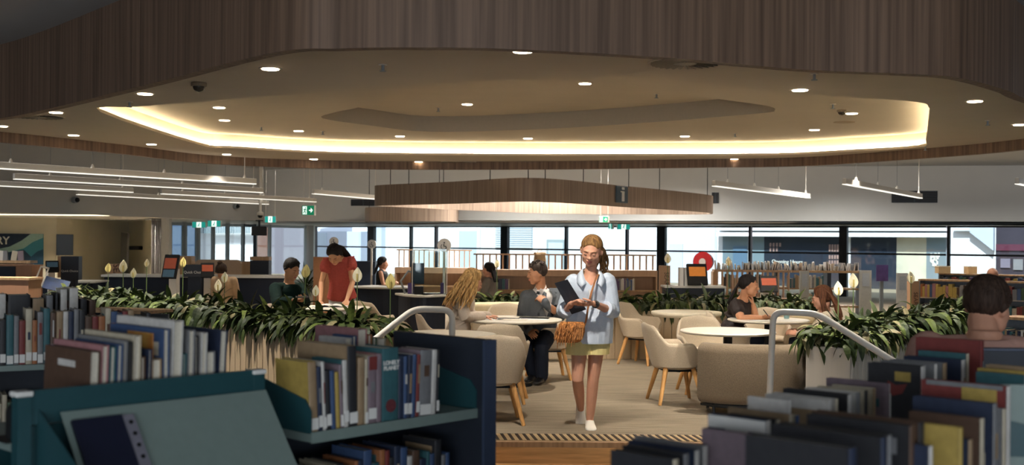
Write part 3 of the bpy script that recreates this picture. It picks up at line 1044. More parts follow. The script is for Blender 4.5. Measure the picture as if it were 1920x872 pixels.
t = thing('hanging_screen', 'black ceiling-hung screen near the glass entrance', 'screen', P(486, 433, 31), 0.2)
mb = MB(); mb.box((0, 0, 0), (0.42, 0.08, 0.26)); mb.build('screen_case', BLACK, t, bevel=0.01)
mb = MB(); mb.tube([(0, 0, 0.13), (0, 0, ZB - t.location.z)], 0.03, 8); mb.box((0, 0, ZB - t.location.z - 0.02), (0.2, 0.08, 0.03)); mb.build('mount', BLACK, t)
# ------------------------------------------------------------------ tub chairs
def tub_shell():
    N, K = 48, 9
    rows_o, rows_i = [], []
    mb = MB()
    def sm(a, b, x):
        t = min(1, max(0, (x - a) / (b - a)))
        return t * t * (3 - 2 * t)
    grid_o, grid_i = [], []
    for i in range(N + 1):
        ph = math.radians(-128 + 256 * i / N)
        ap = abs(math.degrees(ph))
        h = 0.79 - 0.175 * sm(34, 66, ap) - 0.02 * sm(0, 34, ap)
        h -= 0.06 * sm(112, 128, ap)
        co, ci = [], []
        for k in range(K + 1):
            t = k / K
            z = 0.37 + (h - 0.37) * t
            s = 0.80 + 0.26 * math.sin(min(1, (z - 0.37) / 0.42) * PI / 2) ** 1.0 * 0.85
            e = 2.6
            c, sn = math.cos(ph), math.sin(ph)
            rr = (abs(c) ** e + abs(sn) ** e) ** (-1 / e)
            edge = 1.0 - 0.5 * (max(0, t - 0.93) / 0.07) ** 2 * 0.0
            x, y = 0.295 * rr * sn * s, 0.285 * rr * c * s + (0.05 * max(0, c) * t)
            co.append(Vector((x, y, z)))
            th = 0.05 * (1 - 0.35 * t)
            k2 = (1 - th / max(0.05, math.hypot(x, y)))
            ci.append(Vector((x * k2, y * k2, z)))
        top = (co[-1] + ci[-1]) / 2 + Vector((0, 0, 0.016))
        grid_o.append(co + [top])
        grid_i.append(ci + [top])
    rings = []
    for co, ci in zip(grid_o, grid_i):
        rings.append(co + ci[-2::-1])
    mb.loft(rings, 0, True, True)
    # rounded underside
    prof = [(0.001, 0.335), (0.15, 0.337), (0.215, 0.35), (0.238, 0.385), (0.238, 0.40), (0.001, 0.40)]
    mb.lathe(prof, 32)
    return mb
LEGM = OAK
def make_chair(label, loc, rz, fabric=None, name='tub_chair'):
    t = thing(name, label, 'chair', loc, rz, 'upholstered tub chairs')
    fabric = fabric or FABRIC
    tub_shell().build('shell', fabric, t, smooth=True, auto=1.2)
    mb = MB()
    prof = [(0.001, 0.40), (0.22, 0.40), (0.235, 0.42), (0.232, 0.45), (0.20, 0.468), (0.001, 0.475)]
    mb.lathe(prof, 32)
    mb.build('seat_cushion', fabric, t, smooth=True)
    for sx in (-1, 1):
        for sy in (-1, 1):
            mb = MB()
            mb.tube([(sx * 0.15, sy * 0.14, 0.36), (sx * 0.245, sy * 0.225, 0.0)], [0.027, 0.017], 8)
            mb.build('leg', LEGM, t, smooth=True, auto=0.9)
    mb = MB(); mb.box((0, 0, 0.33), (0.30, 0.28, 0.02)); mb.build('under_frame', DARKMETAL, t)
    return t
def at(px, d):
    return Vector(((px - CX) * d / F, d, 0))
c0 = make_chair('cream tub chair with oak legs in side view beside the taupe sofa', at(1268, 11.3), math.radians(98))
def chair(px, d, deg, label):
    return dup(c0, at(px, d), math.radians(deg), label)
chair(1205, 14.8, 55, 'cream tub chair just behind the walking woman, seat turned to the camera')
chair(928, 9.95, 186, 'cream tub chair seen from behind, next to the dark shelf end panel')
chair(942, 11.25, 176, 'cream tub chair with only its rounded back top showing above another chair')
chair(838, 12.35, 96, 'cream tub chair the long-haired blonde woman sits on')
chair(1030, 13.15, -82, 'cream tub chair the man in the grey suit sits on')
chair(950, 14.2, 0, 'tub chair across the round table between the blonde woman and suited man')
chair(1322, 12.05, 4, 'tub chair tucked behind the small round white table')
chair(1380, 13.15, 80, 'tub chair the writing woman sits on')
chair(1440, 13.72, -10, 'cream tub chair behind the writing hand and the papers')
chair(545, 13.8, 62, 'white tub chair the young man in dark green sits on')
chair(700, 15.0, 150, 'tub chair pushed to the table below the woman in red')
chair(795, 11.6, 120, 'cream tub chair beside the low white table, behind the handrail')
chair(1560, 12.5, -80, 'tub chair the long brown-haired person sits on')

# ------------------------------------------------------------------ round tables
def round_table(px, d, r, label, thick=0.028, top=None):
    t = thing('round_table', label, 'table', at(px, d), 0, 'round white tables')
    mb = MB()
    mb.lathe([(0.001, 0.74 - thick), (r - 0.03, 0.74 - thick), (r - 0.004, 0.74 - thick * 0.6), (r, 0.74 - 0.008), (r - 0.006, 0.74), (0.001, 0.74)], 56)
    mb.build('tabletop', top or TABLE_WHITE, t, smooth=True, auto=0.8)
    mb = MB(); mb.cyl((0, 0), 0.045, 0.02, 0.70, 20); mb.cyl((0, 0), 0.16, 0.70, 0.74 - thick, 20); mb.build('column', DARKMETAL, t, smooth=True, auto=0.8)
    mb = MB(); mb.lathe([(0.001, 0.0), (0.22, 0.0), (0.22, 0.008), (0.06, 0.02), (0.001, 0.022)], 40); mb.build('base_disc', DARKMETAL, t, smooth=True, auto=0.8)
    return t
round_table(838, 10.45, 0.47, 'low round white table just behind the dark shelf end panel')
round_table(963, 12.5, 0.55, 'round white table between the blonde woman and the suited man')
round_table(1366, 11.1, 0.47, 'empty round white table behind the taupe sofa')
round_table(1288, 14.05, 0.44, 'thick-edged round table in front of the far planter', 0.06, mat('pale_stone_top', (206, 196, 172), rough=0.4, var=0.03))
round_table(1442, 12.75, 0.46, 'round table with papers where the woman in brown writes')
round_table(622, 14.4, 0.50, 'round white table where the woman in red leans over a book')

# ------------------------------------------------------------------ low upholstered sofa back with black sled legs
def path_sweep(mb, pts, prof, mi=0):
    """prof: (outward offset, z); outward is to the right of travel"""
    rings = []
    for i, p in enumerate(pts):
        a = pts[max(0, i - 1)]
        b = pts[min(len(pts) - 1, i + 1)]
        t = Vector((b.x - a.x, b.y - a.y, 0)).normalized()
        nn = Vector((t.y, -t.x, 0))
        rings.append([Vector((p.x + nn.x * o, p.y + nn.y * o, z)) for o, z in prof])
    mb.loft(rings, mi, True, True)
def rounded(x0, x1, z0, z1, r, k=5):
    out = []
    for cx_, cz_, a0 in ((x1 - r, z0 + r, -90), (x1 - r, z1 - r, 0), (x0 + r, z1 - r, 90), (x0 + r, z0 + r, 180)):
        for i in range(k + 1):
            a = math.radians(a0 + 90 * i / k)
            out.append((cx_ + r * math.cos(a), cz_ + r * math.sin(a)))
    return out
t = thing('curved_sofa', 'low taupe fabric sofa seen from behind, beside the white handrail post', 'sofa', (0, 0, 0))
path = spline([at(1322, 10.62), at(1352, 10.5), at(1420, 10.42), at(1480, 10.45), at(1515, 10.75), at(1540, 11.3)], False, 6)
mb = MB(); path_sweep(mb, path, rounded(-0.10, 0.10, 0.10, 0.665, 0.085)); mb.build('backrest', FABRIC_D, t, smooth=True, auto=1.2)
mb = MB(); path_sweep(mb, path, rounded(-0.42, -0.10, 0.11, 0.42, 0.05)); mb.build('seat_cushion', FABRIC_D, t, smooth=True, auto=1.2)
for px, d in ((1340, 10.5), (1490, 10.5)):
    q = at(px, d)
    mb = MB(); mb.tube([(q.x, q.y, 0.10), (q.x, q.y - 0.03, 0.012), (q.x, q.y + 0.30, 0.012), (q.x, q.y + 0.30, 0.11)], 0.014, 6); mb.build('sled_leg', DARKMETAL, t)
mb = MB(); path_sweep(mb, path, [(-0.04, 0.075), (0.05, 0.075), (0.05, 0.098), (-0.04, 0.098)]); mb.build('base_rail', DARKMETAL, t)
# long cream banquette in front of the far planter
t = thing('banquette', 'long cream cushioned banquette back between the blonde woman and the suited man', 'sofa')
bp = [at(885, 14.75), at(940, 14.9), at(1000, 15.0), at(1056, 15.0)]
mb = MB(); path_sweep(mb, bp, rounded(-0.06, 0.07, 0.62, 0.795, 0.06)); mb.build('bolster', mat('pale_cream_fabric', (232, 216, 178), rough=0.9, var=0.05, scale=60, spec=0.1), t, smooth=True, auto=1.2)
mb = MB(); path_sweep(mb, bp, rounded(-0.05, 0.06, 0.02, 0.62, 0.03)); mb.build('backrest', FABRIC, t, smooth=True, auto=1.2)
t = thing('banquette', 'cream booth back beside the round table under the far planter', 'sofa')
bp = [at(1462, 14.3), at(1500, 14.2), at(1545, 13.9)]
mb = MB(); path_sweep(mb, bp, rounded(-0.06, 0.07, 0.60, 0.74, 0.06)); mb.build('bolster', _mats['pale_cream_fabric'], t, smooth=True, auto=1.2)
mb = MB(); path_sweep(mb, bp, rounded(-0.05, 0.06, 0.02, 0.60, 0.03)); mb.build('backrest', FABRIC, t, smooth=True, auto=1.2)

# ------------------------------------------------------------------ handrails
def rail(pts, label, post):
    t = thing('handrail', label, 'handrail')
    sp_ = []
    for i, p in enumerate(pts):                       # round the corners
        if 0 < i < len(pts) - 1:
            a, b = (pts[i - 1] - p).normalized(), (pts[i + 1] - p).normalized()
            k = min(0.09, (pts[i - 1] - p).length * 0.4, (pts[i + 1] - p).length * 0.4)
            A_, B_ = p + a * k, p + b * k
            for s in range(7):
                u = s / 6
                sp_.append(A_ * (1 - u) ** 2 + p * (2 * u * (1 - u)) + B_ * u ** 2)
        else:
            sp_.append(p)
    mb = MB(); mb.tube(sp_, 0.027, 14); mb.build('rail_tube', WHITE_METAL, t, smooth=True, auto=1.0)
    for q in (pts[0], pts[-1]):
        mb = MB(); mb.lathe([(0.001, 0), (0.055, 0), (0.055, 0.008), (0.03, 0.014), (0.001, 0.014)], 20, 0, Matrix.Translation((q.x, q.y, q.z - 0.004))); mb.build('floor_flange', WHITE_METAL, t)
    return t
rz_ = 0.004
a = P(848, 581, 9.25)
p0 = Vector((a.x, 9.25, rz_)); p1 = Vector((a.x, 9.25, a.z))
p2 = P(776, 579.5, 9.15); p3 = P(724, 620, 8.95); p4 = P(655, 676, 8.6)
rail([p0, p1, p2, p3, p4, Vector((p4.x, p4.y, LOW + 0.004))], 'white tubular stair handrail above the dark shelf end panel', p0)
a = P(1450, 584, 9.25)
p0 = Vector((P(1440, 790, 9.25).x, 9.25, rz_)); p1 = Vector((a.x, 9.25, a.z))
p2 = P(1532, 588, 9.15); p3 = P(1692, 688, 8.75); p4 = P(1765, 735, 8.5)
rail([p0, p1, p2, p3, p4, Vector((p4.x, p4.y, LOW + 0.004))], 'white tubular stair handrail in front of the taupe sofa and planter', p0)

# ------------------------------------------------------------------ planters with peace lilies
LEAFS = [mat('leaf_deep_green', (40, 52, 28), rough=0.5, var=0.25, scale=30, spec=0.2), mat('leaf_green', (60, 72, 36), rough=0.5, var=0.25, scale=30, spec=0.2),
         mat('leaf_bright_green', (88, 102, 48), rough=0.5, var=0.25, scale=30, spec=0.2), mat('leaf_straw', (120, 112, 78), rough=0.6, var=0.15, scale=30)]
SPATHE = mat('cream_spathe', (226, 218, 188), rough=0.6, var=0.06, scale=20)
SPATHE_Y = mat('yellowed_spathe', (206, 190, 120), rough=0.6, var=0.08, scale=20)
STEM = mat('flower_stem', (96, 116, 70), rough=0.6)
def leaf(mb, base, az, el, L, w, droop, mi, roll=0.0):
    segs = 6
    d = Vector((math.cos(az) * math.cos(el), math.sin(az) * math.cos(el), math.sin(el)))
    side0 = Vector((-math.sin(az), math.cos(az), 0))
    p = Vector(base)
    vs, fs = [], []
    for i in range(segs + 1):
        t = i / segs
        wd_ = w * 0.5 * max(0.02, math.sin(PI * min(1, 0.04 + t * 0.96)) ** 0.8) * (1.15 - 0.35 * t)
        up_ = side0.cross(d).normalized() * -1
        side = (side0 * math.cos(roll) + up_ * math.sin(roll))
        vs += [p - side * wd_ + up_ * wd_ * 0.25, p, p + side * wd_ + up_ * wd_ * 0.25]
        d = (d + Vector((0, 0, -droop / segs))).normalized()
        p = p + d * (L / segs)
    for i in range(segs):
        a = i * 3
        fs += [(a, a + 1, a + 4, a + 3), (a + 1, a + 2, a + 5, a + 4)]
    mb.add(vs, fs, mi)
def foliage(mb, A, B, width, z, density, rnd, hmul=1.0):
    A, B = Vector(A), Vector(B)
    t = (B - A); L = t.length; t = t.normalized()
    nn = Vector((-t.y, t.x, 0))
    base_az = math.atan2(nn.y, nn.x)
    for i in range(int(L * density)):
        s = rnd.uniform(0.02, L - 0.02)
        o = rnd.uniform(-1.12, 1.12)
        p = A + t * s + nn * (o * width * 0.46)
        p.z = z + rnd.uniform(0.0, 0.13)
        edge = abs(o) > 0.35
        if edge:
            az = base_az + (0 if o > 0 else PI) + rnd.gauss(0, 0.75)
            el = rnd.uniform(-0.1, 1.0)
            dr = rnd.uniform(1.6, 3.6)
        else:
            az = rnd.uniform(0, 2 * PI)
            el = rnd.uniform(0.5, 1.35)
            dr = rnd.uniform(0.8, 2.4)
        if s < 0.2 or s > L - 0.2:
            az = math.atan2(t.y, t.x) + (PI if s < 0.2 else 0) + rnd.gauss(0, 0.8)
            dr += 0.5
        mi = rnd.choices((0, 1, 2, 3), (40, 34, 16, 10))[0]
        leaf(mb, p, az, el, rnd.uniform(0.17, 0.30) * hmul, rnd.uniform(0.045, 0.08), dr, mi, rnd.uniform(-0.5, 0.5))
def flower(parent, px, py, d, zb_, yel=False, size=1.0, lean=0.0):
    top = P(px, py, d)
    m_ = SPATHE_Y if yel else SPATHE
    hgt = 0.13 * size
    mb = MB(); b = top - Vector((0, 0, hgt * 0.5))
    mb.tube([(b.x - lean, b.y, zb_), (b.x - lean * 0.3, b.y, (zb_ + b.z) / 2 + 0.03), (b.x, b.y, b.z)], 0.005, 6)
    st = mb.build('flower_stem', STEM, parent)
    mb = MB()
    vs, fs = [], []
    for i in range(9):
        u = i / 8
        w_ = 0.042 * size * math.sin(PI * min(1, u * 0.92 + 0.06)) ** 0.85 * (1.25 - 0.5 * u)
        zc = b.z + hgt * u
        for j in (-2, -1, 0, 1, 2):
            vs.append((b.x + w_ * j / 2 + lean * 0.2 * u, b.y + 0.012 * size - abs(j) * 0.010 * size * (1 - u * 0.4) + 0.02 * u * u, zc))
    for i in range(8):
        for j in range(4):
            a = i * 5 + j
            fs.append((a, a + 1, a + 6, a + 5))
    mb.add(vs, fs)
    sp_ = mb.build('spathe', m_, st, smooth=True)
    sm_ = sp_.modifiers.new('t', 'SOLIDIFY'); sm_.thickness = 0.002
    mb = MB(); mb.tube([(b.x, b.y - 0.008, b.z + 0.015), (b.x, b.y - 0.012, b.z + 0.015 + hgt * 0.42)], 0.008 * size, 8, ball=True)
    mb.build('spadix', mat('spadix_yellow', (206, 186, 116), rough=0.8, var=0.1, scale=200), st, smooth=True)
def planter(A, B, width, ztop, zbot, face, label, seed, density=120, fl=(), ribs=0.11, hmul=1.0, fw=1.0):
    A, B = Vector((A[0], A[1], 0)), Vector((B[0], B[1], 0))
    t = thing('planter', label, 'planter', (0, 0, 0), 0, 'long peace lily planters')
    d = (B - A); L = d.length; d = d.normalized(); nn = Vector((-d.y, d.x, 0))
    yaw = math.atan2(d.y, d.x)
    M = Matrix.Translation(((A + B) / 2)) @ Matrix.Rotation(yaw, 4, 'Z')
    mb = MB()
    mb.box((0, 0, (ztop + zbot) / 2), (L, width, ztop - zbot), 0, M)
    k = int(L / ribs)
    for i in range(k):
        x = -L / 2 + (i + 0.5) * L / k
        for s in (-1, 1):
            mb.box((x, s * (width / 2 + 0.008), (ztop + zbot) / 2), (L / k - 0.012, 0.02, ztop - zbot - 0.01), 0, M)
    for s in (-1, 1):
        mb.box((s * (L / 2 + 0.006), 0, (ztop + zbot) / 2), (0.02, width + 0.036, ztop - zbot - 0.01), 0, M)
    mb.build('planter_box', face, t)
    mb = MB(); mb.box((0, 0, ztop + 0.006), (L - 0.06, width - 0.06, 0.02), 0, M); mb.build('soil', mat('dark_soil', (40, 34, 28), rough=1.0, var=0.3, scale=60), t)
    mb = MB(); foliage(mb, A, B, width * fw, ztop + 0.015, density, random.Random(seed), hmul); f = mb.build('foliage', LEAFS, t)
    f['kind'] = 'stuff'
    for q in fl:
        flower(t, q[0], q[1], q[2], ztop, *(q[3:]))
    return t
PLF = mat('pale_planter_boards', (190, 168, 136), rough=0.6, var=0.07, scale=1, stretch=(14, 14, 0.6))
PLW = mat('white_planter_boards', (206, 198, 184), rough=0.6, var=0.04, scale=1, stretch=(14, 14, 0.6))
planter((-1.18, 10.40), (-6.25, 15.75), 0.55, 0.70, LOW, PLF, 'long lily planter on the left side of the seating platform', 3, 330,
        [(203, 502, 15.2, True), (231, 499, 15.0, False, 1.3), (250, 512, 14.7), (343, 492, 14.2, True), (275, 493, 14.9, False, 0.8), (670, 515, 11.3, False, 1.15), (732, 527, 10.9, True, 1.15), (573, 508, 12.0, True, 1.1, 0.03), (592, 545, 11.8, False, 0.9), (421, 520, 13.6, False), (409, 535, 13.8, False, 1.1)])
planter((2.79, 9.85), (5.9, 14.3), 0.36, 0.70, LOW, PLW, 'lily planter beside the stair handrail on the right side', 5, 360,
        [(1600, 526, 11.6, False, 1.2), (1572, 541, 11.0, False, 1.1), (1708, 520, 13.2, False, 1.1)], fw=1.45, hmul=.95)
planter((-0.5, 15.45), (4.3, 15.75), 0.50, 0.66, 0.0, PLF, 'lily planter across the back of the seating platform', 8, 330,
        [(1252, 484, 15.6, False, 1.1), (1366, 490, 15.7, False, 1.0), (932, 494, 15.6, False, 0.9)])
# spiky potted palm by the glass partition
t = thing('potted_palm', 'spiky dark potted palm by the glass partition behind the young man', 'plant', at(572, 19.5))
mb = MB(); mb.lathe([(0.001, 0), (0.17, 0), (0.22, 0.4), (0.2, 0.4), (0.001, 0.36)], 24); mb.build('pot', PLW, t, smooth=True, auto=0.7)
mb = MB(); mb.tube([(0, 0, 0.35), (0.02, 0, 0.7)], 0.025, 8); mb.build('trunk', STEM, t)
mb = MB(); rr = random.Random(2)
for i in range(46):
    leaf(mb, (0.02, 0, 0.66 + rr.random() * 0.12), rr.uniform(0, 2 * PI), rr.uniform(0.1, 1.45), rr.uniform(0.3, 0.5), 0.04, rr.uniform(0.5, 1.6), rr.choice((0, 0, 1)))
mb.build('fronds', LEAFS, t)

# ------------------------------------------------------------------ things on the tables
def sheet(px, py, d, w, l, yaw, label, m=None, z=.7415, name='paper_sheet', n=1):
    q = P(px, py, d)
    t = thing(name, label, 'paper' if name == 'paper_sheet' else name.replace('_', ' '), (q.x, q.y, z), yaw)
    mb = MB(); mb.box((0, 0, .001), (w, l, .0016)); mb.build('top_page', m or PAPER2, t)
    mb = MB(); mb.box((.015, .01, -.0002), (w, l, .0008), 0, Matrix.Rotation(.12, 4, 'Z')); mb.build('under_page', PAPER2, t)
sheet(918, 597, 12.35, .30, .21, .2, 'white paper under the blonde woman\'s hands')
sheet(960, 599, 12.30, .34, .22, -.15, 'cream paper in the middle of the table between the blonde woman and suited man', PAPER)
sheet(1000, 597, 12.45, .30, .21, .1, 'pale paper nearest the suited man on the round table')
t = thing('open_folder', 'open black folder lying on the table before the suited man', 'folder', (at(978, 12.62).x, at(978, 12.62).y, .7415), -.1)
mb = MB(); mb.box((-.16, 0, .003), (.31, .23, .005)); mb.box((.16, 0, .003), (.31, .23, .005)); mb.build('cover', BLACK, t)
mb = MB(); mb.box((-.16, 0, .008), (.28, .20, .004)); mb.build('paper_block', PAPER, t)
sheet(1486, 597, 12.55, .32, .24, .5, 'large white paper hanging over the edge of the writing woman\'s table')
sheet(1432, 599, 12.50, .26, .20, .1, 'white paper under the pen of the writing woman')
t = thing('water_cup', 'clear cup standing on the writing woman\'s table', 'cup', (at(1476, 12.8).x, at(1476, 12.8).y, .7415))
mb = MB(); mb.lathe([(.001, 0), (.030, 0), (.037, .10), (.0345, .10), (.028, .006), (.001, .006)], 20); mb.build('cup_wall', GLASS, t, smooth=True, auto=.8)
mb = MB(); mb.lathe([(.001, .0065), (.028, .0065), (.031, .05), (.001, .05)], 18); mb.build('water', mat('pale_water', (176, 196, 198), rough=0.1), t)
# ------------------------------------------------------------------ people
V = Vector
def ell(p, c, r):
    q = (p - np.array(c)) / np.array(r)
    return (np.sqrt((q * q).sum(-1)) - 1.0) * min(r)
def smin(a, b, k):
    h = np.clip(0.5 + 0.5 * (b - a) / k, 0, 1)
    return b * (1 - h) + a * h - k * h * (1 - h)
def head_sdf(p, male=False):
    j = 1.12 if male else 1.0
    f = ell(p, (0, .018, .03), (.076, .095, .086))
    f = smin(f, ell(p, (0, -.028, -.022), (.060 * j, .066, .084)), .02)
    f = smin(f, ell(p, (0, -.058, -.092), (.030 * j, .030, .022)), .02)
    for s in (-1, 1):
        f = smin(f, ell(p, (s * .046 * j, -.02, -.065), (.018, .035, .025)), .02)
        f = smin(f, ell(p, (s * .040, -.056, -.020), (.022, .022, .022)), .02)
        f = smin(f, ell(p, (s * .078, .016, -.004), (.011, .020, .031)), .004)
    f = smin(f, ell(p, (0, -.079, .026), (.046, .017, .011)), .012)
    for s in (-1, 1):
        f = -smin(-f, ell(p, (s * .031, -.108, .006), (.018, .014, .010)), .014)
        f = smin(f, ell(p, (s * .031, -.0785, .005), (.0145, .0135, .0120)), .004)
    f = smin(f, ell(p, (0, -.096, .000), (.009, .014, .030)), .010)
    f = smin(f, ell(p, (0, -.110, -.022), (.012, .013, .011)), .008)
    for s in (-1, 1):
        f = smin(f, ell(p, (s * .012, -.101, -.026), (.008, .010, .008)), .006)
    f = smin(f, ell(p, (0, -.0925, -.053), (.023, .012, .0065)), .005)
    f = smin(f, ell(p, (0, -.0915, -.064), (.019, .012, .0075)), .005)
    return f
NT, NP_ = 72, 96
_th = np.linspace(0.0, PI, NT + 1)
_ph = np.linspace(0, 2 * PI, NP_, endpoint=False)
_T, _Ph = np.meshgrid(_th, _ph, indexing='ij')
_DIR = np.stack([np.sin(_T) * np.sin(_Ph), -np.sin(_T) * np.cos(_Ph), np.cos(_T)], -1)
HC = np.array((0, 0.0, -0.005))
_hr = {}
def head_radius(male):
    if male not in _hr:
        ts = np.linspace(0.05, 0.17, 121)
        best = np.full(_T.shape, 0.05)
        for t in ts:
            ins = head_sdf(HC + _DIR * t, male) < 0
            best = np.where(ins, t, best)
        lo, hi = best, best + 0.001
        for _ in range(6):
            m_ = (lo + hi) / 2
            ins = head_sdf(HC + _DIR * m_[..., None], male) < 0
            lo, hi = np.where(ins, m_, lo), np.where(ins, hi, m_)
        _hr[male] = lo
    return _hr[male]
def star(mb, rad, M, mi=0):
    pts = HC + _DIR * rad[..., None]
    rings = [[V(pts[i, j]) for j in range(NP_)] for i in range(NT + 1)]
    mb.loft(rings, mi, True, True, M)
def face_y(x, z, male=False):
    ys = np.linspace(-.14, 0, 281)
    p = np.stack([np.full_like(ys, x), ys, np.full_like(ys, z)], -1)
    ins = head_sdf(p, male) < 0
    return ys[np.argmax(ins)] if ins.any() else -0.08

def remesh(mb, voxel, smooth=3, noise_amp=0.0, noise_f=12.0, seed=0):
    me = mb.mesh('tmp', [])
    o = bpy.data.objects.new('tmp', me)
    COL.objects.link(o)
    r = o.modifiers.new('r', 'REMESH'); r.mode = 'VOXEL'; r.voxel_size = voxel
    if smooth:
        s = o.modifiers.new('s', 'SMOOTH'); s.factor = 0.5; s.iterations = smooth
    dg = bpy.context.evaluated_depsgraph_get()
    out = bpy.data.meshes.new_from_object(o.evaluated_get(dg))
    bpy.data.objects.remove(o)
    bpy.data.meshes.remove(me)
    if noise_amp:
        n_ = len(out.vertices)
        co = np.empty(n_ * 3); out.vertices.foreach_get('co', co); co = co.reshape(-1, 3)
        no = np.empty(n_ * 3); out.vertices.foreach_get('normal', no); no = no.reshape(-1, 3)
        for i in range(n_):
            q = V(co[i]) * noise_f + V((seed, seed * 2, 0))
            a = noise.noise(V((q.x, q.y, q.z * 0.55))) + 0.5 * noise.noise(q * 2.1)
            co[i] += no[i] * a * noise_amp
        out.vertices.foreach_set('co', co.ravel())
    return out
def mesh_obj(name, me, m, parent, smooth=True):
    me.materials.clear()
    me.materials.append(m)
    if smooth:
        me.polygons.foreach_set('use_smooth', [True] * len(me.polygons))
    me.name = name
    o = bpy.data.objects.new(name, me)
    COL.objects.link(o)
    o.parent = parent
    return o

def interp(pts, k=6):
    return spline(pts, False, k)
def limb(mb, pts, rads, n=12, k=5, flat=1.0):
    """smooth tapered limb through joints with radii given at fractions (list matches dense list ends)"""
    dense, rr = [], []
    for i in range(len(pts) - 1):
        for s in range(k):
            u = s / k
            dense.append(pts[i].lerp(pts[i + 1], u))
    dense.append(pts[-1])
    m_ = len(dense)
    for i in range(m_):
        x = i / (m_ - 1) * (len(rads) - 1)
        a = int(min(x, len(rads) - 2)); u = x - a
        rr.append(rads[a] * (1 - u) + rads[a + 1] * u)
    mb.tube(dense, rr, n, ball=True, flat=flat)

def torso(mb, pel, neck, lat0, lat1, lev, grow=0.0, bow=0.0, n=20):
    up_ = (neck - pel)
    rings = []
    for t, rx, ry in lev:
        lat = lat0.lerp(lat1, min(1, max(0, t))).normalized()
        u = up_.normalized()
        lat = (lat - u * lat.dot(u)).normalized()
        fw = lat.cross(u).normalized()               # local +x cross up = front (-Y) reversed sign below
        c = pel + up_ * t - fw * (bow * math.sin(PI * min(1, max(0, t))))
        rings.append([c + lat * ((rx + grow) * math.cos(2 * PI * k / n)) + fw * ((ry + grow) * math.sin(2 * PI * k / n)) for k in range(n)])
    mb.loft(rings)

BODY_F = [(-.16, .085, .07), (-.10, .135, .095), (0, .165, .112), (.14, .168, .112), (.32, .140, .098), (.50, .132, .094), (.70, .148, .108), (.84, .150, .100), (.93, .115, .080), (1.0, .062, .060), (1.05, .052, .055)]
BODY_M = [(-.16, .085, .07), (-.10, .135, .095), (0, .160, .112), (.14, .162, .112), (.32, .150, .104), (.50, .152, .106), (.70, .172, .118), (.84, .175, .110), (.93, .130, .085), (1.0, .068, .066), (1.05, .060, .062)]

def hand(mb, wrist, dirv, pn, side, curls=(0.35, 0.4, 0.45, 0.5), s=1.0, thumb=0.5, spread=0.0):
    d = dirv.normalized()
    pn = (pn - d * pn.dot(d)).normalized()
    w = d.cross(pn).normalized() * side             # towards the thumb
    rings = []
    for t, a, b in ((-.015, .026, .019), (.0, .027, .018), (.03, .036, .016), (.06, .041, .015), (.085, .040, .013), (.093, .034, .010)):
        c = wrist + d * (t * s)
        rings.append([c + w * (a * s * math.cos(2 * PI * k / 12)) + pn * (b * s * math.sin(2 * PI * k / 12)) for k in range(12)])
    mb.loft(rings)
    for off, L, cu, rad in ((.030, .070, curls[0], .0085), (.010, .078, curls[1], .0088), (-.011, .073, curls[2], .0084), (-.030, .056, curls[3], .0075)):
        p = wrist + d * (.082 * s) + w * (off * s)
        dd = (d + w * (spread * off * 10)).normalized()
        pts = [p - d * (.02 * s), p]
        ax = 0
        for seg, fr in enumerate((.42, .32, .26)):
            ang = cu * (0.8 if seg == 0 else 1.0)
            dd = (dd * math.cos(ang) + pn * math.sin(ang)).normalized()
            nn = pn - dd * pn.dot(dd)
            p = p + dd * (L * fr * s)
            pts.append(p)
            pn_ = d * -1
            if nn.length < 0.2:
                pn = pn
        mb.tube(pts, [rad * s, rad * s, rad * .95 * s, rad * .88 * s, rad * .75 * s], 8, ball=True)
    b = wrist + d * (.022 * s) + w * (.026 * s)
    t1 = (d * .62 + w * .70 + pn * .35 * thumb).normalized()
    t2 = (d * .85 + w * .30 + pn * .6 * thumb).normalized()
    t3 = (d * .95 + pn * .8 * thumb).normalized()
    p1 = b + t1 * (.038 * s); p2 = p1 + t2 * (.030 * s); p3 = p2 + t3 * (.024 * s)
    mb.tube([b - t1 * .01 * s, b, p1, p2, p3], [.014 * s, .015 * s, .0125 * s, .0105 * s, .0085 * s], 8, ball=True)

def foot(mb, ank, toe_dir, s=1.0, pitch=0.0):
    f = V((toe_dir.x, toe_dir.y, 0)).normalized()
    f = (f * math.cos(pitch) + V((0, 0, -math.sin(pitch)))).normalized()
    lat = V((-f.y, f.x, 0)).normalized()
    u = lat.cross(f) * -1
    if u.z < 0:
        u = -u
    rings = []
    for t, a, h in ((-.075, .022, .04), (-.06, .034, .065), (-.02, .038, .085), (.03, .038, .075), (.08, .044, .055), (.13, .046, .042), (.165, .036, .032), (.18, .018, .02)):
        c = ank + f * (t * s) - u * (.075 * s)
        rings.append([c + lat * (a * s * math.cos(2 * PI * k / 14)) + u * ((h * s) * (0.5 + 0.5 * math.sin(2 * PI * k / 14))) for k in range(14)])
    mb.loft(rings)

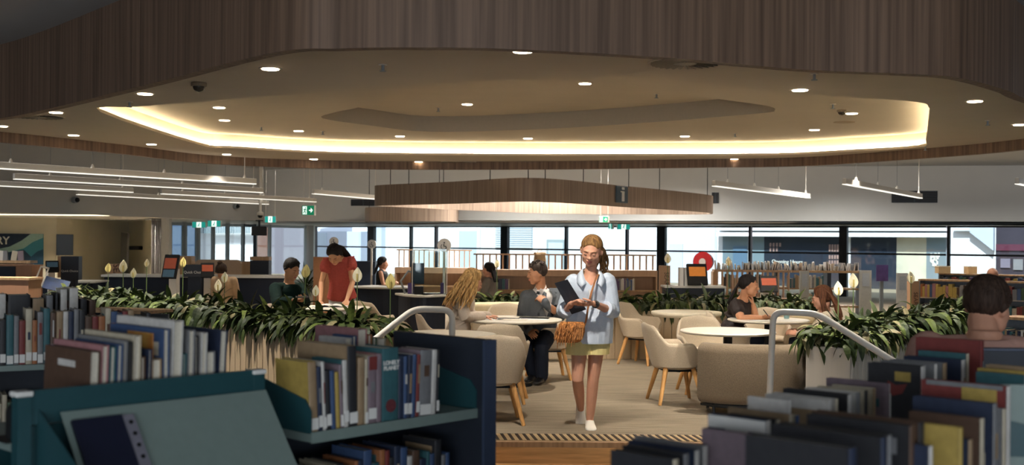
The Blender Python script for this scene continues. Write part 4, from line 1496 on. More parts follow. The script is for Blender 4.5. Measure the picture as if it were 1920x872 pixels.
def seated(sc=1.0, male=False, lean=0.15, z0=0.53, legs_dir=0.0):
    J = {}
    J['pel'] = V((0, 0.02, z0))
    tl = (.53 if male else .49) * sc
    J['neck'] = J['pel'] + V((0, -math.sin(lean) * tl, math.cos(lean) * tl))
    hw = (.19 if male else .165) * sc
    for s, k in ((-1, 'l'), (1, 'r')):
        J['hip' + k] = V((s * .085, 0.0, z0 - .01))
        J['knee' + k] = V((s * .11, -.42 * sc, z0 - .02))
        J['ank' + k] = V((s * .11, -.40 * sc, 0.085))
        J['sh' + k] = J['neck'] + V((s * hw, 0.01, -.065 * sc))
        J['el' + k] = J['sh' + k] + V((s * .05, -.10, -.25))
        J['wr' + k] = J['el' + k] + V((-s * .08, -.22, .03))
    J['head'] = J['neck'] + V((0, -.035, .165 * sc))
    return J
def standing(sc=1.0, male=False):
    J = {}
    J['pel'] = V((0, 0, .93 * sc))
    J['neck'] = V((0, 0.0, (1.45 if male else 1.43) * sc))
    hw = (.19 if male else .165) * sc
    for s, k in ((-1, 'l'), (1, 'r')):
        J['hip' + k] = V((s * .085, 0, .91 * sc))
        J['knee' + k] = V((s * .09, -.02, .50 * sc))
        J['ank' + k] = V((s * .09, 0.02, .085))
        J['sh' + k] = J['neck'] + V((s * hw, 0.0, -.065 * sc))
        J['el' + k] = J['sh' + k] + V((s * .05, .01, -.28 * sc))
        J['wr' + k] = J['el' + k] + V((0, -.06, -.24 * sc))
    J['head'] = J['neck'] + V((0, -.03, .17 * sc))
    return J

SKINS = {'fair': skin_mat('skin_fair', (206, 152, 124)), 'tan': skin_mat('skin_tan', (186, 132, 98)), 'olive': skin_mat('skin_olive', (192, 142, 106))}
LIP = mat('lip_skin', (176, 104, 92), rough=0.45, var=0.03)
BROW = mat('brow_hair', (66, 46, 34), rough=0.8)
LASH = mat('lash_dark', (40, 28, 24), rough=0.6)

def cut_below(me, z):
    bm = bmesh.new(); bm.from_mesh(me)
    bmesh.ops.bisect_plane(bm, geom=bm.verts[:] + bm.edges[:] + bm.faces[:], plane_co=(0, 0, z), plane_no=(0, 0, -1), clear_outer=True)
    bm.to_mesh(me); bm.free()

class Person:
    def __init__(s, label, px, d, deg, z=0.0, group=None):
        s.M = Matrix.Translation(V(((px - CX) * d / F, d, z))) @ Matrix.Rotation(math.radians(deg), 4, 'Z')
        s.Mi = s.M.inverted()
        s.label = label
    def at(s, px, py, d):
        return s.Mi @ P(px, py, d)
    def make(s, J, male=False, sc=1.0, skin='fair', head_rot=(0, 0, 0), voxel=0.006, body=None, hands=None, arm_r=1.0, brow=None, face=True, leg_r=1.0, foot_pitch=(0, 0), hs=1.0, hx=1.04):
        s.J, s.male, s.sc = J, male, sc
        mb = MB()
        lat0 = (J['hipr'] - J['hipl']).normalized()
        lat1 = (J['shr'] - J['shl']).normalized()
        s.lat0, s.lat1 = lat0, lat1
        s.lev = [(t, a * sc, b * sc) for t, a, b in (body or (BODY_M if male else BODY_F))]
        torso(mb, J['pel'], J['neck'], lat0, lat1, s.lev)
        mb.tube([J['shl'].lerp(J['shr'], .1) , J['shl'].lerp(J['shr'], .5) + V((0, 0, .03)), J['shl'].lerp(J['shr'], .9)], [.05 * sc, .06 * sc, .05 * sc], 12, ball=True)
        hd = J['head']
        s.HM = Matrix.Translation(hd) @ Matrix.Rotation(math.radians(head_rot[1]), 4, 'Z') @ Matrix.Rotation(math.radians(head_rot[0]), 4, 'X') @ Matrix.Rotation(math.radians(head_rot[2]), 4, 'Y') @ Matrix.Diagonal((sc * hs * hx, sc * hs, sc * hs, 1))
        nk = .054 if male else .049
        base = s.HM @ V((0, .03, -.06))
        mb.tube([J['neck'] + V((0, 0, -.04)), J['neck'].lerp(base, .5), base], [nk * 1.25 * sc, nk * sc, nk * sc], 14, ball=True)
        star(mb, head_radius(male), s.HM)
        a = arm_r * sc * (1.12 if male else 1.0)
        for k, sd in (('l', -1), ('r', 1)):
            limb(mb, [J['sh' + k], J['el' + k], J['wr' + k]], [.046 * a, .045 * a, .041 * a, .036 * a, .037 * a, .031 * a, .023 * a], 12)
            limb(mb, [J['hip' + k], J['knee' + k], J['ank' + k]], [x * leg_r * sc for x in (.082, .080, .068, .054, .053, .045, .034)], 14)
            fd = V((0, -1, 0))
            foot(mb, J['ank' + k], fd, sc * .97, foot_pitch[0 if k == 'l' else 1])
            h = (hands or {}).get(k, {})
            dv = h.get('dir', (J['wr' + k] - J['el' + k]))
            pn = h.get('palm', V((-sd * 0.7, 0, -0.7)))
            hand(mb, J['wr' + k], dv, pn, h.get('side', 1 if k == 'l' else -1), h.get('curl', (.4, .42, .45, .5)), (1.08 if male else 0.98) * sc, h.get('thumb', .6), h.get('spread', 0))
        me = remesh(mb, voxel, 2)
        o = mesh_obj('person', me, SKINS[skin], None)
        o.matrix_world = s.M
        tag(o, s.label, 'person')
        s.o = o
        if face:
            bm_ = brow or BROW
            zz = lambda p: s.HM @ V(p)
            for sd in (-1, 1):
                pts, pl = [], []
                for i in range(7):
                    u = i / 6
                    x = sd * (.014 + .034 * u)
                    z = .0255 + .007 * math.sin(u * PI * 0.8) - .004 * u
                    pts.append(zz((x, face_y(x, z, male) - .0008, z)))
                    x2 = sd * (.018 + .027 * u)
                    z2 = .002 - .0035 * math.sin(PI * u)
                    pl.append(zz((x2, face_y(x2, z2, male) - .0006, z2)))
                m1 = MB(); m1.tube(pts, [.0012, .0026, .003, .003, .0026, .002, .001], 6, flat=1.0); m1.build('eyebrow', bm_, o, smooth=True)
                m1 = MB(); m1.tube(pl, [.0008, .0014, .0017, .0018, .0018, .0017, .001], 6); m1.build('eyelash', LASH, o, smooth=True)
            m1 = MB()
            vs, fs = [], []
            for i in range(11):
                u = -1 + 2 * i / 10
                x = u * .0225
                for zc in (-.0475 - .003 * abs(u) ** 2 - .0015 * (1 - min(1, abs(u) * 4)), -.0525 - .001 * u * u, -.0578, -.0635 + .003 * u * u, -.0705 + .010 * u * u):
                    zc = zc if abs(u) < 1 else -.058 + (zc + .058) * .25
                    vs.append(zz((x, face_y(x, zc, male) - .0012, zc)))
            for i in range(10):
                for j in range(4):
                    fs.append((i * 5 + j, i * 5 + j + 1, i * 5 + j + 6, i * 5 + j + 5))
            m1.add(vs, fs)
            m1.build('lips', LIP, o, smooth=True)
        return o
    # -------- clothing
    def top(s, name, m, grow=0.018, t0=-0.1, t1=0.97, sleeve=1.0, sgrow=0.016, flare=0.0, voxel=0.007, wr=0.003, vneck=None, cuff=0.0, nf=14, hem=None):
        J = s.J
        mb = MB()
        lev = [(t, a + flare * max(0, (0.45 - t)), b + flare * max(0, (0.45 - t))) for t, a, b in s.lev if max(t0, -.06) < t < t1]
        f0 = lambda t: [np.interp(t, [q[0] for q in s.lev], [q[i] for q in s.lev]) for i in (1, 2)]
        e0, e1 = f0(max(t0, -.1)), f0(t1)
        lev = [(t0, e0[0] + flare * max(0, .45 - t0), e0[1] + flare * max(0, .45 - t0))] + lev + [(t1, e1[0], e1[1])]
        torso(mb, J['pel'], J['neck'], s.lat0, s.lat1, lev, grow)
        k = s.sc * (1.12 if s.male else 1)
        sl = J['shl'].lerp(J['shr'], .08); sr_ = J['shl'].lerp(J['shr'], .92)
        mb.tube([sl, J['shl'].lerp(J['shr'], .5) + V((0, 0, .012)), sr_], [.05 * k + grow * .7, .052 * k + grow * .5, .05 * k + grow * .7], 14, ball=True)
        if sleeve > 0:
            for q in 'lr':
                A, E, W = J['sh' + q], J['el' + q], J['wr' + q]
                if sleeve <= 0.5:
                    pts = [A, A.lerp(E, sleeve * 2)]
                    rr_ = [.05 * k + sgrow, .05 * k + sgrow * 1.2]
                else:
                    pts = [A, E, E.lerp(W, (sleeve - 0.5) * 2)]
                    rr_ = [.05 * k + sgrow, .048 * k + sgrow, .042 * k + sgrow * 1.1, .038 * k + sgrow, .03 * k + sgrow + cuff]
                limb(mb, pts, rr_, 14)
        me = remesh(mb, voxel, 3, wr, nf, seed=len(bpy.data.objects) % 17)
        if hem is not None:
            cut_below(me, hem)
        if vneck:                                    # open neckline: cut the front panel away above a V
            bm = bmesh.new(); bm.from_mesh(me)
            up_ = (J['neck'] - J['pel']).normalized()
            lat = (s.lat1 - up_ * s.lat1.dot(up_)).normalized()
            fw = lat.cross(up_)
            if fw.y > 0 and True:
                pass
            front = -V((0, 1, 0))
            front = (front - up_ * front.dot(up_)).normalized()
            tl = (J['neck'] - J['pel']).length
            kill = []
            for f_ in bm.faces:
                c = f_.calc_center_median() - J['pel']
                t = c.dot(up_) / tl
                x = abs(c.dot(lat))
                if c.dot(front) > 0 and t > vneck[0] and x < (t - vneck[0]) * vneck[1]:
                    kill.append(f_)
            bmesh.ops.delete(bm, geom=kill, context='FACES')
            bm.to_mesh(me); bm.free()
        return mesh_obj(name, me, m, s.o)
    def legs(s, name, m, frac=1.0, grow=0.014, flare=0.0, voxel=0.007, wr=0.003, t1=0.2, hem=None):
        J = s.J
        mb = MB()
        lev = [(t, a, b) for t, a, b in s.lev if -.15 <= t <= t1]
        torso(mb, J['pel'], J['neck'], s.lat0, s.lat1, lev, grow)
        for q in 'lr':
            A, E, W = J['hip' + q], J['knee' + q], J['ank' + q]
            if frac <= .5:
                u = frac * 2
                limb(mb, [A, A.lerp(E, u * .5), A.lerp(E, u)], [(.085) * s.sc + grow, .083 * s.sc + grow + flare * .5, .08 * s.sc + grow + flare], 16)
            else:
                limb(mb, [A, E, E.lerp(W, (frac - .5) * 2)], [x * s.sc + grow for x in (.084, .08, .07, .06, .057, .052, .048)], 14)
        me = remesh(mb, voxel, 3, wr, 13, seed=3)
        if hem is not None:
            cut_below(me, hem)
        return mesh_obj(name, me, m, s.o)
    def shoes(s, m, sole=None, pitch=(0, 0)):
        for i, q in enumerate('lr'):
            mb = MB(); foot(mb, s.J['ank' + q] + V((0, -.002, .002)), V((0, -1, 0)), 1.08 * s.sc, pitch[i])
            me = remesh(mb, 0.006, 2)
            sh = mesh_obj('shoe', me, m, s.o)
            if sole and pitch[i] == 0:
                a = s.J['ank' + q]
                mb = MB()
                ring = [V((a.x + .045 * s.sc * math.cos(t) * (1 - .15 * max(0, math.sin(t))), a.y - .055 - .135 * s.sc * math.sin(t) * -1 * -1, 0)) for t in np.linspace(0, 2 * PI, 20, endpoint=False)]
                mb.prism([(p.x, p.y) for p in ring], max(0.001, a.z - .085), a.z - .068)
                mb.build('sole', sole, sh)
    def hair(s, m, line=0.066, side=-0.005, nape=-0.075, thick=0.016, amp=0.004, strands=(), freq=40, front_y=-.065, top_extra=0.0, name='hair', ear=True):
        r = head_radius(s.male).copy()
        base = HC + _DIR * r[..., None]
        x, y, z = base[..., 0], base[..., 1], base[..., 2]
        hl = np.interp(y, [-.12, front_y, -.03, .0, .025, .05, .12], [line + .01, line, (line + side) / 2 + .012, side, side - .02, nape, nape])
        hl = hl + .006 - 0.050 * np.clip(np.abs(x) / .07, 0, 1) ** 2 * np.clip((-.02 - y) / .03, 0, 1)
        g = np.clip((z - hl) / .016, 0, 1)
        ramp = 0.35 + 0.65 * np.clip((z - hl) / .06, 0, 1)
        g = g * g * (3 - 2 * g)
        ang = np.arctan2(x, y)
        rnd = np.random.RandomState(4)
        wob = np.zeros_like(r)
        for q in range(5):
            wob += np.sin(ang * (freq * (0.4 + q * .33)) + rnd.rand() * 6 + z * (20 + 30 * q)) / 5
        th = thick * ramp * (0.75 + 0.45 * np.clip(z / .1, 0, 1)) + top_extra * np.clip((z - .05) / .06, 0, 1) + amp * wob
        rad = r + g * th - (1 - g) * .010
        mb = MB(); star(mb, rad, s.HM)
        for st in strands:
            pts = [s.HM @ V(p) if w == 'h' else V(p) for w, p in st[0]]
            pts = spline(pts, False, 4)
            rr_ = [float(np.interp(i / (len(pts) - 1), np.linspace(0, 1, len(st[1])), st[1])) for i in range(len(pts))]
            mb.tube(pts, rr_, 7, ball=True)
        return mb.build(name, m, s.o, smooth=True)

def lock_bundle(n, roots, tips, rad, rnd, wave=0.01, jitter=0.02, mids=None):
    """wavy locks between a root area and a tip area; every point is ('h', head coords)"""
    out = []
    for i in range(n):
        u = i / max(1, n - 1)
        a = roots(u, rnd); b = tips(u, rnd)
        m_ = mids(u, rnd) if mids else (a + b) / 2
        pts = []
        ph = rnd.uniform(0, 6)
        for k in range(8):
            t = k / 7
            p = a * (1 - t) ** 2 + m_ * (2 * t * (1 - t)) + b * t ** 2
            p = p + V((math.sin(ph + t * 9), math.cos(ph * 1.3 + t * 8), 0)) * (wave * t)
            pts.append(('h', p))
        out.append((pts, [rad * .7, rad, rad, rad * .95, rad * .8, rad * .35]))
    return out
# ---------------- the walking woman
HAIR_GOLD = hair_mat('golden_brown_hair', (104, 75, 46), (150, 112, 68))
HAIR_BLONDE = hair_mat('honey_blonde_hair', (150, 112, 66), (206, 166, 108))
HAIR_BLACK = hair_mat('black_hair', (22, 19, 18), (38, 32, 30))
HAIR_DARK = hair_mat('dark_brown_hair', (44, 32, 26), (66, 50, 40))
HAIR_AUBURN = hair_mat('auburn_brown_hair', (74, 44, 30), (110, 70, 46))
LINEN = mat('pale_blue_linen', (200, 211, 224), rough=0.9, var=0.06, scale=180, bump=0.15, spec=0.1)
YELLOW = mat('pale_yellow_linen', (226, 210, 146), rough=0.9, var=0.04, scale=150, bump=0.1, spec=0.1)
SHOE_W = mat('white_canvas', (222, 214, 200), rough=0.8, var=0.03)
SOLE = mat('white_rubber', (206, 198, 184), rough=0.6)
rnd = random.Random(11)

W = Person('woman walking in a pale blue linen shirt and yellow shorts, holding a dark folder', 1108, 9.72, 0)
D = 9.72
J = standing(1.0)
J['pel'] = W.at(1106, 608, D); J['neck'] = W.at(1107, 517, D)
J['hipl'] = W.at(1089, 612, D); J['hipr'] = W.at(1123, 612, D)
J['shl'] = W.at(1075, 531, D); J['shr'] = W.at(1139, 529, D)
J['ell'] = W.at(1059, 583, D - .02); J['wrl'] = W.at(1072, 569, D - .25)
J['elr'] = W.at(1147, 584, D - .02); J['wrr'] = W.at(1113, 569, D - .28)
J['kneel'] = W.at(1083, 712, D - .10); J['ankl'] = W.at(1089, 766, D + .22)
J['kneer'] = W.at(1112, 712, D - .02); J['ankr'] = W.at(1106, 787, D + .02)
J['head'] = W.at(1109, 471.5, D - .055)
W.make(J, skin='fair', head_rot=(20, -14, 5), voxel=0.0042, hs=1.03, hx=1.10, leg_r=.92,
       hands={'l': {'dir': V((.14, -.06, .045)), 'palm': V((.15, -.5, -.8)), 'curl': (.35, .4, .45, .5), 'thumb': .2},
              'r': {'dir': V((-.16, -.02, -.015)), 'palm': V((0, .45, .9)), 'curl': (.3, .3, .3, .35), 'thumb': .5}}, foot_pitch=(0.95, 0.0),
       brow=mat('brow_light', (128, 92, 60), rough=0.8))
W.legs('shorts', YELLOW, 0.31, 0.020, 0.020, 0.006, 0.003, 0.2, hem=0.640)
sh = W.top('shirt', LINEN, 0.022, -0.46, 0.985, 0.58, 0.030, 0.045, 0.0055, 0.0065, (0.80, 0.40), 0.008, 11, hem=0.735)
# rolled cuffs and collar
for q in 'lr':
    A, E, Wr = J['sh' + q], J['el' + q], J['wr' + q]
    p = E.lerp(Wr, .12); e = E.lerp(Wr, .36)
    mb = MB(); mb.tube([p, p.lerp(e, .5), e], [.070, .072, .066], 16)
    me = remesh(mb, .005, 2, .004, 25); mesh_obj('rolled_cuff', me, LINEN, sh)
nk = J['neck']
for sd in (-1, 1):
    mb = MB()
    a = nk + V((sd * .012 + sd * .05, .05, .045)); b = nk + V((sd * .068, -.005, .03)); c = nk + V((sd * .055, -.085, -.035)); d_ = nk + V((sd * .095, -.085, -.085))
    outer = [nk + V((sd * .092, .060, .018)), nk + V((sd * .118, -.015, .005)), nk + V((sd * .122, -.105, -.050)), nk + V((sd * .085, -.150, -.095))]
    innr = [nk + V((sd * .030, .080, .062)), nk + V((sd * .064, .01, .058)), nk + V((sd * .062, -.075, .008)), nk + V((sd * .042, -.125, -.060))]
    vs = []
    for a, b in zip(spline(innr, False, 4), spline(outer, False, 4)):
        vs += [a, a.lerp(b, .5) + V((0, -.008, .008)), b]
    k = len(vs) // 3
    mb.add(vs, [(i * 3 + j, i * 3 + j + 1, i * 3 + j + 4, i * 3 + j + 3) for i in range(k - 1) for j in range(2)])
    o = mb.build('collar', LINEN, sh, smooth=True)
    m_ = o.modifiers.new('t', 'SOLIDIFY'); m_.thickness = 0.005
for k in range(4):
    p = J['pel'].lerp(J['neck'], .74 - .2 * k)
    mb = MB(); mb.sphere((p.x + .004, p.y - .150 + .004 * k, p.z), (.007, .003, .007), 10, 6); mb.build('button', PAPER2, sh)
W.shoes(SHOE_W, None, (0.95, 0.0))
# golden hair tied back, wavy ponytail over the shoulder
pony = lock_bundle(26, lambda u, r: V((r.uniform(-.01, .03), .105 + r.uniform(-.01, .015), .035 + r.uniform(-.02, .02))),
                   lambda u, r: V((.075 + r.uniform(-.035, .045), .085 + r.uniform(-.03, .05), -.20 + r.uniform(-.05, .06))), .011, rnd, .016,
                   mids=lambda u, r: V((.07 + r.uniform(-.02, .03), .16 + r.uniform(-.03, .02), -.02)))
sides = lock_bundle(10, lambda u, r: V((.068 + r.uniform(-.006, .006), .02 + u * .06, .05)), lambda u, r: V((.06, .11, .03)), .009, rnd, .003)
W.hair(HAIR_GOLD, 0.070, 0.0, -0.06, 0.012, 0.0025, pony + sides, 44, -.075, 0.010)
mb = MB(); wp = J['wrr'].lerp(J['elr'], .10); ax = (J['wrr'] - J['elr']).normalized()
mb.tube([wp - ax * .011, wp + ax * .011], .034, 16); ws = mb.build('watch_strap', mat('grey_strap', (86, 82, 80), rough=0.6), W.o)
mb = MB(); mb.box((wp.x, wp.y - .032, wp.z + .008), (.030, .010, .032)); mb.build('watch_face', BLACK, ws, bevel=.003)
mb = MB()
r0 = J['pel'].lerp(J['neck'], .72) + V((-.012, -.155, -.03))
for q in ((-.012, .035), (.006, .030), (-.006, -.05), (.016, -.045)):
    mb.tube([r0, r0 + V((q[0], -.004, q[1]))], [.006, .004], 6)
mb.build('white_key_tag', PAPER2, W.o)
# folder she holds
c1, c2, c3, c4 = P(1040, 531, D - .215), P(1064, 524, D - .235), P(1099, 580, D - .185), P(1072, 589, D - .175)
nn = (c2 - c1).cross(c4 - c1).normalized()
if nn.y > 0:
    nn = -nn
fo = thing('folder', 'dark folder held against the chest by the walking woman', 'folder', c4)
mb = MB(); mb.hexa([p - c4 for p in (c1, c2, c3, c4)], [p - c4 - nn * .004 for p in (c1, c2, c3, c4)]); mb.build('back_cover', mat('charcoal_folder', (36, 38, 44), rough=0.5), fo)
mb = MB(); mb.hexa([p - c4 + nn * .004 for p in (c1, c2, c3, c4)], [p - c4 + nn * .008 for p in (c1, c2, c3, c4)]); mb.build('front_cover', _mats['charcoal_folder'], fo)
mb = MB(); k = [(p - c4) * .97 + (c2 - c4) * .01 for p in (c1, c2, c3, c4)]; mb.hexa([p + nn * .0005 for p in k], [p + nn * .0035 for p in k]); mb.build('paper_sheets', PAPER2, fo)
# woven shoulder bag with fringe, hanging at her hip
bg_ = thing('shoulder_bag', 'woven tan shoulder bag with fringe at the walking woman\'s hip', 'bag', P(1070, 622, D - .20))
BAGM = mat('woven_tan_leather', (150, 92, 44), rough=0.75, var=0.35, scale=70, bump=0.8, c2=(190, 126, 66))
rings = []
for z, w, dp, sx in ((.085, .098, .030, .012), (.06, .112, .045, .01), (.0, .124, .052, 0), (-.05, .122, .050, -.012), (-.085, .105, .038, -.018), (-.095, .08, .02, -.02)):
    rings.append([V((sx + w * .98 * (abs(math.cos(t)) ** .6) * (1 if math.cos(t) >= 0 else -1), dp * (abs(math.sin(t)) ** .8) * (1 if math.sin(t) >= 0 else -1), z - .12 * 0 - .15 * sx)) for t in np.linspace(0, 2 * PI, 28, endpoint=False)])
mb = MB(); mb.loft(rings); mb.build('bag_body', BAGM, bg_, smooth=True, auto=1.0)
mb = MB()
for i in range(42):
    x = rnd.uniform(-.12, .06); z = rnd.uniform(-.03, .085)
    L = rnd.uniform(.05, .12)
    mb.tube([(x, -.052, z), (x - .008 + rnd.uniform(-.01, .01), -.064, z - L * .5), (x - .02 + rnd.uniform(-.015, .015), -.058, z - L)], [.004, .005, .003], 5)
mb.build('fringe', mat('tan_fringe', (146, 92, 48), rough=0.8, var=0.3, scale=40, c2=(178, 118, 64)), bg_)
mb = MB()
for i in range(5):
    for j in range(4):
        mb.box((.035 + i * .017 - j * .004, -.053, .05 - j * .032), (.013, .012, .028), 0, None)
mb.build('woven_panel', mat('glossy_tan_weave', (176, 116, 58), rough=0.35, var=0.3, scale=50, spec=0.6), bg_)
mb = MB()
rel = lambda px, py, d: P(px, py, d) - bg_.location
sp_ = spline([rel(1126, 517, D + .02), rel(1121, 516, D - .10), rel(1115, 530, D - .165), rel(1108, 552, D - .19), rel(1103, 575, D - .20), rel(1099, 600, D - .20), rel(1095, 612, D - .19)], False, 4)
mb.tube(sp_, .009, 8, flat=.5)
mb.build('strap', mat('tan_strap', (150, 98, 58), rough=0.6, var=0.15, scale=60), bg_)

# ---------------- man in a grey suit
SUIT = mat('grey_suit_wool', (84, 88, 92), rough=0.9, var=0.10, scale=180, bump=0.1, spec=0.15)
TROUS = mat('dark_navy_trousers', (30, 34, 44), rough=0.9, var=0.08, scale=150, spec=0.1)
SHIRT_W = mat('white_cotton', (212, 206, 200), rough=0.85, var=0.03)
TIE = mat('grey_tie', (62, 66, 70), rough=0.7)
SHOE_B = mat('black_leather', (20, 19, 20), rough=0.35, spec=0.5)
Mn = Person('man in a grey suit and tie sitting at the round table', 1014, 13.05, -22)
J = seated(1.04, True, 0.08, 0.53)
J['neck'] = Mn.at(1014, 541, 12.98)
J['head'] = Mn.at(1007, 513, 12.92)
J['shl'] = Mn.at(987, 556, 12.90); J['shr'] = Mn.at(1043, 552, 13.08)
J['ell'] = Mn.at(978, 602, 13.12); J['wrl'] = Mn.at(994, 622, 12.62)
J['elr'] = Mn.at(1050, 592, 12.92); J['wrr'] = Mn.at(1022, 567, 12.66)
J['kneel'] = Mn.at(985, 650, 12.65); J['ankl'] = Mn.at(1000, 700, 12.75)
J['kneer'] = Mn.at(1015, 652, 12.55); J['ankr'] = Mn.at(1016, 704, 12.60)
Mn.make(J, True, 1.04, 'tan', (8, -54, 0), 0.006, hands={'r': {'dir': V((-.11, .0, .08)), 'palm': V((-.3, .5, -.4)), 'curl': (1.1, 1.2, 1.25, 1.3), 'thumb': 1.0}})
Mn.legs('trousers', TROUS, 1.0, 0.022, 0)
Mn.top('shirt', SHIRT_W, 0.008, 0.1, 1.0, 0, 0, 0, 0.007, 0.001)
jk = Mn.top('jacket', SUIT, 0.026, -0.12, 0.97, 0.98, 0.020, 0.02, 0.006, 0.004, (0.42, 0.20), 0.004)
up_ = (J['neck'] - J['pel']).normalized()
for sd in (-1, 1):                                   # lapels
    a = J['neck'] + V((sd * .075, .01, .005)); b = J['neck'] + V((sd * .105, -.115, -.14)); c = J['pel'].lerp(J['neck'], .45) + V((sd * .012, -.150, 0)); d_ = J['neck'] + V((sd * .050, -.075, -.03))
    mb = MB(); mb.add([a, b, c, d_], [(0, 1, 2, 3)]); o = mb.build('lapel', SUIT, jk); m_ = o.modifiers.new('t', 'SOLIDIFY'); m_.thickness = .007
mb = MB()
t0 = J['neck'] + V((0, -.085, -.035)); t1 = J['pel'].lerp(J['neck'], .42) + V((0, -.132, 0))
mb.tube([t0, t0 + V((0, -.012, -.03))], [.018, .022], 8); mb.tube([t0 + V((0, -.012, -.03)), t0.lerp(t1, .5) + V((0, -.016, 0)), t1], [.020, .032, .036], 8, flat=.25)
mb.build('tie', TIE, Mn.o, smooth=True)
for sd in (-1, 1):
    mb = MB(); nk = J['neck']
    mb.add([nk + V((sd * .06, .03, .045)), nk + V((sd * .072, -.02, .01)), nk + V((sd * .055, -.10, -.06)), nk + V((sd * .012, -.095, -.02)), nk + V((sd * .045, -.04, .035))], [(0, 1, 4), (1, 2, 3, 4)])
    o = mb.build('shirt_collar', SHIRT_W, Mn.o); m_ = o.modifiers.new('t', 'SOLIDIFY'); m_.thickness = .004
Mn.shoes(SHOE_B)
curls = []
for i in range(60):
    th, ph = rnd.uniform(0, 1.15), rnd.uniform(0, 2 * PI)
    c = V((.080 * math.sin(th) * math.cos(ph), .018 + .100 * math.sin(th) * math.sin(ph), .045 + .088 * math.cos(th)))
    if c.y < -.06 and c.z < .07:
        continue
    a = rnd.uniform(0, 6)
    curls.append(([('h', c), ('h', c * 1.07 + V((math.cos(a) * .012, math.sin(a) * .012, .004))), ('h', c * 1.03 + V((math.cos(a + 1) * .022, math.sin(a + 1) * .022, 0)))], [.008, .010, .005]))
Mn.hair(hair_mat('dark_curly_hair', (40, 32, 28), (72, 60, 52)), .062, -.01, -.055, .014, .005, curls, 36, -.06, .008)
mb = MB(); p = J['wrr'].lerp(J['elr'], .08); ax = (J['wrr'] - J['elr']).normalized(); mb.tube([p - ax * .01, p + ax * .01], .036, 14); mb.build('watch_strap', BLACK, Mn.o)
mb = MB(); p = J['wrr'].lerp(J['elr'], .18); mb.tube([p - ax * .02, p + ax * .012], .037, 14); mb.build('shirt_cuff', SHIRT_W, Mn.o)

# ---------------- blonde woman
BLAZER = mat('oatmeal_blazer', (186, 172, 156), rough=0.9, var=0.08, scale=150, bump=0.1, spec=0.1)
B = Person('woman with long wavy blonde hair in an oatmeal blazer sitting at the round table', 862, 12.35, 100)
J = seated(1.0, False, 0.35, 0.53)
J['neck'] = B.at(873, 549, 12.22)
J['head'] = B.at(886, 529, 12.12)
J['shl'] = B.at(868, 563, 12.52); J['shr'] = B.at(866, 561, 12.10)
J['elr'] = B.at(872, 595, 12.02); J['wrr'] = B.at(906, 593.5, 12.32)
J['ell'] = B.at(885, 592, 12.58); J['wrl'] = B.at(917, 592.5, 12.58)
B.make(J, False, 1.0, 'fair', (22, 8, 0), 0.0065, hands={'r': {'dir': V((.0, -.15, -.01)), 'palm': V((0, 0, -1)), 'curl': (.15, .15, .2, .3)}, 'l': {'dir': V((0, -.15, -.01)), 'palm': V((0, 0, -1))}})
B.legs('trousers', mat('black_trousers', (26, 26, 30), rough=0.9), 1.0, 0.02)
B.top('blazer', BLAZER, 0.022, -0.12, 0.97, 0.96, 0.018, 0.012, 0.006, 0.005, None, 0.004)
B.shoes(SHOE_B)
locks = []
rb = random.Random(5)
for sd in (-1, 1):
    locks += lock_bundle(24, lambda u, r: V((sd * (.02 + .05 * u), -.02 + .10 * u, .10 - .03 * u)),
                         lambda u, r: V((sd * (.075 + r.uniform(-.03, .03)), -.05 + .16 * u + r.uniform(-.02, .02), -.27 + r.uniform(-.06, .08))), .013, rb, .022,
                         mids=lambda u, r: V((sd * (.125 + r.uniform(-.01, .02)), -.02 + .14 * u, .0)))
locks += lock_bundle(26, lambda u, r: V((-.06 + .12 * u, .085, .08)), lambda u, r: V((-.10 + .20 * u + r.uniform(-.02, .02), .14 + r.uniform(-.02, .06), -.30 + r.uniform(-.05, .08))), .014, rb, .022,
                     mids=lambda u, r: V((-.08 + .16 * u, .155, -.05)))
B.hair(HAIR_BLONDE, .068, -.03, -.09, .022, .006, locks, 36, -.06, .008)

# ---------------- young man in dark green
A_ = Person('young man with black hair in a dark green shirt looking at his phone', 540, 13.7, 44)
J = seated(1.0, True, 0.10, 0.55)
J['neck'] = A_.at(542, 530, 13.65)
J['head'] = A_.at(547, 506.5, 13.56)
J['shl'] = A_.at(516, 541, 13.5); J['shr'] = A_.at(563, 541, 13.85)
J['ell'] = A_.at(520, 568, 13.3); J['wrl'] = A_.at(549, 563, 13.15)
J['elr'] = A_.at(572, 568, 13.6); J['wrr'] = A_.at(566, 563, 13.30)
A_.make(J, True, 1.0, 'olive', (20, 8, 0), 0.006, hands={'l': {'dir': V((.12, -.10, .01)), 'palm': V((0, 0.3, .9)), 'curl': (.4, .4, .4, .4)}, 'r': {'palm': V((-.5, 0, .6))}})
A_.legs('trousers', TROUS, 1.0, 0.02)
A_.top('shirt', mat('bottle_green_shirt', (24, 42, 38), rough=0.9, var=0.1, scale=100, spec=0.1), 0.022, -.1, 0.985, .92, .02, .01, .0065, .004)
A_.shoes(SHOE_B)
tuft = []
for i in range(46):
    th, ph = rnd.uniform(0, 1.0), rnd.uniform(0, 2 * PI)
    c = V((.078 * math.sin(th) * math.cos(ph), .015 + .098 * math.sin(th) * math.sin(ph), .045 + .085 * math.cos(th)))
    tuft.append(([('h', c), ('h', c * 1.05 + V((.004, -.004, .003))), ('h', c * 1.07 + V((.010, -.010, -.008)))], [.010, .010, .003]))
A_.hair(HAIR_BLACK, .060, -.005, -.05, .018, .004, tuft, 40, -.06, .012)
ph_ = thing('phone', 'black phone held by the young man in dark green', 'phone', P(567, 557, 13.05), math.radians(20))
mb = MB(); mb.box((0, 0, 0), (.15, .075, .008), 0, Matrix.Rotation(.25, 4, 'X')); mb.build('phone_body', BLACK, ph_, bevel=.003)
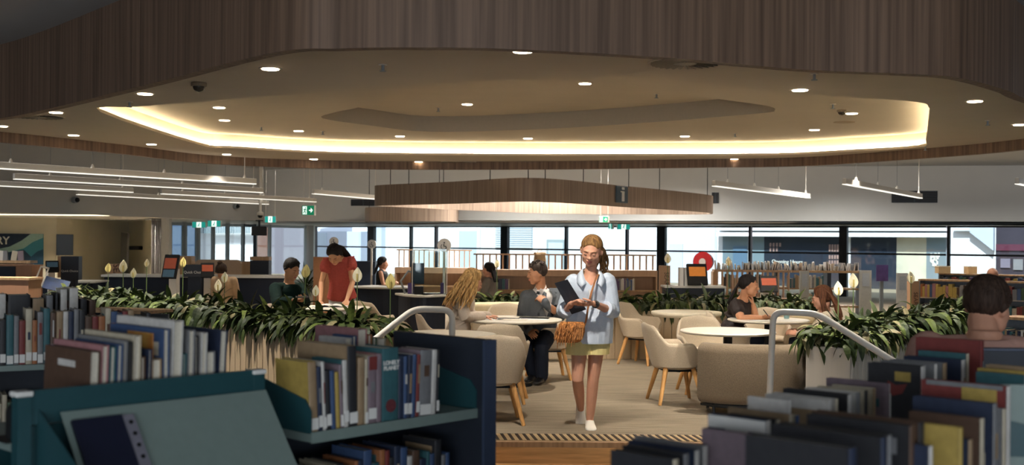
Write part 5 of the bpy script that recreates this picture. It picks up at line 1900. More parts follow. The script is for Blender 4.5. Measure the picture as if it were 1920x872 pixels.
mb = MB(); mb.box((0, 0, .0046), (.14, .068, .001), 0, Matrix.Rotation(.25, 4, 'X')); mb.build('phone_screen', mat('dark_screen', (40, 46, 54), rough=0.1), ph_)

# ---------------- woman in red
RED = mat('brick_red_cotton', (150, 68, 60), rough=0.85, var=0.10, scale=60, bump=0.2, spec=0.1)
Rw = Person('standing woman in a sleeveless red top bending over the table with an open book', 640, 15.2, 8)
J = standing(1.0)
J['pel'] = Rw.at(642, 566, 15.25); J['neck'] = Rw.at(637, 485, 15.02)
J['head'] = Rw.at(627, 478, 14.88)
J['shl'] = Rw.at(613, 494, 15.0); J['shr'] = Rw.at(657, 491, 15.05)
J['ell'] = Rw.at(603, 530, 14.95); J['wrl'] = Rw.at(601, 566, 14.75)
J['elr'] = Rw.at(661, 530, 14.95); J['wrr'] = Rw.at(650, 563, 14.72)
for q, sx in (('l', -.085), ('r', .085)):
    J['hip' + q] = J['pel'] + V((sx, 0, -.02))
Rw.make(J, False, 1.0, 'olive', (48, -14, 0), 0.0065, hands={q: {'dir': V((0, -.1, -.1)), 'palm': V((0, .6, -.8)), 'curl': (.1, .1, .1, .1)} for q in 'lr'}, hs=1.05)
Rw.legs('jeans', mat('pale_grey_denim', (176, 176, 178), rough=0.9, var=0.08, scale=80), 1.0, 0.018, 0, .007, .003, .28)
tp = Rw.top('blouse', RED, 0.026, 0.10, 0.96, 0.10, 0.03, 0.02, 0.006, 0.006, None, 0, 13)
for sd, k in ((-1, 'shl'), (1, 'shr')):
    mb = MB(); vs = []
    for i in range(9):
        a = math.radians(-70 + 200 * i / 8)
        p = J[k] + V((sd * .02, 0, 0))
        vs += [p + V((-sd * .01, .075 * math.cos(a), .065 * math.sin(a))), p + V((sd * (.022 + .010 * (i % 2)), .088 * math.cos(a), 0.082 * math.sin(a)))]
    mb.add(vs, [(i * 2, i * 2 + 1, i * 2 + 3, i * 2 + 2) for i in range(8)])
    o = mb.build('shoulder_ruffle', RED, tp, smooth=True); m_ = o.modifiers.new('t', 'SOLIDIFY'); m_.thickness = .006
Rw.shoes(SHOE_W)
lk = []
for i in range(26):
    u = i / 25
    a = Rw.HM @ V((-.05 + .11 * u, .02 + .05 * math.sin(u * 3), .105))
    b = Rw.HM @ V((.02 + .07 * u, .10, .04))
    c = J['shr'] + V((-.07 + .07 * u + rb.uniform(-.015, .015), .075 + .02 * rb.random(), .05))
    e = J['shr'] + V((-.05 + .07 * u + rb.uniform(-.015, .015), .10, -.12 - .10 * rb.random()))
    lk.append(([('w', a), ('w', b), ('w', c), ('w', e)], [.012, .016, .015, .006]))
Rw.hair(HAIR_BLACK, .070, -.03, -.08, .020, .003, lk, 40, -.065, .006)
bk = thing('open_book', 'open book lying on the table below the woman in red', 'book', P(620, 567.5, 14.45), 0.05)
bk.location.z = 0.742
mb = MB()
for sd in (-1, 1):
    vs = []
    for i in range(8):
        u = i / 7
        x = sd * .21 * u; z = .006 + .028 * math.sin(PI * min(1, u * 1.2) ** .7) * (1 - u * .5)
        vs += [(x, -.14, z), (x, .14, z)]
    mb.add(vs, [(i * 2, i * 2 + 2, i * 2 + 3, i * 2 + 1) for i in range(7)])
o = mb.build('open_pages', PAPER2, bk, smooth=True); m_ = o.modifiers.new('t', 'SOLIDIFY'); m_.thickness = .004
mb = MB(); mb.box((0, 0, .002), (.44, .30, .003)); mb.build('book_cover', mat('navy_cover', (40, 50, 70)), bk)

# ---------------- woman writing
T = Person('woman in a dark brown blouse, hair tied back, writing at the table', 1374, 13.15, 72)
J = seated(1.0, False, 0.30, 0.52)
J['neck'] = T.at(1393, 561, 13.02)
J['head'] = T.at(1404, 536.5, 12.95)
J['shl'] = T.at(1402, 573, 13.25); J['shr'] = T.at(1380, 573, 12.86)
J['elr'] = T.at(1390, 598, 12.70); J['wrr'] = T.at(1428, 596, 12.72)
J['ell'] = T.at(1417, 600, 13.10); J['wrl'] = T.at(1412, 572, 13.0)
T.make(J, False, 1.03, 'tan', (6, 8, 0), 0.0055, arm_r=1.2, hands={'r': {'dir': V((0.02, -.15, .02)), 'palm': V((-.6, 0, -.8)), 'curl': (.6, .7, .8, .9)}, 'l': {'dir': V((0, .02, .12)), 'palm': V((0, .9, .2)), 'curl': (.8, .8, .8, .8)}})
T.legs('trousers', TROUS, 1.0, 0.02)
T.top('blouse', mat('dark_brown_satin', (46, 38, 36), rough=0.6, var=0.12, scale=40, spec=0.25), 0.024, -.12, 0.98, 0.20, .026, .015, .006, .005, None, 0)
T.shoes(SHOE_B)
tail = lock_bundle(16, lambda u, r: V((r.uniform(-.015, .015), .105, .03 + r.uniform(-.015, .015))), lambda u, r: V((-.02 + r.uniform(-.02, .02), .20 + r.uniform(-.02, .02), -.20 + r.uniform(-.04, .02))), .012, rb, .004,
                   mids=lambda u, r: V((0, .15, -.05)))
T.hair(HAIR_BLACK, .070, .0, -.06, .012, .0015, tail, 50, -.07, .004)
pn = thing('pen', 'black pen in the hand of the writing woman', 'pen', P(1437, 588, 12.52))
mb = MB(); mb.tube([(-.035, 0, .045), (.02, 0, -.025)], [.0055, .0055], 8); mb.build('barrel', BLACK, pn)
mb = MB(); mb.tube([(.02, 0, -.025), (.028, 0, -.035)], [.005, .001], 8); mb.build('nib', GREY_METAL, pn)

# ---------------- person with long brown hair
U = Person('person with long auburn brown hair seen from behind beside the planter', 1562, 12.5, -105)
J = seated(0.98, False, 0.22, 0.50)
J['neck'] = U.at(1546, 583, 12.3); J['head'] = U.at(1541, 560, 12.27)
J['shl'] = J['neck'] + V((-.155, .01, -.06)); J['shr'] = J['neck'] + V((.155, .01, -.06))
for q, sd in (('l', -1), ('r', 1)):
    J['el' + q] = J['sh' + q] + V((sd * .04, -.14, -.22)); J['wr' + q] = J['el' + q] + V((-sd * .06, -.16, .03))
U.make(J, False, .98, 'fair', (14, -6, 0), 0.0075)
U.legs('trousers', TROUS, 1.0, 0.02, 0, .01)
U.top('top', mat('cream_knit', (206, 192, 168), rough=0.9, var=0.05, scale=60), 0.02, -.1, 0.98, .9, .018, .01, .008, .004)
lk = lock_bundle(34, lambda u, r: V((-.065 + .13 * u, .06, .085)), lambda u, r: V((-.11 + .22 * u, .12 + r.uniform(0, .05), -.26 + r.uniform(-.05, .05))), .016, rb, .006, mids=lambda u, r: V((-.10 + .20 * u, .15, -.02)))
for sd in (-1, 1):
    lk += lock_bundle(10, lambda u, r: V((sd * .06, -.02 + .06 * u, .08)), lambda u, r: V((sd * .10, -.03 + .08 * u, -.22)), .014, rb, .006, mids=lambda u, r: V((sd * .115, .02, 0)))
U.hair(HAIR_AUBURN, .066, -.04, -.09, .022, .003, lk, 44, -.06, .01)

# ---------------- man in the pink shirt, back to camera, on the lower floor
N_ = Person('dark-haired man in a dusty pink shirt with his back turned, among the bookshelves', 1848, 4.65, 158, LOW)
J = standing(1.10, True)
J['neck'] = N_.at(1846, 632, 4.62); J['head'] = N_.at(1852, 577, 4.70)
J['shl'] = J['neck'] + V((-.215, 0, -.07)); J['shr'] = J['neck'] + V((.215, 0, -.07))
J['pel'] = J['neck'] + V((0, .02, -.56))
for q, sd in (('l', -1), ('r', 1)):
    J['hip' + q] = J['pel'] + V((sd * .09, 0, -.02)); J['el' + q] = J['sh' + q] + V((sd * .05, -.05, -.28)); J['wr' + q] = J['el' + q] + V((-sd * .03, -.18, -.14))
    J['knee' + q] = V((sd * .10, 0, .53)); J['ank' + q] = V((sd * .10, 0.02, .09))
N_.make(J, True, 1.08, 'fair', (12, -28, -4), 0.007, hs=0.93)
N_.legs('trousers', TROUS, 1.0, .02, 0, .01)
N_.top('shirt', mat('dusty_pink_cotton', (200, 156, 140), rough=0.9, var=0.05, scale=50, spec=0.1), .020, -.15, .985, .35, .03, .01, .007, .005, None, 0, 8)
N_.shoes(SHOE_B)
tuft = []
for i in range(90):
    th, ph = rnd.uniform(0, 1.5), rnd.uniform(0, 2 * PI)
    c = V((.082 * math.sin(th) * math.cos(ph), .016 + .100 * math.sin(th) * math.sin(ph), .04 + .088 * math.cos(th)))
    if c.z < .05:
        continue
    tuft.append(([('h', c), ('h', c * 1.03 + V((0, .004, -.008))), ('h', c * 1.05 + V((0, .006, -.025)))], [.008, .008, .003]))
N_.hair(HAIR_DARK, .06, -.0, -.062, .014, .003, tuft, 40, -.05, .006)

# ---------------- far people
K = Person('woman with long black hair in a sleeveless black top behind the information desk', 717, 22.5, 88)
J = seated(1.0, False, 0.05, 0.42)
J['neck'] = K.at(717, 505, 22.5); J['head'] = K.at(718, 494, 22.5)
J['pel'] = J['neck'] + V((0, .03, -.5))
for q, sd in (('l', -1), ('r', 1)):
    J['sh' + q] = J['neck'] + V((sd * .165, .01, -.06)); J['el' + q] = J['sh' + q] + V((sd * .03, -.06, -.25)); J['wr' + q] = J['el' + q] + V((-sd * .12, -.17, .04)); J['hip' + q] = J['pel'] + V((sd * .085, 0, 0))
K.make(J, False, 1.0, 'fair', (10, 0, 0), .009, face=False)
K.legs('trousers', TROUS, 1.0, .02, 0, .012)
K.top('top', BLACK, .015, -.1, .93, 0, 0, .01, .01, .002)
lk = lock_bundle(16, lambda u, r: V((-.06 + .12 * u, .07, .07)), lambda u, r: V((-.08 + .16 * u, .13, -.24)), .018, rb, .004)
K.hair(HAIR_BLACK, .066, -.03, -.09, .018, .002, lk)
Q = Person('woman with long black hair behind the potted lilies, facing away from the suited man', 917, 19.6, -112)
J = seated(1.0, False, 0.08, 0.42)
J['neck'] = Q.at(919, 520, 19.6); J['head'] = Q.at(916, 506, 19.6)
J['pel'] = J['neck'] + V((0, .03, -.5))
for q, sd in (('l', -1), ('r', 1)):
    J['sh' + q] = J['neck'] + V((sd * .165, .01, -.06)); J['el' + q] = J['sh' + q] + V((sd * .03, -.06, -.25)); J['wr' + q] = J['el' + q] + V((-sd * .08, -.2, .02)); J['hip' + q] = J['pel'] + V((sd * .085, 0, 0))
Q.make(J, False, 1.0, 'fair', (5, 0, 0), .009, face=False)
Q.legs('trousers', TROUS, 1.0, .02, 0, .012)
Q.top('top', mat('grey_top', (120, 112, 104), rough=0.9), .018, -.1, .96, .9, .018, .01, .01, .002)
lk = lock_bundle(18, lambda u, r: V((-.06 + .12 * u, .07, .07)), lambda u, r: V((-.09 + .18 * u, .13, -.22)), .018, rb, .004)
Q.hair(HAIR_BLACK, .066, -.03, -.09, .02, .002, lk)
O_ = Person('person with dark tied-up hair in a beige top seen from behind past the planter', 428, 18.6, 170)
J = seated(1.0, False, 0.1, 0.45)
J['neck'] = O_.at(421, 519, 18.5); J['head'] = O_.at(415.5, 509, 18.45)
J['pel'] = J['neck'] + V((0, .03, -.5))
for q, sd in (('l', -1), ('r', 1)):
    J['sh' + q] = J['neck'] + V((sd * .165, .01, -.06)); J['el' + q] = J['sh' + q] + V((sd * .03, -.06, -.25)); J['wr' + q] = J['el' + q] + V((-sd * .08, -.2, .02)); J['hip' + q] = J['pel'] + V((sd * .085, 0, 0))
O_.make(J, False, 1.0, 'tan', (10, 0, 0), .009, face=False)
O_.legs('trousers', TROUS, 1.0, .02, 0, .012)
O_.top('top', mat('beige_top', (186, 160, 130), rough=0.9), .018, -.1, .96, .9, .018, .01, .01, .002)
O_.hair(HAIR_DARK, .07, -.02, -.06, .018, .004, [([('h', V((0, .06, .10))), ('h', V((.01, .09, .13))), ('h', V((0, .06, .14)))], [.03, .035, .03])])
Vp = Person('bald person far behind the low shelves, only the head showing over the dark-haired man', 1861, 17.0, 150, -0.10)
J = seated(1.0, True, 0.1, 0.45)
J['neck'] = Vp.at(1863, 533, 17.0); J['head'] = Vp.at(1861, 517, 16.98)
J['pel'] = J['neck'] + V((0, .03, -.54))
for q, sd in (('l', -1), ('r', 1)):
    J['sh' + q] = J['neck'] + V((sd * .18, .01, -.06)); J['el' + q] = J['sh' + q] + V((sd * .03, -.06, -.25)); J['wr' + q] = J['el' + q] + V((-sd * .08, -.2, .02)); J['hip' + q] = J['pel'] + V((sd * .085, 0, 0))
Vp.make(J, True, 1.0, 'fair', (10, 0, 0), .009, face=False)
Vp.top('shirt', mat('grey_top', (120, 112, 104)), .018, -.1, .96, .9, .018, .01, .01, .002)
Vp.legs('trousers', TROUS, 1.0, .02, 0, .012)
# ------------------------------------------------------------------ information desks and their things
DESK = mat('dark_navy_laminate', (26, 34, 48), rough=0.45, var=0.05)
DESKTOP = mat('pale_grey_worktop', (206, 204, 198), rough=0.4, var=0.02)
def desk(pts, h, label, depth=0.7):
    t = thing('service_desk', label, 'desk')
    path = spline(pts, False, 5)
    mb = MB(); path_sweep(mb, path, [(-depth + .1, 0.0), (0.0, 0.0), (0.0, h - .035), (-depth + .1, h - .035)]); mb.build('desk_body', DESK, t)
    mb = MB(); path_sweep(mb, path, rounded(-depth, 0.06, h - .034, h, .012, 3)); mb.build('worktop', DESKTOP, t)
    return t
desk([at(748, 17.9), at(770, 17.35), at(800, 17.2), at(836, 17.5)], 0.76, 'curved dark service desk with a pale top carrying the monitor on an arm')
desk([at(655, 20.6), at(700, 20.3), at(748, 20.3), at(790, 20.8)], 0.75, 'long dark service desk in front of the black-haired woman')
t = thing('desk_monitor', 'dark desk monitor on a jointed metal arm above the curved desk', 'monitor', P(783.5, 513, 17.7), 0.35)
c = t.location
mb = MB(); mb.box((0, 0, 0), (.20, .025, .32)); mb.build('screen', mat('monitor_blue_grey', (66, 80, 98), rough=0.3), t, bevel=.004)
mb = MB(); mb.box((0, .016, 0), (.21, .02, .33)); mb.build('bezel', BLACK, t)
mb = MB(); mb.tube([(0, .03, -.02), (-.14, .05, .04), (-.27, .03, -.12), (-.20, .02, .765 - c.z)], .018, 8); mb.build('jointed_arm', GREY_METAL, t)
def sign_post(px, py, r, d, zb_, label):
    q = P(px, py, d)
    t = thing('disc_sign', label, 'sign', (q.x, q.y, zb_))
    z = q.z - zb_
    mb = MB(); mb.tube([(0, 0, 0), (0, 0, z - r * .9)], .022, 10); mb.lathe([(.001, 0), (.12, 0), (.12, .01), (.001, .012)], 20); mb.build('pole', WHITE_METAL, t)
    mb = MB(); mb.tube([(0, .015, z), (0, -.015, z)], r, 28); mb.build('disc', PAPER2, t)
    mb = MB()
    mb.sphere((0, -.02, z + r * .38), (r * .12, .004, r * .12), 10, 6)
    mb.tube([(-r * .05, -.02, z + r * .2), (-r * .05, -.02, z - r * .15), (r * .25, -.02, z - r * .15), (r * .3, -.02, z - r * .5)], r * .08, 6)
    ring = [(r * .42 * math.cos(a) - r * .05, -.02, z - r * .2 + r * .42 * math.sin(a)) for a in np.linspace(2.2, 6.0, 12)]
    mb.tube(ring, r * .05, 6)
    mb.build('pictogram', mat('sign_charcoal', (56, 58, 62)), t)
sign_post(833, 460, .112, 18.4, 0.0, 'largest round white sign on a pole, beside the desk monitor')
sign_post(697, 458, .09, 22.4, 0.0, 'round white pictogram sign on a pole behind the woman in red')
sign_post(626, 453, .085, 20.9, 0.0, 'round white pictogram sign showing above the head of the woman in red')
t = thing('partition_panel', 'plain brown partition panel behind the woman in red', 'partition', at(624, 18.2))
mb = MB(); mb.box((0, 0, .67), (.62, .05, 1.30)); mb.build('panel', mat('tan_panel', (166, 120, 88), rough=0.8, var=0.05), t, bevel=.004)
mb = MB(); mb.box((-.25, 0, .012), (.06, .4, .024)); mb.box((.25, 0, .012), (.06, .4, .024)); mb.build('feet', DARKMETAL, t)
t = thing('dark_cabinet', 'tall dark cabinet behind the woman in red, under the windows', 'cabinet', at(672, 26))
mb = MB(); mb.box((0, 0, .55), (.85, .5, 1.1)); mb.build('carcass', DESK, t)
mb = MB(); mb.box((-.215, -.26, .55), (.42, .02, 1.06)); mb.build('door', DESK, t)
mb = MB(); mb.box((.215, -.26, .55), (.42, .02, 1.06)); mb.build('door', DESK, t)
PURP = mat('purple_plastic', (86, 66, 122), rough=0.5)
for px, py, d, w, h, m, nm, lab in ((771, 536, 17.62, .10, .16, PURP, 'desk_box', 'purple box on the curved desk below the monitor arm'), (829, 540, 17.75, .05, .16, PURP, 'desk_box', 'narrow purple box at the end of the curved desk'), (785, 541, 17.5, .14, .12, BLACK, 'paper_tray', 'black paper tray on the curved desk under the monitor')):
    q = P(px, py, d)
    t = thing(nm, lab, 'box', (q.x, q.y, .762))
    mb = MB(); mb.box((0, 0, h / 2), (w, .1, h)); mb.build('body', m, t, bevel=.004)
    mb = MB(); mb.box((0, 0, h + .006), (w * .9, .08, .01)); mb.build('papers' if m is BLACK else 'lid', PAPER2 if m is BLACK else PURP, t)
t = thing('acrylic_screen', 'clear acrylic screen standing on the curved desk', 'screen', at(806, 17.55))
mb = MB(); mb.box((0, 0, 1.12), (.55, .008, .7)); mb.build('clear_sheet', GLASS, t)
mb = MB(); mb.box((-.27, 0, 1.12), (.012, .02, .7)); mb.box((.27, 0, 1.12), (.012, .02, .7)); mb.build('edge_strip', WHITE_METAL, t)

# ------------------------------------------------------------------ simple small books for the far shelves
PAL = {'red': (150, 52, 46), 'yellow': (206, 168, 62), 'white': (216, 210, 200), 'blue': (58, 88, 140), 'teal': (50, 110, 118), 'orange': (196, 110, 54), 'grey': (132, 132, 134), 'black': (50, 50, 54), 'green': (72, 104, 66), 'pink': (190, 120, 122), 'brown': (104, 72, 52), 'cream': (206, 190, 156), 'navy': (44, 56, 86), 'purple': (98, 72, 122), 'tan': (176, 140, 96), 'mauve': (142, 118, 128)}
def _soft(c):
    g = sum(c) / 3
    return tuple((x * .72 + g * .28) * .93 for x in c)
BM = {k: mat('book_' + k, _soft(v), rough=0.5, var=0.10, scale=40) for k, v in PAL.items()}
_fb = {}
def small_book(cn):
    if cn not in _fb:
        mb = MB()
        mb.box((0, .0, .5), (1, 1, 1), 0)
        mb.box((0, .02, .5), (.7, 1.0, 1.004), 1)
        _fb[cn] = mb.mesh('book', [BM[cn], PAPER])
    return _fb[cn]
_stuff = MB()
_stuff_mats = list(BM.values()) + [PAPER]
_stuff_idx = {k: i for i, k in enumerate(BM)}
def far_row(A, B, z, hs, n, group, desc, seed, names=None, th=(.02, .04), dp=.14, step=0.0, stuff=False):
    """n thin books standing between A and B"""
    r = random.Random(seed)
    A, B = V((A[0], A[1], 0)), V((B[0], B[1], 0))
    d = (B - A); L = d.length; yaw = math.atan2(d.y, d.x)
    x = 0.06
    i = 0
    while x < L - .09 and i < n:
        w = r.uniform(*th)
        cn = r.choice(names or list(PAL))
        h = r.uniform(*hs)
        p = A + d.normalized() * (x + w / 2)
        if stuff:
            M_ = Matrix.Translation((p.x, p.y, z + .001)) @ Matrix.Rotation(yaw, 4, 'Z')
            _stuff.box((0, 0, h / 2), (w * .96, dp, h), _stuff_idx[cn], M_)
            _stuff.box((0, .004, h / 2 + .0005), (w * .7, dp - .004, h), len(_stuff_mats) - 1, M_)
            x += w + .001
            i += 1
            continue
        o = bpy.data.objects.new('book', small_book(cn))
        COL.objects.link(o)
        o.location = (p.x, p.y, z + .001)
        o.rotation_euler = (0, 0, yaw)
        o.scale = (w * .96, dp, h)
        tag(o, 'small %s book, %s from left on %s' % (cn, ORD[min(i, 39)], desc), 'book', group)
        x += w + .001 + (r.uniform(0, step) if step else 0)
        i += 1

# ------------------------------------------------------------------ low slatted bookcases across the hall
SLAT = mat('slat_oak', (184, 152, 124), rough=0.55, var=0.08, scale=1, stretch=(20, 20, 1))
def slatted(A, B, zc, zr, n, label, slat_w=.03, shelf=True):
    A, B = V((A[0], A[1], 0)), V((B[0], B[1], 0))
    d = B - A; L = d.length; yaw = math.atan2(d.y, d.x)
    t = thing('slatted_bookcase', label, 'bookcase', (A + B) / 2, yaw)
    mb = MB(); mb.box((0, 0.1, zc - .06), (L, .36, .12)); mb.build('counter', SLAT, t)
    mb = MB(); mb.box((0, .27, zc / 2 - .06), (L, .02, zc - .12)); mb.build('back_panel', SLAT, t)
    for s in (-1, 1):
        mb = MB(); mb.box((s * (L / 2 - .015), .09, zc / 2 - .06), (.03, .34, zc - .122)); mb.build('side_panel', SLAT, t)
    mb = MB(); mb.box((0, .09, zc - .40), (L - .064, .34, .025)); mb.build('shelf', TIMBER_L, t)
    mb = MB(); mb.box((0, .1, zr), (L, .035, .03)); mb.build('top_rail', SLAT, t)
    for i in range(n):
        x = -L / 2 + (i + .5) * L / n
        mb = MB(); mb.box((x, .1, (zc + zr) / 2), (slat_w, .035, zr - zc - .02)); mb.build('slat', SLAT, t)
    return t
slatted(at(888, 22.0), at(1232, 22.2), 1.035, 1.335, 28, 'slatted timber bookcase running behind the suited man and walking woman')
slatted(at(742, 24.6), at(884, 24.4), 1.00, 1.385, 15, 'slatted timber bookcase behind the curved service desk', .022)
far_row(at(905, 22.0), at(1000, 22.02), .648, (.18, .22), 16, 'books behind the lilies', 'the slatted shelf behind the suited man', 3)
far_row(at(1150, 22.05), at(1228, 22.1), .648, (.18, .24), 12, 'books behind the lilies', 'the slatted shelf past the walking woman', 4, ['purple', 'white', 'grey', 'yellow', 'cream', 'blue'])
t = thing('paper_bag', 'crumpled beige bag on the slatted bookcase above the suited man', 'bag', P(1012, 498, 21.9)); t.location.z = 1.036
mb = MB()
rings = []
for z, w, dp in ((0, .11, .08), (.1, .115, .085), (.22, .11, .07), (.30, .10, .04), (.34, .115, .03)):
    rings.append([V((w * math.cos(a) + .012 * math.sin(5 * a + z * 9), dp * math.sin(a), z + .012 * math.sin(4 * a) * (z > .2))) for a in np.linspace(0, 2 * PI, 24, endpoint=False)])
mb.loft(rings); mb.build('bag_body', mat('kraft_beige', (190, 160, 124), rough=0.9, var=0.08), t, smooth=True)
mb = MB(); mb.tube([(-.05, 0, .33), (-.03, 0, .39), (.03, 0, .39), (.05, 0, .33)], .006, 6); mb.build('handle', _mats['kraft_beige'], t)

# search pillar, kiosk, hose reel
def search_pillar(px, py0, d, w, h, label, z0, facing=0.0):
    q = P(px, py0, d)
    t = thing('search_totem', label, 'sign', (q.x, q.y, z0), facing)
    hh = q.z - z0
    mb = MB(); mb.box((0, 0, hh / 2), (w, w * .8, hh)); mb.build('pillar_body', mat('tan_pillar', (172, 138, 108), rough=0.7, var=0.04), t, bevel=.004)
    text_mesh('SEARCH', 'lettering', mat('sign_brown', (74, 54, 46)), w * .62, .003, t, frame((w * .1, -w * .41, hh - .30), (0, 0, -1), (1, 0, 0)))
    return t
search_pillar(1246, 498, 19.0, .17, 1, 'tan search pillar with vertical lettering among the far lilies', 0.0, 0.1)
search_pillar(216, 495, 21.4, .27, 1, 'tan search pillar with vertical lettering behind the left planter', 0.0, 0.25)
t = thing('hose_reel', 'round red fire hose reel in front of the windows', 'hose reel', P(1318, 491, 24), -.5)
mb = MB(); mb.tube([(0, .03, 0), (0, -.03, 0)], .215, 36); mb.build('front_disc', mat('fire_red', (156, 26, 32), rough=0.4), t)
mb = MB(); mb.tube([(0, .16, 0), (0, .03, 0)], .19, 30); mb.build('hose_drum', BLACK, t)
mb = MB(); mb.tube([(0, -.03, 0), (0, -.045, 0)], .075, 24); mb.build('hub', mat('hub_grey', (176, 170, 164)), t)
mb = MB(); mb.box((0, .1, -.215 - (t.location.z - .25) / 2), (.10, .12, t.location.z - .25)); mb.build('stand', DARKMETAL, t)
def kiosk(px, py, d, yaw, w, h, label, screen, lean=.35, body=WHITE_METAL, z0=0.0):
    q = P(px, py, d)
    t = thing('touch_kiosk', label, 'kiosk', (q.x, q.y, z0), yaw)
    z = q.z - z0
    M_ = Matrix.Translation((0, 0, z)) @ Matrix.Rotation(-lean, 4, 'X')
    mb = MB(); mb.box((0, 0, 0), (w, .05, h), 0, M_); mb.build('screen_case', BLACK, t, bevel=.008)
    mb = MB(); mb.box((0, -.028, h * .12), (w * .82, .006, h * .44), 0, M_); s_ = mb.build('screen', mat(*screen[0]) if isinstance(screen[0], tuple) else screen[0], t)
    if len(screen) > 1:
        mb = MB(); mb.box((0, -.028, -h * .30), (w * .78, .006, h * .30), 0, M_); mb.build('lower_screen', screen[1], t)
    mb = MB(); mb.box((.0, .12, z / 2 - .02), (w * .5, .12, z - .04)); mb.build('stand', body, t)
    return t
SCR_O = mat('orange_screen', (206, 128, 56), rough=0.3, emit=0.15)
SCR_R = mat('rust_screen', (168, 84, 60), rough=0.3, emit=0.12)
SCR_B = mat('blue_grey_screen', (74, 100, 116), rough=0.3, emit=0.12)
kiosk(1307, 515, 18.2, 0.1, .33, .36, 'black touch kiosk with an orange screen above the far lilies', (SCR_O,), z0=.892)
kiosk(1441, 533, 17.2, 0.1, .28, .26, 'black touch kiosk with a red orange screen behind the writing woman', (SCR_R,))
kiosk(320, 500, 19.0, -.25, .27, .42, 'tilted black kiosk with two screens behind the left planter', (SCR_R, SCR_B), .3)
kiosk(389, 507, 19.0, .3, .22, .26, 'small black kiosk with a rust screen beside the quick choice box', (SCR_R,), .3)
t = thing('white_binder', 'pair of white binders standing beside the orange kiosk', 'binder', P(1281, 519, 18.4)); t.location.z = P(1281, 536, 18.4).z
for i in (-1, 1):
    mb = MB(); mb.box((i * .04, 0, .15), (.06, .2, .30)); mb.build('binder', PAPER2, t)
t = thing('kiosk_counter', 'counter carrying the kiosk and binders behind the far lilies', 'counter', at(1300, 18.5))
mb = MB(); mb.box((0, 0, .43), (.95, .5, .86)); mb.build('counter_body', DESK, t)
mb = MB(); mb.box((0, 0, .875), (1.0, .54, .03)); mb.build('counter_top', DESKTOP, t)

# right-hand slatted screen with fans of pale books on top
slatted(at(1338, 20.4), at(1482, 19.8), 0.62, 1.095, 15, 'slatted timber screen with pale magazines along its top, behind the writing woman', .03)
t = thing('magazine_shelf', 'long shelf crowded with pale magazines above the slatted screen', 'shelf', at(1475, 21.2), -.08)
mb = MB(); mb.box((0, 0, 1.07), (2.75, .42, .04)); mb.build('top_board', TIMBER_L, t)
for k, z in enumerate((.75, .42)):
    mb = MB(); mb.box((0, 0, z), (2.75, .40, .03)); mb.build('shelf_board', TIMBER_L, t)
for x in (-1.36, -.2, .75, 1.36):
    mb = MB(); mb.box((x, -.02, .55), (.07, .42, 1.0)); mb.build('upright', NAVY if x > -1 else TIMBER_L, t)
rr = random.Random(12)
c0_ = at(1475, 21.2)
mag = {}
for i in range(64):
    x = -1.33 + 2.66 * i / 64
    w = rr.uniform(.03, .05)
    cn = rr.choice(['white', 'white', 'cream', 'cream', 'grey', 'tan'])
    if cn not in mag:
        mb = MB(); mb.box((0, 0, .5), (1, 1, 1), 0); mb.box((0, .0, .52), (.8, 1.02, 1.0), 1)
        mag[cn] = mb.mesh('magazine', [BM[cn], PAPER2])
    o = bpy.data.objects.new('magazine', mag[cn]); COL.objects.link(o)
    ca, sa = math.cos(-.08), math.sin(-.08)
    o.location = (c0_.x + x * ca, c0_.y + x * sa - .02, 1.092)
    o.rotation_euler = (rr.uniform(-.08, .08), rr.uniform(-.28, .28), -.08 + rr.uniform(-.15, .15))
    o.scale = (w * .45, .2, rr.uniform(.08, .17))
    tag(o, '%s magazine, %s along the crowded shelf top behind the writing woman' % ({'white': 'white', 'cream': 'cream', 'grey': 'grey', 'tan': 'tan'}[cn], ORD[i] if i < 40 else 'far end'), 'magazine', 'pale magazines on the shelf top')
for z, sd in ((.766, 21), (.436, 22)):
    far_row((c0_.x - 1.3, c0_.y - .14), (c0_.x - .25, c0_.y - .22), z, (.17, .25), 26, 'books under the magazines', 'x', sd, ['white', 'grey', 'teal', 'cream', 'red', 'tan', 'black'], stuff=True)
    far_row((c0_.x - .1, c0_.y - .22), (c0_.x + .7, c0_.y - .28), z, (.17, .25), 22, 'books under the magazines', 'x', sd + 5, ['cream', 'tan', 'white', 'grey', 'teal'], stuff=True)
def end_board(px0, px1, py0, d, label, m, extra=None):
    a, b = at(px0, d), at(px1, d)
    z = P((px0 + px1) / 2, py0, d).z
    t = thing('end_board', label, 'shelf end', (a + b) / 2)
    w = (b - a).length
    mb = MB(); mb.box((0, 0, z / 2), (w, .05, z)); mb.build('board', m, t, bevel=.003)
    mb = MB(); mb.box((0, -.03, z - .16), (w * .6, .008, .22)); mb.build('notice_holder', mat('holder_grey', (170, 176, 182), rough=0.3), t)
    return t
end_board(1500, 1517, 508, 19.3, 'white shelf end board with a notice, behind the auburn-haired person', mat('off_white_board', (176, 176, 170), rough=0.7))
end_board(1612, 1634, 507, 19.0, 'white shelf end board with a notice, beside the purple poster', _mats['off_white_board'])
t = thing('purple_poster', 'small purple poster in a stand behind the planter', 'poster', P(1654, 512, 20), 0.0)
mb = MB(); mb.box((0, 0, 0), (.21, .02, .29)); mb.build('poster_panel', mat('purple_print', (110, 88, 150), rough=0.5, var=0.25, scale=9), t)
mb = MB(); mb.box((0, .03, -t.location.z / 2 - .07), (.06, .04, t.location.z - .15)); mb.build('stand', GREY_METAL, t)
end_board(1682, 1702, 512, 18, 'pale end board left of the coloured book shelves', mat('pale_board', (196, 198, 196), rough=0.7))
search_pillar(1712, 527, 15.6, .13, 1, 'narrow tan pillar behind the right planter', 0.0, 0.1)

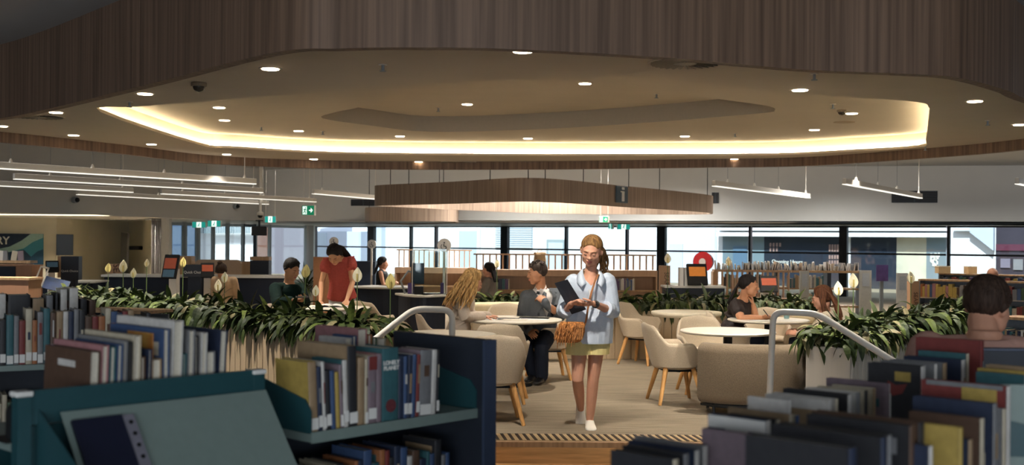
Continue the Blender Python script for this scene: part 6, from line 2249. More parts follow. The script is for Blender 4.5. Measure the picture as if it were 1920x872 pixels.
# ------------------------------------------------------------------ book shelves at the far right
def shelf_unit(A, B, ztop, zs, label, depth=.28):
    A, B = V((A[0], A[1], 0)), V((B[0], B[1], 0))
    d = B - A; L = d.length
    t = thing('bookshelf', label, 'bookshelf', (A + B) / 2, math.atan2(d.y, d.x))
    mb = MB(); mb.box((0, depth / 2, ztop - .012), (L, depth, .024)); mb.build('top_board', TIMBER_L, t)
    mb = MB(); mb.box((0, depth - .01, ztop / 2 - .012), (L, .02, ztop - .026)); mb.build('back_panel', mat('shelf_back_grey', (120, 124, 128), rough=0.6), t)
    for s in (-1, 1):
        mb = MB(); mb.box((s * (L / 2 - .015), depth / 2, ztop / 2 - .012), (.03, depth, ztop - .026)); mb.build('side_panel', _mats['shelf_back_grey'], t)
    for z in zs:
        mb = MB(); mb.box((0, depth / 2 - .01, z - .01), (L - .064, depth - .03, .02)); mb.build('shelf_board', mat('shelf_cream', (196, 184, 166), rough=0.6), t)
    return t
shelf_unit(at(1722, 17.2), at(1990, 16.0), 1.07, (.80, .52, .24), 'low bookshelf of yellow and orange spines behind the dark-haired man')
a_, b_ = at(1724, 17.15), at(1985, 15.98)
for z, sd, nm in ((.80, 31, 'top'), (.52, 32, 'second'), (.24, 33, 'third')):
    far_row((a_.x, a_.y + .06), (b_.x, b_.y + .06), z, (.15, .21), 40, 'coloured books on the far right shelf', 'the low shelf behind the dark-haired man', sd, ['yellow', 'orange', 'red', 'pink', 'tan', 'yellow', 'brown', 'grey', 'blue', 'green'] if sd == 31 else None, (.03, .07), stuff=sd > 31)
shelf_unit(at(1760, 21), at(2010, 19.6), 1.06, (.78, .5), 'further bookshelf with boxes on top, beneath the corner window')
a_, b_ = at(1762, 20.95), at(2005, 19.58)
far_row((a_.x, a_.y + .06), (b_.x, b_.y + .06), .78, (.17, .23), 40, 'books on the furthest right shelf', 'x', 41, None, (.04, .08), stuff=True)
for i, (px, w) in enumerate(((1770, .22), (1822, .17))):
    q = at(px, 20.9)
    t = thing('storage_box', 'tan cardboard box on the further shelf, %s' % ('wider one' if i == 0 else 'smaller one near the corner building'), 'box', (q.x, q.y + .05, 1.061))
    mb = MB(); mb.box((0, 0, .06), (w, .2, .12)); mb.build('box_body', mat('card_tan', (176, 146, 104), rough=0.9), t)
    mb = MB(); mb.box((0, 0, .128), (w + .01, .21, .016)); mb.build('lid', mat('card_pale', (200, 186, 160), rough=0.9), t)
shelf_unit(at(1874, 9.6), at(2030, 9.0), 1.0, (.72, .44, .16, -.1), 'tall grey media rack at the right edge beside the man in pink')
a_, b_ = at(1876, 9.55), at(2026, 8.98)
for z, sd, nm in ((.72, 51, 'top'), (.44, 52, 'second'), (.16, 53, 'third')):
    far_row((a_.x, a_.y + .05), (b_.x, b_.y + .05), z, (.14, .19), 30, 'cases on the media rack', 'the %s shelf of the grey media rack' % nm, sd, ['grey', 'black', 'brown', 'white', 'teal', 'navy', 'red', 'tan'], (.014, .03), stuff=True)

o = _stuff.build('books', _stuff_mats)
tag(o, 'tightly packed small books and cases filling the shelves far across the hall', 'books', None, 'stuff')

# ------------------------------------------------------------------ left side: meeting room and quick choice area
t = thing('wall_banner', 'teal and navy swoosh banner on the meeting room wall', 'banner', P(36, 467, 30.6), 0.03)
w, h = 1.30, .84
mb = MB(); mb.box((0, .01, 0), (w, .02, h)); mb.build('banner_board', mat('banner_teal', (46, 110, 128), rough=0.6, var=0.05), t)
def sw(pts, m, y, nm):
    mb = MB(); mb.add([(x * w / 2, y, z * h / 2) for x, z in pts], [tuple(range(len(pts)))]); o = mb.build(nm, m, t); q = o.modifiers.new('t', 'SOLIDIFY'); q.thickness = .003
sw([(-1, 1), (.48, 1), (.1, .55), (-.4, .15), (-1, -.05)], mat('banner_navy', (20, 38, 58), rough=0.6), -.003, 'navy_swoosh')
sw([(.48, 1), (1, 1), (1, .75), (.55, .45), (.2, .05), (-.4, -.2), (-1, -.3), (-1, -.05), (-.4, .15), (.1, .55)], mat('banner_pale', (120, 150, 146), rough=0.6), -.004, 'pale_swoosh')
sw([(1, .0), (1, -1), (.35, -1), (.5, -.5), (.75, -.15)], mat('banner_deep', (22, 62, 88), rough=0.6), -.005, 'deep_blue_swoosh')
sw([(-1, -.3), (-.4, -.2), (.2, -.05), (.5, -.5), (.35, -1), (-1, -1)], mat('banner_navy2', (24, 48, 70), rough=0.6), -.0045, 'lower_navy_field')
text_mesh('RY', 'lettering', mat('banner_letters', (206, 206, 196)), .30, .004, t, frame((-.44, -.012, .22), (1, 0, 0), (0, 0, 1)), .004)
t = thing('wall_screen', 'blank black panel on the meeting room wall', 'screen', P(121.5, 459, 31.0), .35)
mb = MB(); mb.box((0, 0, 0), (.44, .04, .58)); mb.build('panel', mat('dark_slate_panel', (30, 36, 44), rough=0.4), t)
mb = MB(); mb.box((0, -.012, 0), (.40, .03, .54)); mb.build('screen', mat('slate_screen', (34, 42, 52), rough=0.3), t)
t = thing('wall_television', 'television on a swing arm seen edge on in the meeting room', 'television', P(234, 468, 33.4), -.9)
mb = MB(); mb.box((0, 0, 0), (.55, .06, 1.0), 0, Matrix.Rotation(.06, 4, 'Y')); mb.build('screen_back', mat('tv_grey', (96, 96, 96), rough=0.5), t)
mb = MB(); mb.tube([(0, .03, .05), (.18, .35, .05), (.02, .7, .05)], .06, 8); mb.box((.02, .72, .05), (.3, .05, .5)); mb.build('swing_arm', BLACK, t)
t = thing('curtain', 'grey stacked curtain at the meeting room opening', 'curtain', P(294, 470, 30.2))
mb = MB()
pts = [V((-.15 + .30 * i / 40, .05 * math.sin(i * 1.1), 0)) for i in range(41)]
for i in range(40):
    a, b = pts[i], pts[i + 1]
    mb.add([(a.x, a.y, LOW - t.location.z + .02), (b.x, b.y, LOW - t.location.z + .02), (b.x, b.y, ZB - t.location.z), (a.x, a.y, ZB - t.location.z)], [(0, 1, 2, 3)])
mb.build('fabric', mat('grey_curtain', (138, 134, 134), rough=0.9), t)
mb = MB(); mb.tube([(-.3, 0, ZB - t.location.z - .03), (.25, 0, ZB - t.location.z - .03)], .02, 6); mb.build('track', GREY_METAL, t)
t = thing('ceiling_light_panel', 'long warm light slot in the meeting room ceiling', 'ceiling light', P(60, 406.5, 25.5)); t.location.z = ZB - .012
mb = MB(); mb.box((0, 0, 0), (3.2, .9, .012)); mb.build('diffuser', mat('warm_panel', (255, 240, 206), emit=1.6), t)
mb = MB(); mb.box((0, 0, .006), (3.3, 1.0, .01)); mb.build('frame', WHITE_METAL, t)
for x, y in ((-12.5, 28), (-10.0, 30.0)):
    spot_lamp((x, y, ZB - .03), 620, (1.0, 0.92, 0.78), 2.5)
def quick_box(px, py, d, w, h, yaw, label, m=NAVY, z0=0):
    q = P(px, py, d)
    t = thing('display_box', label, 'display box', (q.x, q.y, q.z), yaw)
    mb = MB(); mb.box((0, .12, 0), (w, .26, h)); mb.build('box_body', m, t, bevel=.003)
    mb = MB(); mb.box((-w / 2 - .03, .14, .02), (.06, .24, h - .04)); mb.build('oak_cheek', TIMBER_L, t)
    text_mesh('Quick Choice', 'lettering', PAPER2, w * .17, .002, t, frame((0, -.013, -h * .12), (1, 0, 0), (0, 0, 1)))
    mb = MB(); mb.box((0, .12, -h / 2 - (q.z - h / 2) / 2), (w * .6, .2, q.z - h / 2 - .002)); mb.build('plinth', DESK, t)
quick_box(131, 503, 18.5, .28, .39, .15, 'dark quick choice box with an oak side below the black wall panel')
quick_box(364, 508, 19.2, .36, .21, .1, 'dark quick choice box between the kiosks behind the left planter')
quick_box(62, 509, 20.6, .20, .18, .15, 'small dark quick choice box beside the oak cabinet at the left')
kiosk(98, 500, 18.2, .5, .20, .20, 'small tilted kiosk in front of the quick choice box at the left', (SCR_B,), .5)
t = thing('returns_counter', 'long dark counter behind the left planter carrying kiosks', 'counter', at(370, 20.2))
mb = MB(); mb.box((0, .1, .45), (3.2, .6, .90)); mb.build('counter_body', DESK, t)
mb = MB(); mb.box((0, .1, .925), (3.3, .66, .04)); mb.build('counter_top', DESKTOP, t)
t = thing('returns_counter', 'dark counter at the far left under the quick choice box', 'counter', at(118, 19.4))
mb = MB(); mb.box((0, .1, .41), (1.2, .6, .82)); mb.build('counter_body', DESK, t)
mb = MB(); mb.box((0, .1, .84), (1.3, .66, .03)); mb.build('counter_top', DESKTOP, t)
t = thing('display_easel', 'slanted display holder with a blue poster at the far left', 'display stand', P(98, 528, 16.5), .3)
M_ = Matrix.Rotation(-.5, 4, 'X') @ Matrix.Rotation(.28, 4, 'Y')
mb = MB(); mb.box((.06, .012, -.03), (.36, .012, .20), 0, M_); mb.build('blue_poster', mat('blue_print', (38, 66, 116), rough=0.4, var=0.35, scale=8), t)
mb = MB()
for s in (-1, 1):
    mb.box((-.17 + s * .055, -.01, .03), (.02, .02, .34), 0, M_)
mb.box((-.17, -.01, .19), (.13, .02, .02), 0, M_); mb.box((-.17, -.01, -.13), (.13, .02, .02), 0, M_); mb.build('white_frame', WHITE_METAL, t)
mb = MB(); mb.box((0, .1, -t.location.z / 2 - .1), (.5, .25, t.location.z - .22)); mb.build('stand', BLACK, t)
t = thing('oak_cabinet', 'pinkish oak cabinet with a display panel at the left edge', 'cabinet', at(20, 16.5))
zt = P(20, 497, 16.5).z
mb = MB(); mb.box((0, .2, zt / 2), (.62, .4, zt)); mb.build('carcass', mat('pink_oak', (166, 124, 96), rough=0.6, var=0.06, scale=1, stretch=(16, 16, 1)), t)
mb = MB(); mb.box((-.1, -.012, zt - .10), (.36, .02, .16)); mb.build('slate_panel', NAVY, t)
t = thing('oak_cabinet', 'lower pinkish oak cabinet with a pale top edge at the left', 'cabinet', at(-5, 14.6))
zt = P(20, 520, 14.6).z
mb = MB(); mb.box((0.1, .2, zt / 2 - .02), (.62, .4, zt - .04)); mb.build('carcass', _mats['pink_oak'], t)
mb = MB(); mb.box((.1, .2, zt - .02), (.66, .44, .03)); mb.build('top_edge', TIMBER_L, t)
t = thing('display_ledge', 'oak display ledge with small books under the banner', 'shelf', at(12, 22))
zt = P(12, 489, 22).z
mb = MB(); mb.box((0, .1, zt - .02), (1.0, .34, .05)); mb.build('ledge', TIMBER_L, t)
mb = MB(); mb.box((0, .2, zt / 2 - .03), (.9, .05, zt - .06)); mb.build('support', TIMBER_L, t)
for i, (px, cn) in enumerate(((2, 'white'), (10, 'grey'), (26, 'cream'), (40, 'mauve'))):
    q = at(px, 22.02)
    o = bpy.data.objects.new('book', small_book(cn)); COL.objects.link(o)
    o.location = (q.x, q.y, zt + .006); o.scale = (.11, .03, .19); o.rotation_euler = (-.1, .12 * (-1) ** i, 0)
    tag(o, 'small %s book displayed on the ledge under the banner' % cn, 'book', 'books on the display ledge')
t = thing('reading_booth', 'beige rounded booth back seen beyond the quick choice counter', 'sofa', P(410, 500, 23), 0)
zt = P(410, 487, 23).z - t.location.z
mb = MB()
outl = rounded(-.50, .50, -t.location.z, zt, .14, 6)
mb.loft([[V((x, y, z)) for x, z in outl] for y in (-.06, .06)]); mb.build('booth_back', mat('beige_felt', (196, 172, 148), rough=0.9, var=0.04), t)
mb = MB(); mb.box((0, -.3, .42 - t.location.z), (.9, .45, .1)); mb.build('booth_seat', _mats['beige_felt'], t)
for px, w, py, lab in ((346, .28, 480, 'oak topped crate behind the tilted kiosk'), (487, .36, 481, 'oak topped dark box behind the young man in green'), (462, .16, 490, 'narrow oak box left of the oak topped dark box')):
    q = P(px, py, 21.5)
    t = thing('display_box', lab, 'display box', (q.x, q.y, 0))
    mb = MB(); mb.box((0, .1, q.z / 2 - .04), (w, .26, q.z - .08)); mb.build('box_body', NAVY if px == 487 else TIMBER_L, t)
    mb = MB(); mb.box((0, .1, q.z - .04), (w, .27, .07)); mb.build('oak_top', TIMBER_L, t)
# ------------------------------------------------------------------ books and shelves in the front, on the lower floor
_rt = random.Random(77)
def make_book(t, dp, h, cn, label, group, loc, yaw, lean=0.0, pages_front=False, sticker=True, title=None, spine=None):
    """spine at local -Y, thickness along X (0..t), depth +Y, base z 0. Mesh = cover; pages and sticker are its children."""
    mb = MB()
    b = 0.003
    mb.box((b / 2, dp / 2, h / 2), (b, dp, h), 0)
    mb.box((t - b / 2, dp / 2, h / 2), (b, dp, h), 0)
    ys = dp if pages_front else 0
    sgn = 1 if pages_front else -1
    k = 5
    for i in range(k):
        a0, a1 = PI * i / k, PI * (i + 1) / k
        x0, x1 = t / 2 - t / 2 * math.cos(a0), t / 2 - t / 2 * math.cos(a1)
        y0, y1 = ys + sgn * .004 * math.sin(a0), ys + sgn * .004 * math.sin(a1)
        mb.hexa([(x0, y0, 0), (x1, y1, 0), (x1, y1 - sgn * b, 0), (x0, y0 - sgn * b, 0)], [(x0, y0, h), (x1, y1, h), (x1, y1 - sgn * b, h), (x0, y0 - sgn * b, h)], 1)
    M_ = Matrix.Rotation(lean, 4, 'Y')
    mb.v = [M_ @ p for p in mb.v]
    o = mb.build('book', [BM[cn], BM[spine or cn]])
    o.location = loc
    o.rotation_euler = (0, 0, yaw)
    tag(o, label, 'book', group)
    m2 = MB(); y0, y1 = (.006, dp - .004) if pages_front else (.004, dp - .006)
    m2.box((t / 2, (y0 + y1) / 2, h / 2), (t - 2 * b - .0005, y1 - y0, h - .008), 0, M_); m2.build('pages', PAPER, o)
    if dp > .13 and _rt.random() < .6:
        m2 = MB(); m2.box((-.0003, dp * .5, h * _rt.uniform(.62, .86)), (.0010, dp * _rt.uniform(.35, .85), h * _rt.uniform(.08, .2)), 0, M_); m2.build('cover_print', BM[_rt.choice(['cream', 'grey', 'white', 'orange', 'mauve', 'tan', 'teal'])], o)
    if sticker and _rt.random() < .75:
        m2 = MB(); m2.box((t / 2, -.0055, _rt.uniform(.022, .036)), (t * .88, .002, .036), 0, M_); m2.build('spine_label', PAPER2, o)
        if _rt.random() < .6:
            m2 = MB(); m2.box((t / 2, -.0055, h * _rt.uniform(.5, .7)), (t * _rt.uniform(.2, .5), .002, h * _rt.uniform(.12, .34)), 0, M_); m2.build('spine_title', BM[_rt.choice(['cream', 'grey', 'tan', 'white']) if cn in ('black', 'navy', 'blue', 'red', 'teal', 'green', 'brown', 'purple') else _rt.choice(['brown', 'grey', 'navy', 'red'])], o)
    return o
def book_row(origin, yaw, z, specs, group, desc, gap=.0015, pages_front=False, sticker=True, back=0.0):
    e = V((math.cos(yaw), math.sin(yaw), 0)); n_ = V((-e.y, e.x, 0))
    x = 0.0
    out = []
    for i, sp in enumerate(specs):
        t, h, dp, cn = sp[:4]
        spn = sp[4] if len(sp) > 4 else None
        lean = sp[5] if len(sp) > 5 else 0.0
        p = V(origin) + e * x + n_ * (back + (sp[6] if len(sp) > 6 else 0))
        size = 'thick' if t > .035 else ('slim' if t < .015 else '')
        tall = 'tall' if h > .255 else ('short' if h < .175 else '')
        w = ' '.join(q for q in (tall, size, spn if spn else cn) if q)
        lab = '%s %sbook, %s from left %s' % (w, 'spined ' if spn else '', ORD[i], desc)
        out.append(make_book(t, dp, h, cn, lab, group, (p.x, p.y, z + .001), yaw, lean, pages_front, sticker, None, spn))
        x += t + gap
    return out
YL = math.radians(47)
eL = V((math.cos(YL), math.sin(YL), 0)); nL = V((-eL.y, eL.x, 0))
ZS = 1.008
oL = V((-.625, 3.50, 0))
# --- bookcase with the dark end panel
bc = thing('bookcase', 'teal and charcoal bookcase with a dark end panel, travel guides on its shelf', 'bookcase', (oL.x, oL.y, LOW), YL)
zl = lambda z: z - LOW
mb = MB(); mb.box((.3675, .19, zl(ZS) - .014), (.735, .38, .026)); mb.build('shelf', TEAL_L, bc)
mb = MB(); mb.box((.3675, -.004, zl(ZS) - .012), (.735, .006, .034)); mb.build('shelf_lip', TEAL_L, bc)
mb = MB(); mb.box((.3675, .19, zl(.66) - .014), (.735, .38, .026)); mb.build('shelf', TEAL_L, bc)
mb = MB(); mb.box((.3675, .19, zl(.30) - .014), (.735, .38, .026)); mb.build('shelf', TEAL_L, bc)
for z0 in (ZS, .66, .30):
    for x in (.002, .733):
        mb = MB(); x0, x1 = x - .002, x + .002
        pts = [(-.002, 0), (-.002, .07), (.03, .105), (.36, .175), (.36, 0)]
        mb.loft([[V((x0, y, zl(z0) + z)) for y, z in pts], [V((x1, y, zl(z0) + z)) for y, z in pts]]); mb.build('bracket', TEAL, bc)
mb = MB(); mb.box((.3675, .385, zl(1.02) / 2), (.735, .012, zl(1.02))); mb.build('back_panel', NAVY, bc)
mb = MB(); mb.box((.755, .21, zl(1.262) / 2), (.036, .50, zl(1.262))); mb.build('end_panel', NAVY, bc, bevel=.002)
mb = MB(); mb.box((.755, -.045, zl(1.262) / 2), (.06, .012, zl(1.262) - .004)); mb.build('panel_edge', mat('slate_blue_edge', (62, 72, 92), rough=0.4), bc)
L_specs = [(.031, .222, .175, 'yellow', 'tan', -.05), (.017, .205, .15, 'navy', None, -.05), (.012, .220, .16, 'white', None, -.05), (.019, .190, .14, 'black', None, -.05), (.018, .188, .14, 'blue', None, -.05), (.016, .182, .14, 'yellow', None, -.05), (.012, .205, .15, 'mauve', None, -.05), (.019, .218, .16, 'teal', 'white', -.04),
           (.036, .262, .27, 'tan', 'black', -.03, .0), (.027, .222, .17, 'tan', None, 0), (.012, .215, .16, 'cream', None, 0), (.036, .224, .17, 'cream', 'mauve', 0), (.022, .228, .17, 'pink', 'mauve', 0), (.072, .245, .17, 'teal', None, 0), (.022, .210, .14, 'green', 'navy', 0), (.016, .212, .14, 'blue', None, 0), (.017, .215, .14, 'navy', None, 0.02), (.017, .216, .14, 'white', 'blue', .03), (.015, .214, .14, 'red', None, .04), (.055, .228, .16, 'mauve', 'grey', .03), (.022, .226, .16, 'white', None, .03), (.012, .224, .16, 'black', None, .02)]
rowL = book_row(oL + eL * .012, YL, ZS, L_specs, 'travel books by the end panel', 'on shelf with teal guidebook', .0012, back=.018)
guide = rowL[13]
guide['label'] = 'wide teal guidebook with white block capitals on its spine'
for body, z, sz in (('LONELY', .196, .019), ('PLANET', .178, .019)):
    text_mesh(body, 'title_lettering', PAPER2, sz, .0008, guide, frame((.036, -.0068, z), (1, 0, 0), (0, 0, 1)), .0006)
mb = MB(); mb.tube([(.036, -.005, .052), (.036, -.0068, .052)], .022, 20); mb.build('picture_disc', mat('dark_rose_print', (104, 52, 56), rough=0.6, var=0.3, scale=60), guide)
for ch in list(guide.children):
    if ch.name.startswith('spine_'):
        bpy.data.objects.remove(ch)
red_top = rowL[11]
mb = MB(); mb.box((.018, -.0058, .20), (.032, .002, .044)); mb.build('red_band', BM['red'], red_top)
# books of the other side, showing above the row
oB = oL + nL * .42
bk_specs = [(.03, .255, .16, 'white', None), (.02, .262, .12, 'blue', None), (.045, .285, .26, 'pink', None), (.02, .262, .12, 'orange', None), (.02, .25, .1, 'green', None), (.04, .245, .14, 'cream', None)]
mb = MB(); mb.box((.3675, .58, zl(.985)), (.735, .36, .02)); mb.build('rear_shelf', TEAL_L, bc)
book_row(oB + eL * .47, YL, .996, bk_specs, 'rear shelf books by the end panel', 'of tall books behind the guidebooks', .004, True, False)
# lower shelf
cols = ['grey', 'white', 'navy', 'cream', 'black', 'brown', 'red', 'orange', 'navy', 'blue', 'teal', 'orange', 'red', 'black', 'navy', 'blue', 'white', 'brown', 'navy', 'teal', 'blue', 'black', 'grey', 'blue']
r8 = random.Random(81)
low = [(r8.uniform(.014, .036), r8.uniform(.19, .262), .17, c) for c in cols]
low = [(t, min(h, .225) if i < 9 else h * .97, dp, c) for i, (t, h, dp, c) in enumerate(low)]
book_row(oL + eL * .03, YL, .66, low, 'lower shelf books by the end panel', 'on shelf under teal guidebook', .0015, back=.05)

# --- neighbouring display unit with sloped front and teal rail
m0 = V((-1.27, 2.905, 0)); m1 = oL - eL * .135
Lm = (m1 - m0).length
du = thing('display_unit', 'teal display unit with a sloping pale front and white capped posts', 'display shelf', (m0.x, m0.y, LOW), YL)
zr = zl(1.20)
mb = MB(); mb.box((Lm / 2, .015, zr - .03), (Lm, .014, .09)); mb.build('top_rail', TEAL, du)
mb = MB(); mb.box((Lm / 2, .03, (zr - .08) / 2), (Lm, .012, zr - .08)); mb.build('back_panel', TEAL, du)
for x in (.0, Lm - .02):
    mb = MB(); mb.box((x + .01, .02, zr / 2), (.036, .036, zr)); p_ = mb.build('post', TEAL, du)
    mb = MB(); mb.box((x + .01, .02, zr + .008), (.046, .046, .014)); mb.build('white_cap', PAPER2, p_, bevel=.004)
mb = MB(); mb.hexa([(.10, -.015, zr - .055), (Lm + .005, -.015, zr - .055), (Lm + .005, -.30, zr - .42), (.10, -.30, zr - .42)], [(.10, -.008, zr - .047), (Lm + .005, -.008, zr - .047), (Lm + .005, -.293, zr - .412), (.10, -.293, zr - .412)]); mb.build('sloped_front', TEAL_L, du)
mb = MB(); mb.hexa([(-.002, .02, zr - .62), (.002, .02, zr - .62), (.002, .02, zr - .03), (-.002, .02, zr - .03)], [(-.002, -.33, zr - .62), (.002, -.33, zr - .62), (.002, -.33, zr - .22), (-.002, -.33, zr - .22)], 0, Matrix.Translation((.05, 0, 0))); mb.build('bracket', TEAL, du)
mb = MB(); mb.box((Lm / 2, -.16, .04), (Lm, .4, .08)); mb.build('plinth', NAVY, du)
mb = MB(); mb.box((Lm / 2, .23, zl(1.075) - .012), (Lm, .38, .022)); mb.build('rear_shelf', TEAL_L, du)
mb = MB(); mb.box((Lm / 2, .43, zl(1.0) / 2), (Lm, .012, zl(1.0))); mb.build('rear_panel', TEAL, du)
# spiral notebook standing on the sloped front
nb = thing('spiral_notebook', 'large dark blue spiral notebook leaning on the sloping pale front', 'notebook', (m0.x, m0.y, LOW), YL)
def sl(x, s, lift=0.0):                                # point on the slope: s metres down it
    k = V((0, -.285, -.365)).normalized(); nn = V((0, -.365, .285)).normalized() * 1
    return V((x, -.0125, zr - .046)) + k * s + V((0, -.788, .615)) * lift
mb = MB(); mb.hexa([sl(.115, .035, .002), sl(.255, .035, .002), sl(.255, .43, .002), sl(.115, .43, .002)], [sl(.115, .035, .014), sl(.255, .035, .014), sl(.255, .43, .014), sl(.115, .43, .014)]); mb.build('cover', mat('midnight_cover', (22, 26, 46), rough=0.5), nb)
mb = MB(); mb.hexa([sl(.256, .035, .002), sl(.292, .035, .002), sl(.292, .43, .002), sl(.256, .43, .002)], [sl(.256, .035, .010), sl(.292, .035, .010), sl(.292, .43, .010), sl(.256, .43, .010)]); pg = mb.build('punched_margin', mat('grey_margin', (118, 116, 126), rough=0.8), nb)
mb = MB()
for i in range(9):
    a, b = sl(.276, .06 + i * .036, .0105), sl(.276, .06 + i * .036, .0125)
    mb.tube([a, b], .006, 10)
mb.build('punch_hole', BLACK, pg)
# pale shelf at the bottom left corner
t = thing('shelf_end', 'pale grey shelf at the bottom left corner in front of the teal bracket', 'shelf', (-1.33, 2.62, LOW), YL)
mb = MB(); mb.box((-.05, .05, zl(.94)), (.30, .42, .02)); mb.build('shelf', TEAL_L, t)
mb = MB(); mb.box((-.05, .24, zl(1.0) / 2), (.30, .02, zl(1.0))); mb.build('back_panel', TEAL, t)
# large format books behind the rail, fore-edges to the camera
b_specs = [(.030, .225, .28, 'brown', 'mauve', .03), (.02, .24, .30, 'pink', 'tan', .03), (.017, .235, .26, 'teal', None, .03), (.016, .24, .26, 'blue', None, .03), (.012, .25, .28, 'grey', None, .02), (.010, .245, .26, 'black', None, .02), (.022, .262, .30, 'cream', None, .02), (.014, .20, .18, 'brown', None, .0), (.012, .22, .2, 'navy', None, .02), (.03, .19, .16, 'tan', 'cream', 0), (.02, .275, .32, 'blue', 'orange', .0), (.032, .298, .34, 'white', None, .03), (.012, .20, .18, 'teal', None, .02), (.022, .268, .26, 'grey', 'mauve', .02), (.012, .25, .18, 'black', 'brown', .0), (.018, .258, .2, 'white', None, .03), (.03, .20, .2, 'grey', None, .0), (.026, .262, .24, 'navy', 'blue', .05)]
bo = m0 + nL * .05 + eL * .205
rowB = book_row(bo, YL, 1.076, b_specs, 'large books behind the teal rail', 'of large books behind teal rail', .0045, True, False)
lf = rowB[6]
lf['label'] = 'cream covered large book with dark title words behind the teal rail'
Mx = frame((-.001 + .262 * .02, .15, .215), (0, -1, 0), (0, 0, 1))
text_mesh('Life', 'title_lettering', BM['brown'], .045, .0006, lf, Mx)
text_mesh('rnal', 'title_lettering', BM['brown'], .035, .0006, lf, frame((-.0012 + .18 * .02, .06, .165), (0, -1, 0), (0, 0, 1)))
sun_b = rowB[10]
sun_b['label'] = 'blue large book with an orange sunset picture on its cover'
mb = MB(); mb.box((-.0015, .13, .185), (.002, .15, .15)); pc = mb.build('sunset_picture', mat('sunset_print', (206, 120, 60), rough=0.5, var=0.2, scale=9, c2=(226, 186, 96)), sun_b)
mb = MB(); mb.box((-.0015, .13, .06), (.002, .15, .09)); mb.build('dusk_picture', mat('dusk_print', (120, 96, 96), rough=0.5, var=0.2, scale=9), sun_b)
rowB[11]['label'] = 'tallest white large book standing behind the teal rail'
bg2 = thing('book_end', 'rounded black book end in front of the brown large books', 'book end', m0 + nL * .045 + eL * .03 + V((0, 0, 1.077)), YL)
mb = MB(); pts = rounded(-.05, .06, .0, .11, .03); mb.loft([[V((x, y, z)) for x, z in pts] for y in (-.002, .002)]); mb.build('upright_plate', BLACK, bg2)
mb = MB(); mb.box((0, .06, .002), (.10, .12, .003)); mb.build('base_plate', BLACK, bg2)

# --- spines facing the camera at the left edge
YA = math.radians(28)
eA = V((math.cos(YA), math.sin(YA), 0)); nA = V((-eA.y, eA.x, 0))
oA = P(-60, 600, 4.75); oA.z = 0
ZA = 1.062
sc_ = thing('bookcase', 'teal bookcase at the left edge holding paperbacks with their spines out', 'bookcase', (oA.x, oA.y, LOW), YA)
for z in (ZA, .70):
    mb = MB(); mb.box((.42, .14, zl(z) - .013), (.84, .28, .024)); mb.build('shelf', TEAL_L, sc_)
for x in (-.01, .85):
    mb = MB(); mb.box((x, .14, zl(1.10) / 2), (.02, .30, zl(1.10))); mb.build('side_panel', TEAL, sc_)
mb = MB(); mb.box((.42, .29, zl(1.05) / 2), (.84, .015, zl(1.05))); mb.build('back_panel', NAVY, sc_)
a_cols = [('brown', .235), ('grey', .22), ('red', .225), ('grey', .205), ('white', .22), ('black', .195), ('teal', .215), ('grey', .21), ('red', .19), ('cream', .24), ('orange', .19), ('grey', .225), ('teal', .24), ('brown', .22), ('tan', .225), ('white', .225), ('navy', .225), ('grey', .235), ('black', .23), ('brown', .20), ('red', .20), ('orange', .20), ('cream', .235), ('blue', .22), ('navy', .215), ('red', .22), ('tan', .225), ('teal', .18), ('green', .19), ('black', .21)]
r9 = random.Random(9)
book_row(oA + eA * .004, YA, ZA, [(r9.uniform(.019, .030), h, .15, c) for c, h in a_cols], 'paperbacks at the left edge', 'in spine-out row at the left edge', .001, back=.012)
r9 = random.Random(10)
book_row(oA + eA * .03, YA, .70, [(r9.uniform(.019, .034), r9.uniform(.18, .24), .15, r9.choice(list(PAL))) for i in range(16)], 'lower paperbacks at the left edge', 'on the lower shelf at the left edge', .001, back=.03)
# second rank behind: taller covers
r9 = random.Random(14)
z2 = thing('bookcase', 'bookcase behind the spine-out paperbacks with tall covers on top', 'bookcase', (oA.x - .42, oA.y + .62, LOW), YA)
mb = MB(); mb.box((.5, .15, zl(1.01)), (1.0, .30, .024)); mb.build('shelf', TEAL_L, z2)
for x in (0.01, .99):
    mb = MB(); mb.box((x, .15, zl(1.02) / 2), (.02, .30, zl(1.02))); mb.build('side_panel', TEAL, z2)
o2_ = V((oA.x - .42, oA.y + .62, 0))
book_row(o2_ + eA * .03, YA, 1.023, [(.03, .30, .2, 'blue'), (.05, .29, .2, 'navy', 'blue'), (.02, .31, .2, 'white'), (.045, .295, .2, 'purple'), (.05, .31, .2, 'white'), (.10, .305, .2, 'black'), (.05, .285, .2, 'cream', 'tan'), (.03, .30, .2, 'grey'), (.012, .31, .22, 'black'), (.03, .33, .22, 'white'), (.04, .335, .24, 'white'), (.03, .28, .2, 'black'), (.03, .27, .2, 'brown')], 'tall books behind the paperbacks', 'of tall books behind paperback row', .012, False, False)
# small wooden case beyond
YC = math.radians(-20)
oC = P(152, 600, 7.6); oC.z = 0
zc = P(200, 580, 7.6).z
wc = thing('bookcase', 'small oak topped bookcase with a dark end beside the left planter', 'bookcase', (oC.x, oC.y, LOW), YC)
mb = MB(); mb.box((.26, .14, zl(zc) - .01), (.54, .30, .02)); mb.build('top_board', TIMBER_L, wc)
mb = MB(); mb.box((.25, .14, zl(zc - .26)), (.50, .28, .02)); mb.build('shelf', TEAL_L, wc)
mb = MB(); mb.box((.25, .28, zl(zc) / 2 - .02), (.50, .015, zl(zc) - .03)); mb.build('back_panel', mat('shelf_back_grey', (120, 124, 128)), wc)
mb = MB(); mb.box((.43, .01, zl(zc) / 2 - .014), (.19, .02, zl(zc) - .03)); mb.build('end_panel', NAVY, wc)
mb = MB(); mb.box((-.005, .14, zl(zc) / 2 - .014), (.02, .28, zl(zc) - .03)); mb.build('side_panel', NAVY, wc)
r9 = random.Random(15)
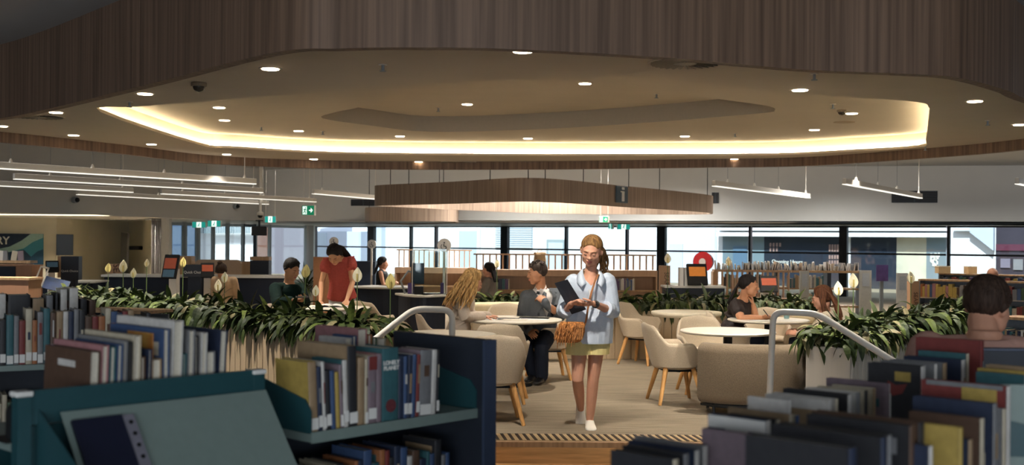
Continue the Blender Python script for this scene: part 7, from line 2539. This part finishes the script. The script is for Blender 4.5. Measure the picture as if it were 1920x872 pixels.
book_row(V((oC.x, oC.y, 0)) + V((math.cos(YC), math.sin(YC), 0)) * .012, YC, zc - .249, [(r9.uniform(.018, .032), r9.uniform(.17, .215), .14, c) for c in ('pink', 'white', 'mauve', 'blue', 'teal', 'red', 'black', 'yellow', 'tan', 'green', 'grey', 'navy')], 'books in the oak topped case', 'in the small oak topped bookcase', .001, back=.015)

# ------------------------------------------------------------------ front right shelves
YR = math.radians(60)
eR = V((math.cos(YR), math.sin(YR), 0)); nR = V((-eR.y, eR.x, 0))
def right_row(items, base, group, desc, yaw=math.radians(48)):
    e = V((math.cos(yaw), math.sin(yaw), 0)); n_ = V((-e.y, e.x, 0))
    objs = []
    for i, it in enumerate(items):
        px, py, d, dp, t, cn = it[:6]
        spn = it[6] if len(it) > 6 else None
        q = P(px, py, d)
        h = q.z - base
        lab = '%s book%s, %s from front %s' % (cn, '' if not spn else ' with ' + spn + ' spine', ORD[i], desc)
        objs.append(make_book(t, dp, h, cn, lab, group, (q.x, q.y, base + .001), yaw, 0.0, False, t > .02, None, spn))
    return objs
def right_case(a, b, base, label, yaw, depth=.27):
    """bookcase under a row; a, b: its front line on the plan"""
    a, b = V((a[0], a[1], 0)), V((b[0], b[1], 0))
    L = (b - a).length
    t = thing('bookcase', label, 'bookcase', (a.x, a.y, LOW), math.atan2(b.y - a.y, b.x - a.x))
    for z in (base, base - .36, base - .72):
        mb = MB(); mb.box((L / 2, depth / 2, zl(z) - .013), (L - .044, depth, .024)); mb.build('shelf', TEAL_L, t)
    mb = MB(); mb.box((L / 2, depth + .008, zl(base) / 2), (L - .044, .012, zl(base) - .03)); mb.build('back_panel', NAVY, t)
    for x in (.01, L - .01):
        mb = MB(); mb.box((x, depth / 2, zl(base + .05) / 2), (.02, depth + .02, zl(base + .05))); mb.build('side_panel', TEAL, t)
BASE1, BASE2 = .965, .935
right_case((.30, 2.36), (1.66, 3.86), BASE1, 'long teal bookcase in front of the stair, under the row with the red book', YR)
right_case((.60, 1.98), (1.66, 3.42), BASE2, 'teal bookcase at the bottom right under the dark and stepped rows', YR)
right_row([(1262, 863, 2.45, .17, .020, 'black', 'cream'), (1282, 853, 2.52, .17, .02, 'black', 'grey'), (1303, 846, 2.60, .19, .018, 'navy', 'white'), (1318, 838, 2.66, .20, .02, 'grey', 'white')], BASE1, 'books in the nearest front row', 'in lowest row before the step')
rg = right_row([(1412, 817, 2.62, .14, .016, 'mauve', 'tan'), (1437, 790, 2.72, .165, .020, 'navy', 'white'), (1456, 788, 2.79, .14, .016, 'black', 'cream'), (1480, 779, 2.86, .18, .014, 'tan', 'cream'), (1492, 780, 2.92, .13, .016, 'cream', 'blue')], BASE1, 'books in the second front row', 'in row before the handrail post')
rg[1]['label'] = 'navy covered book with pale purple letters and a white top edge'
text_mesh('BIG LENOLI', 'title_lettering', mat('lilac_letters', (150, 150, 190)), .026, .0006, rg[1], frame((-.001, .082, P(1437, 790, 2.72).z - BASE1 - .055), (0, -1, 0), (0, 0, 1)), .0, 'CENTER', 0.9)
mb = MB(); hh = P(1437, 790, 2.72).z - BASE1
mb.box((-.0012, .082, hh - .017), (.002, .16, .030)); mb.build('white_band', PAPER2, rg[1])
right_row([(1592, 842, 2.10, .22, .03, 'black', 'navy'), (1652, 822, 2.22, .24, .02, 'black', 'navy'), (1664, 818, 2.26, .24, .016, 'black', 'grey'), (1705, 800, 2.36, .235, .022, 'black', 'brown'), (1722, 794, 2.42, .25, .03, 'brown', 'black')], BASE2, 'dark books in the front centre', 'in dark row below the sofa')
right_row([(1478, 752, 2.92, .12, .012, 'white'), (1553, 752, 3.02, .19, .014, 'white'), (1566, 749, 3.06, .19, .014, 'white', 'cream'), (1590, 741, 3.12, .20, .022, 'black', 'white'), (1606, 737, 3.18, .16, .020, 'white', 'grey'), (1622, 733, 3.24, .15, .014, 'cream', 'black'), (1637, 729, 3.30, .13, .016, 'cream', 'tan'), (1668, 720, 3.38, .205, .022, 'mauve', 'white')], BASE1, 'books in the pale middle row', 'in pale row below the planter end')
rf = right_row([(1727, 688, 3.32, .165, .030, 'black', 'white'), (1752, 684, 3.42, .17, .018, 'grey', 'white'), (1768, 682, 3.48, .17, .030, 'grey', 'tan'), (1803, 676, 3.60, .19, .030, 'navy', 'white'), (1812, 664, 3.66, .16, .02, 'teal', 'cream'), (1838, 640, 3.76, .22, .03, 'red')], BASE1, 'books in the row with the red book', 'in row ending at red book')
rf[0]['label'] = 'black covered book with a yellow label and a red mark'
hh = P(1727, 688, 3.32).z - BASE1
mb = MB(); mb.box((-.0015, .055, hh - .035), (.002, .048, .028)); mb.build('yellow_label', BM['yellow'], rf[0])
mb = MB(); mb.add([(-.002, .10, hh - .05), (-.002, .075, hh - .062), (-.002, .04, hh - .055), (-.002, .055, hh - .085), (-.002, .085, hh - .095), (-.002, .105, hh - .075)], [(0, 1, 2, 3, 4, 5)]); o = mb.build('red_mark', BM['red'], rf[0]); q = o.modifiers.new('t', 'SOLIDIFY'); q.thickness = .001
text_mesh('A MAN', 'spine_lettering', BM['navy'], .024, .0006, rf[3], frame((.015, -.0065, .12), (0, 0, -1), (1, 0, 0)))
rf[5]['label'] = 'big red book standing upright in front of the man in pink'
ri = right_row([(1742, 838, 2.35, .12, .016, 'navy', 'white'), (1798, 803, 2.42, .13, .018, 'yellow'), (1816, 826, 2.50, .14, .02, 'navy', 'tan'), (1838, 786, 2.62, .17, .022, 'brown', 'cream'), (1862, 758, 2.74, .20, .024, 'navy', 'grey'), (1880, 768, 2.82, .1, .022, 'grey', 'cream'), (1888, 726, 2.90, .225, .024, 'red', 'white')], BASE2, 'books in the tall stepped row', 'in stepped row near right corner')
ri[6]['label'] = 'tall red and yellow covered book at the back of the stepped row'
hh = P(1888, 726, 2.90).z - BASE2
mb = MB(); mb.box((-.0015, .07, hh - .03), (.002, .09, .04)); mb.build('yellow_band', BM['yellow'], ri[6])
mb = MB(); mb.box((-.0015, .11, hh - .006), (.002, .20, .012)); mb.build('pale_band', BM['grey'], ri[6])
rj = right_row([(1922, 705, 3.25, .14, .02, 'teal', 'white'), (1936, 699, 3.32, .16, .02, 'yellow', 'cream'), (1950, 692, 3.40, .16, .03, 'tan', 'yellow')], BASE2, 'books at the right edge', 'in short row at right edge')
t = thing('shelf_end', 'dark charcoal shelf end panel below the shoulders of the man in pink', 'shelf end', at(1915, 3.95))
zt = P(1900, 657, 3.95).z
t.location.z = LOW
mb = MB(); mb.box((0, 0, zl(zt) / 2), (.29, .04, zl(zt))); mb.build('panel', NAVY, t, bevel=.002)
mb = MB(); mb.box((0, 0, zl(zt) + .004), (.295, .046, .008)); mb.build('top_cap', mat('slate_blue_edge', (62, 72, 92)), t)
t = thing('shelf_bracket', 'pale sage display panel with a teal bracket at the right edge', 'display shelf', at(1930, 2.95))
t.location.z = LOW
z1 = zl(P(1905, 722, 2.95).z); z0 = zl(P(1905, 872, 2.95).z)
mb = MB(); mb.box((0, .01, (z0 + z1) / 2 - .2), (.13, .012, z1 - z0 + .4)); mb.build('sage_panel', TEAL_L, t)
zb1, zb2 = zl(P(1890, 792, 2.9).z), zl(P(1890, 862, 2.9).z)
mb = MB(); mb.hexa([(-.06, -.01, zb2), (.06, -.01, zb2), (.06, -.004, zb2), (-.06, -.004, zb2)], [(-.06, -.01, zb1), (.06, -.01, zb1 - .03), (.06, -.004, zb1 - .03), (-.06, -.004, zb1)]); mb.build('teal_bracket', TEAL, t)
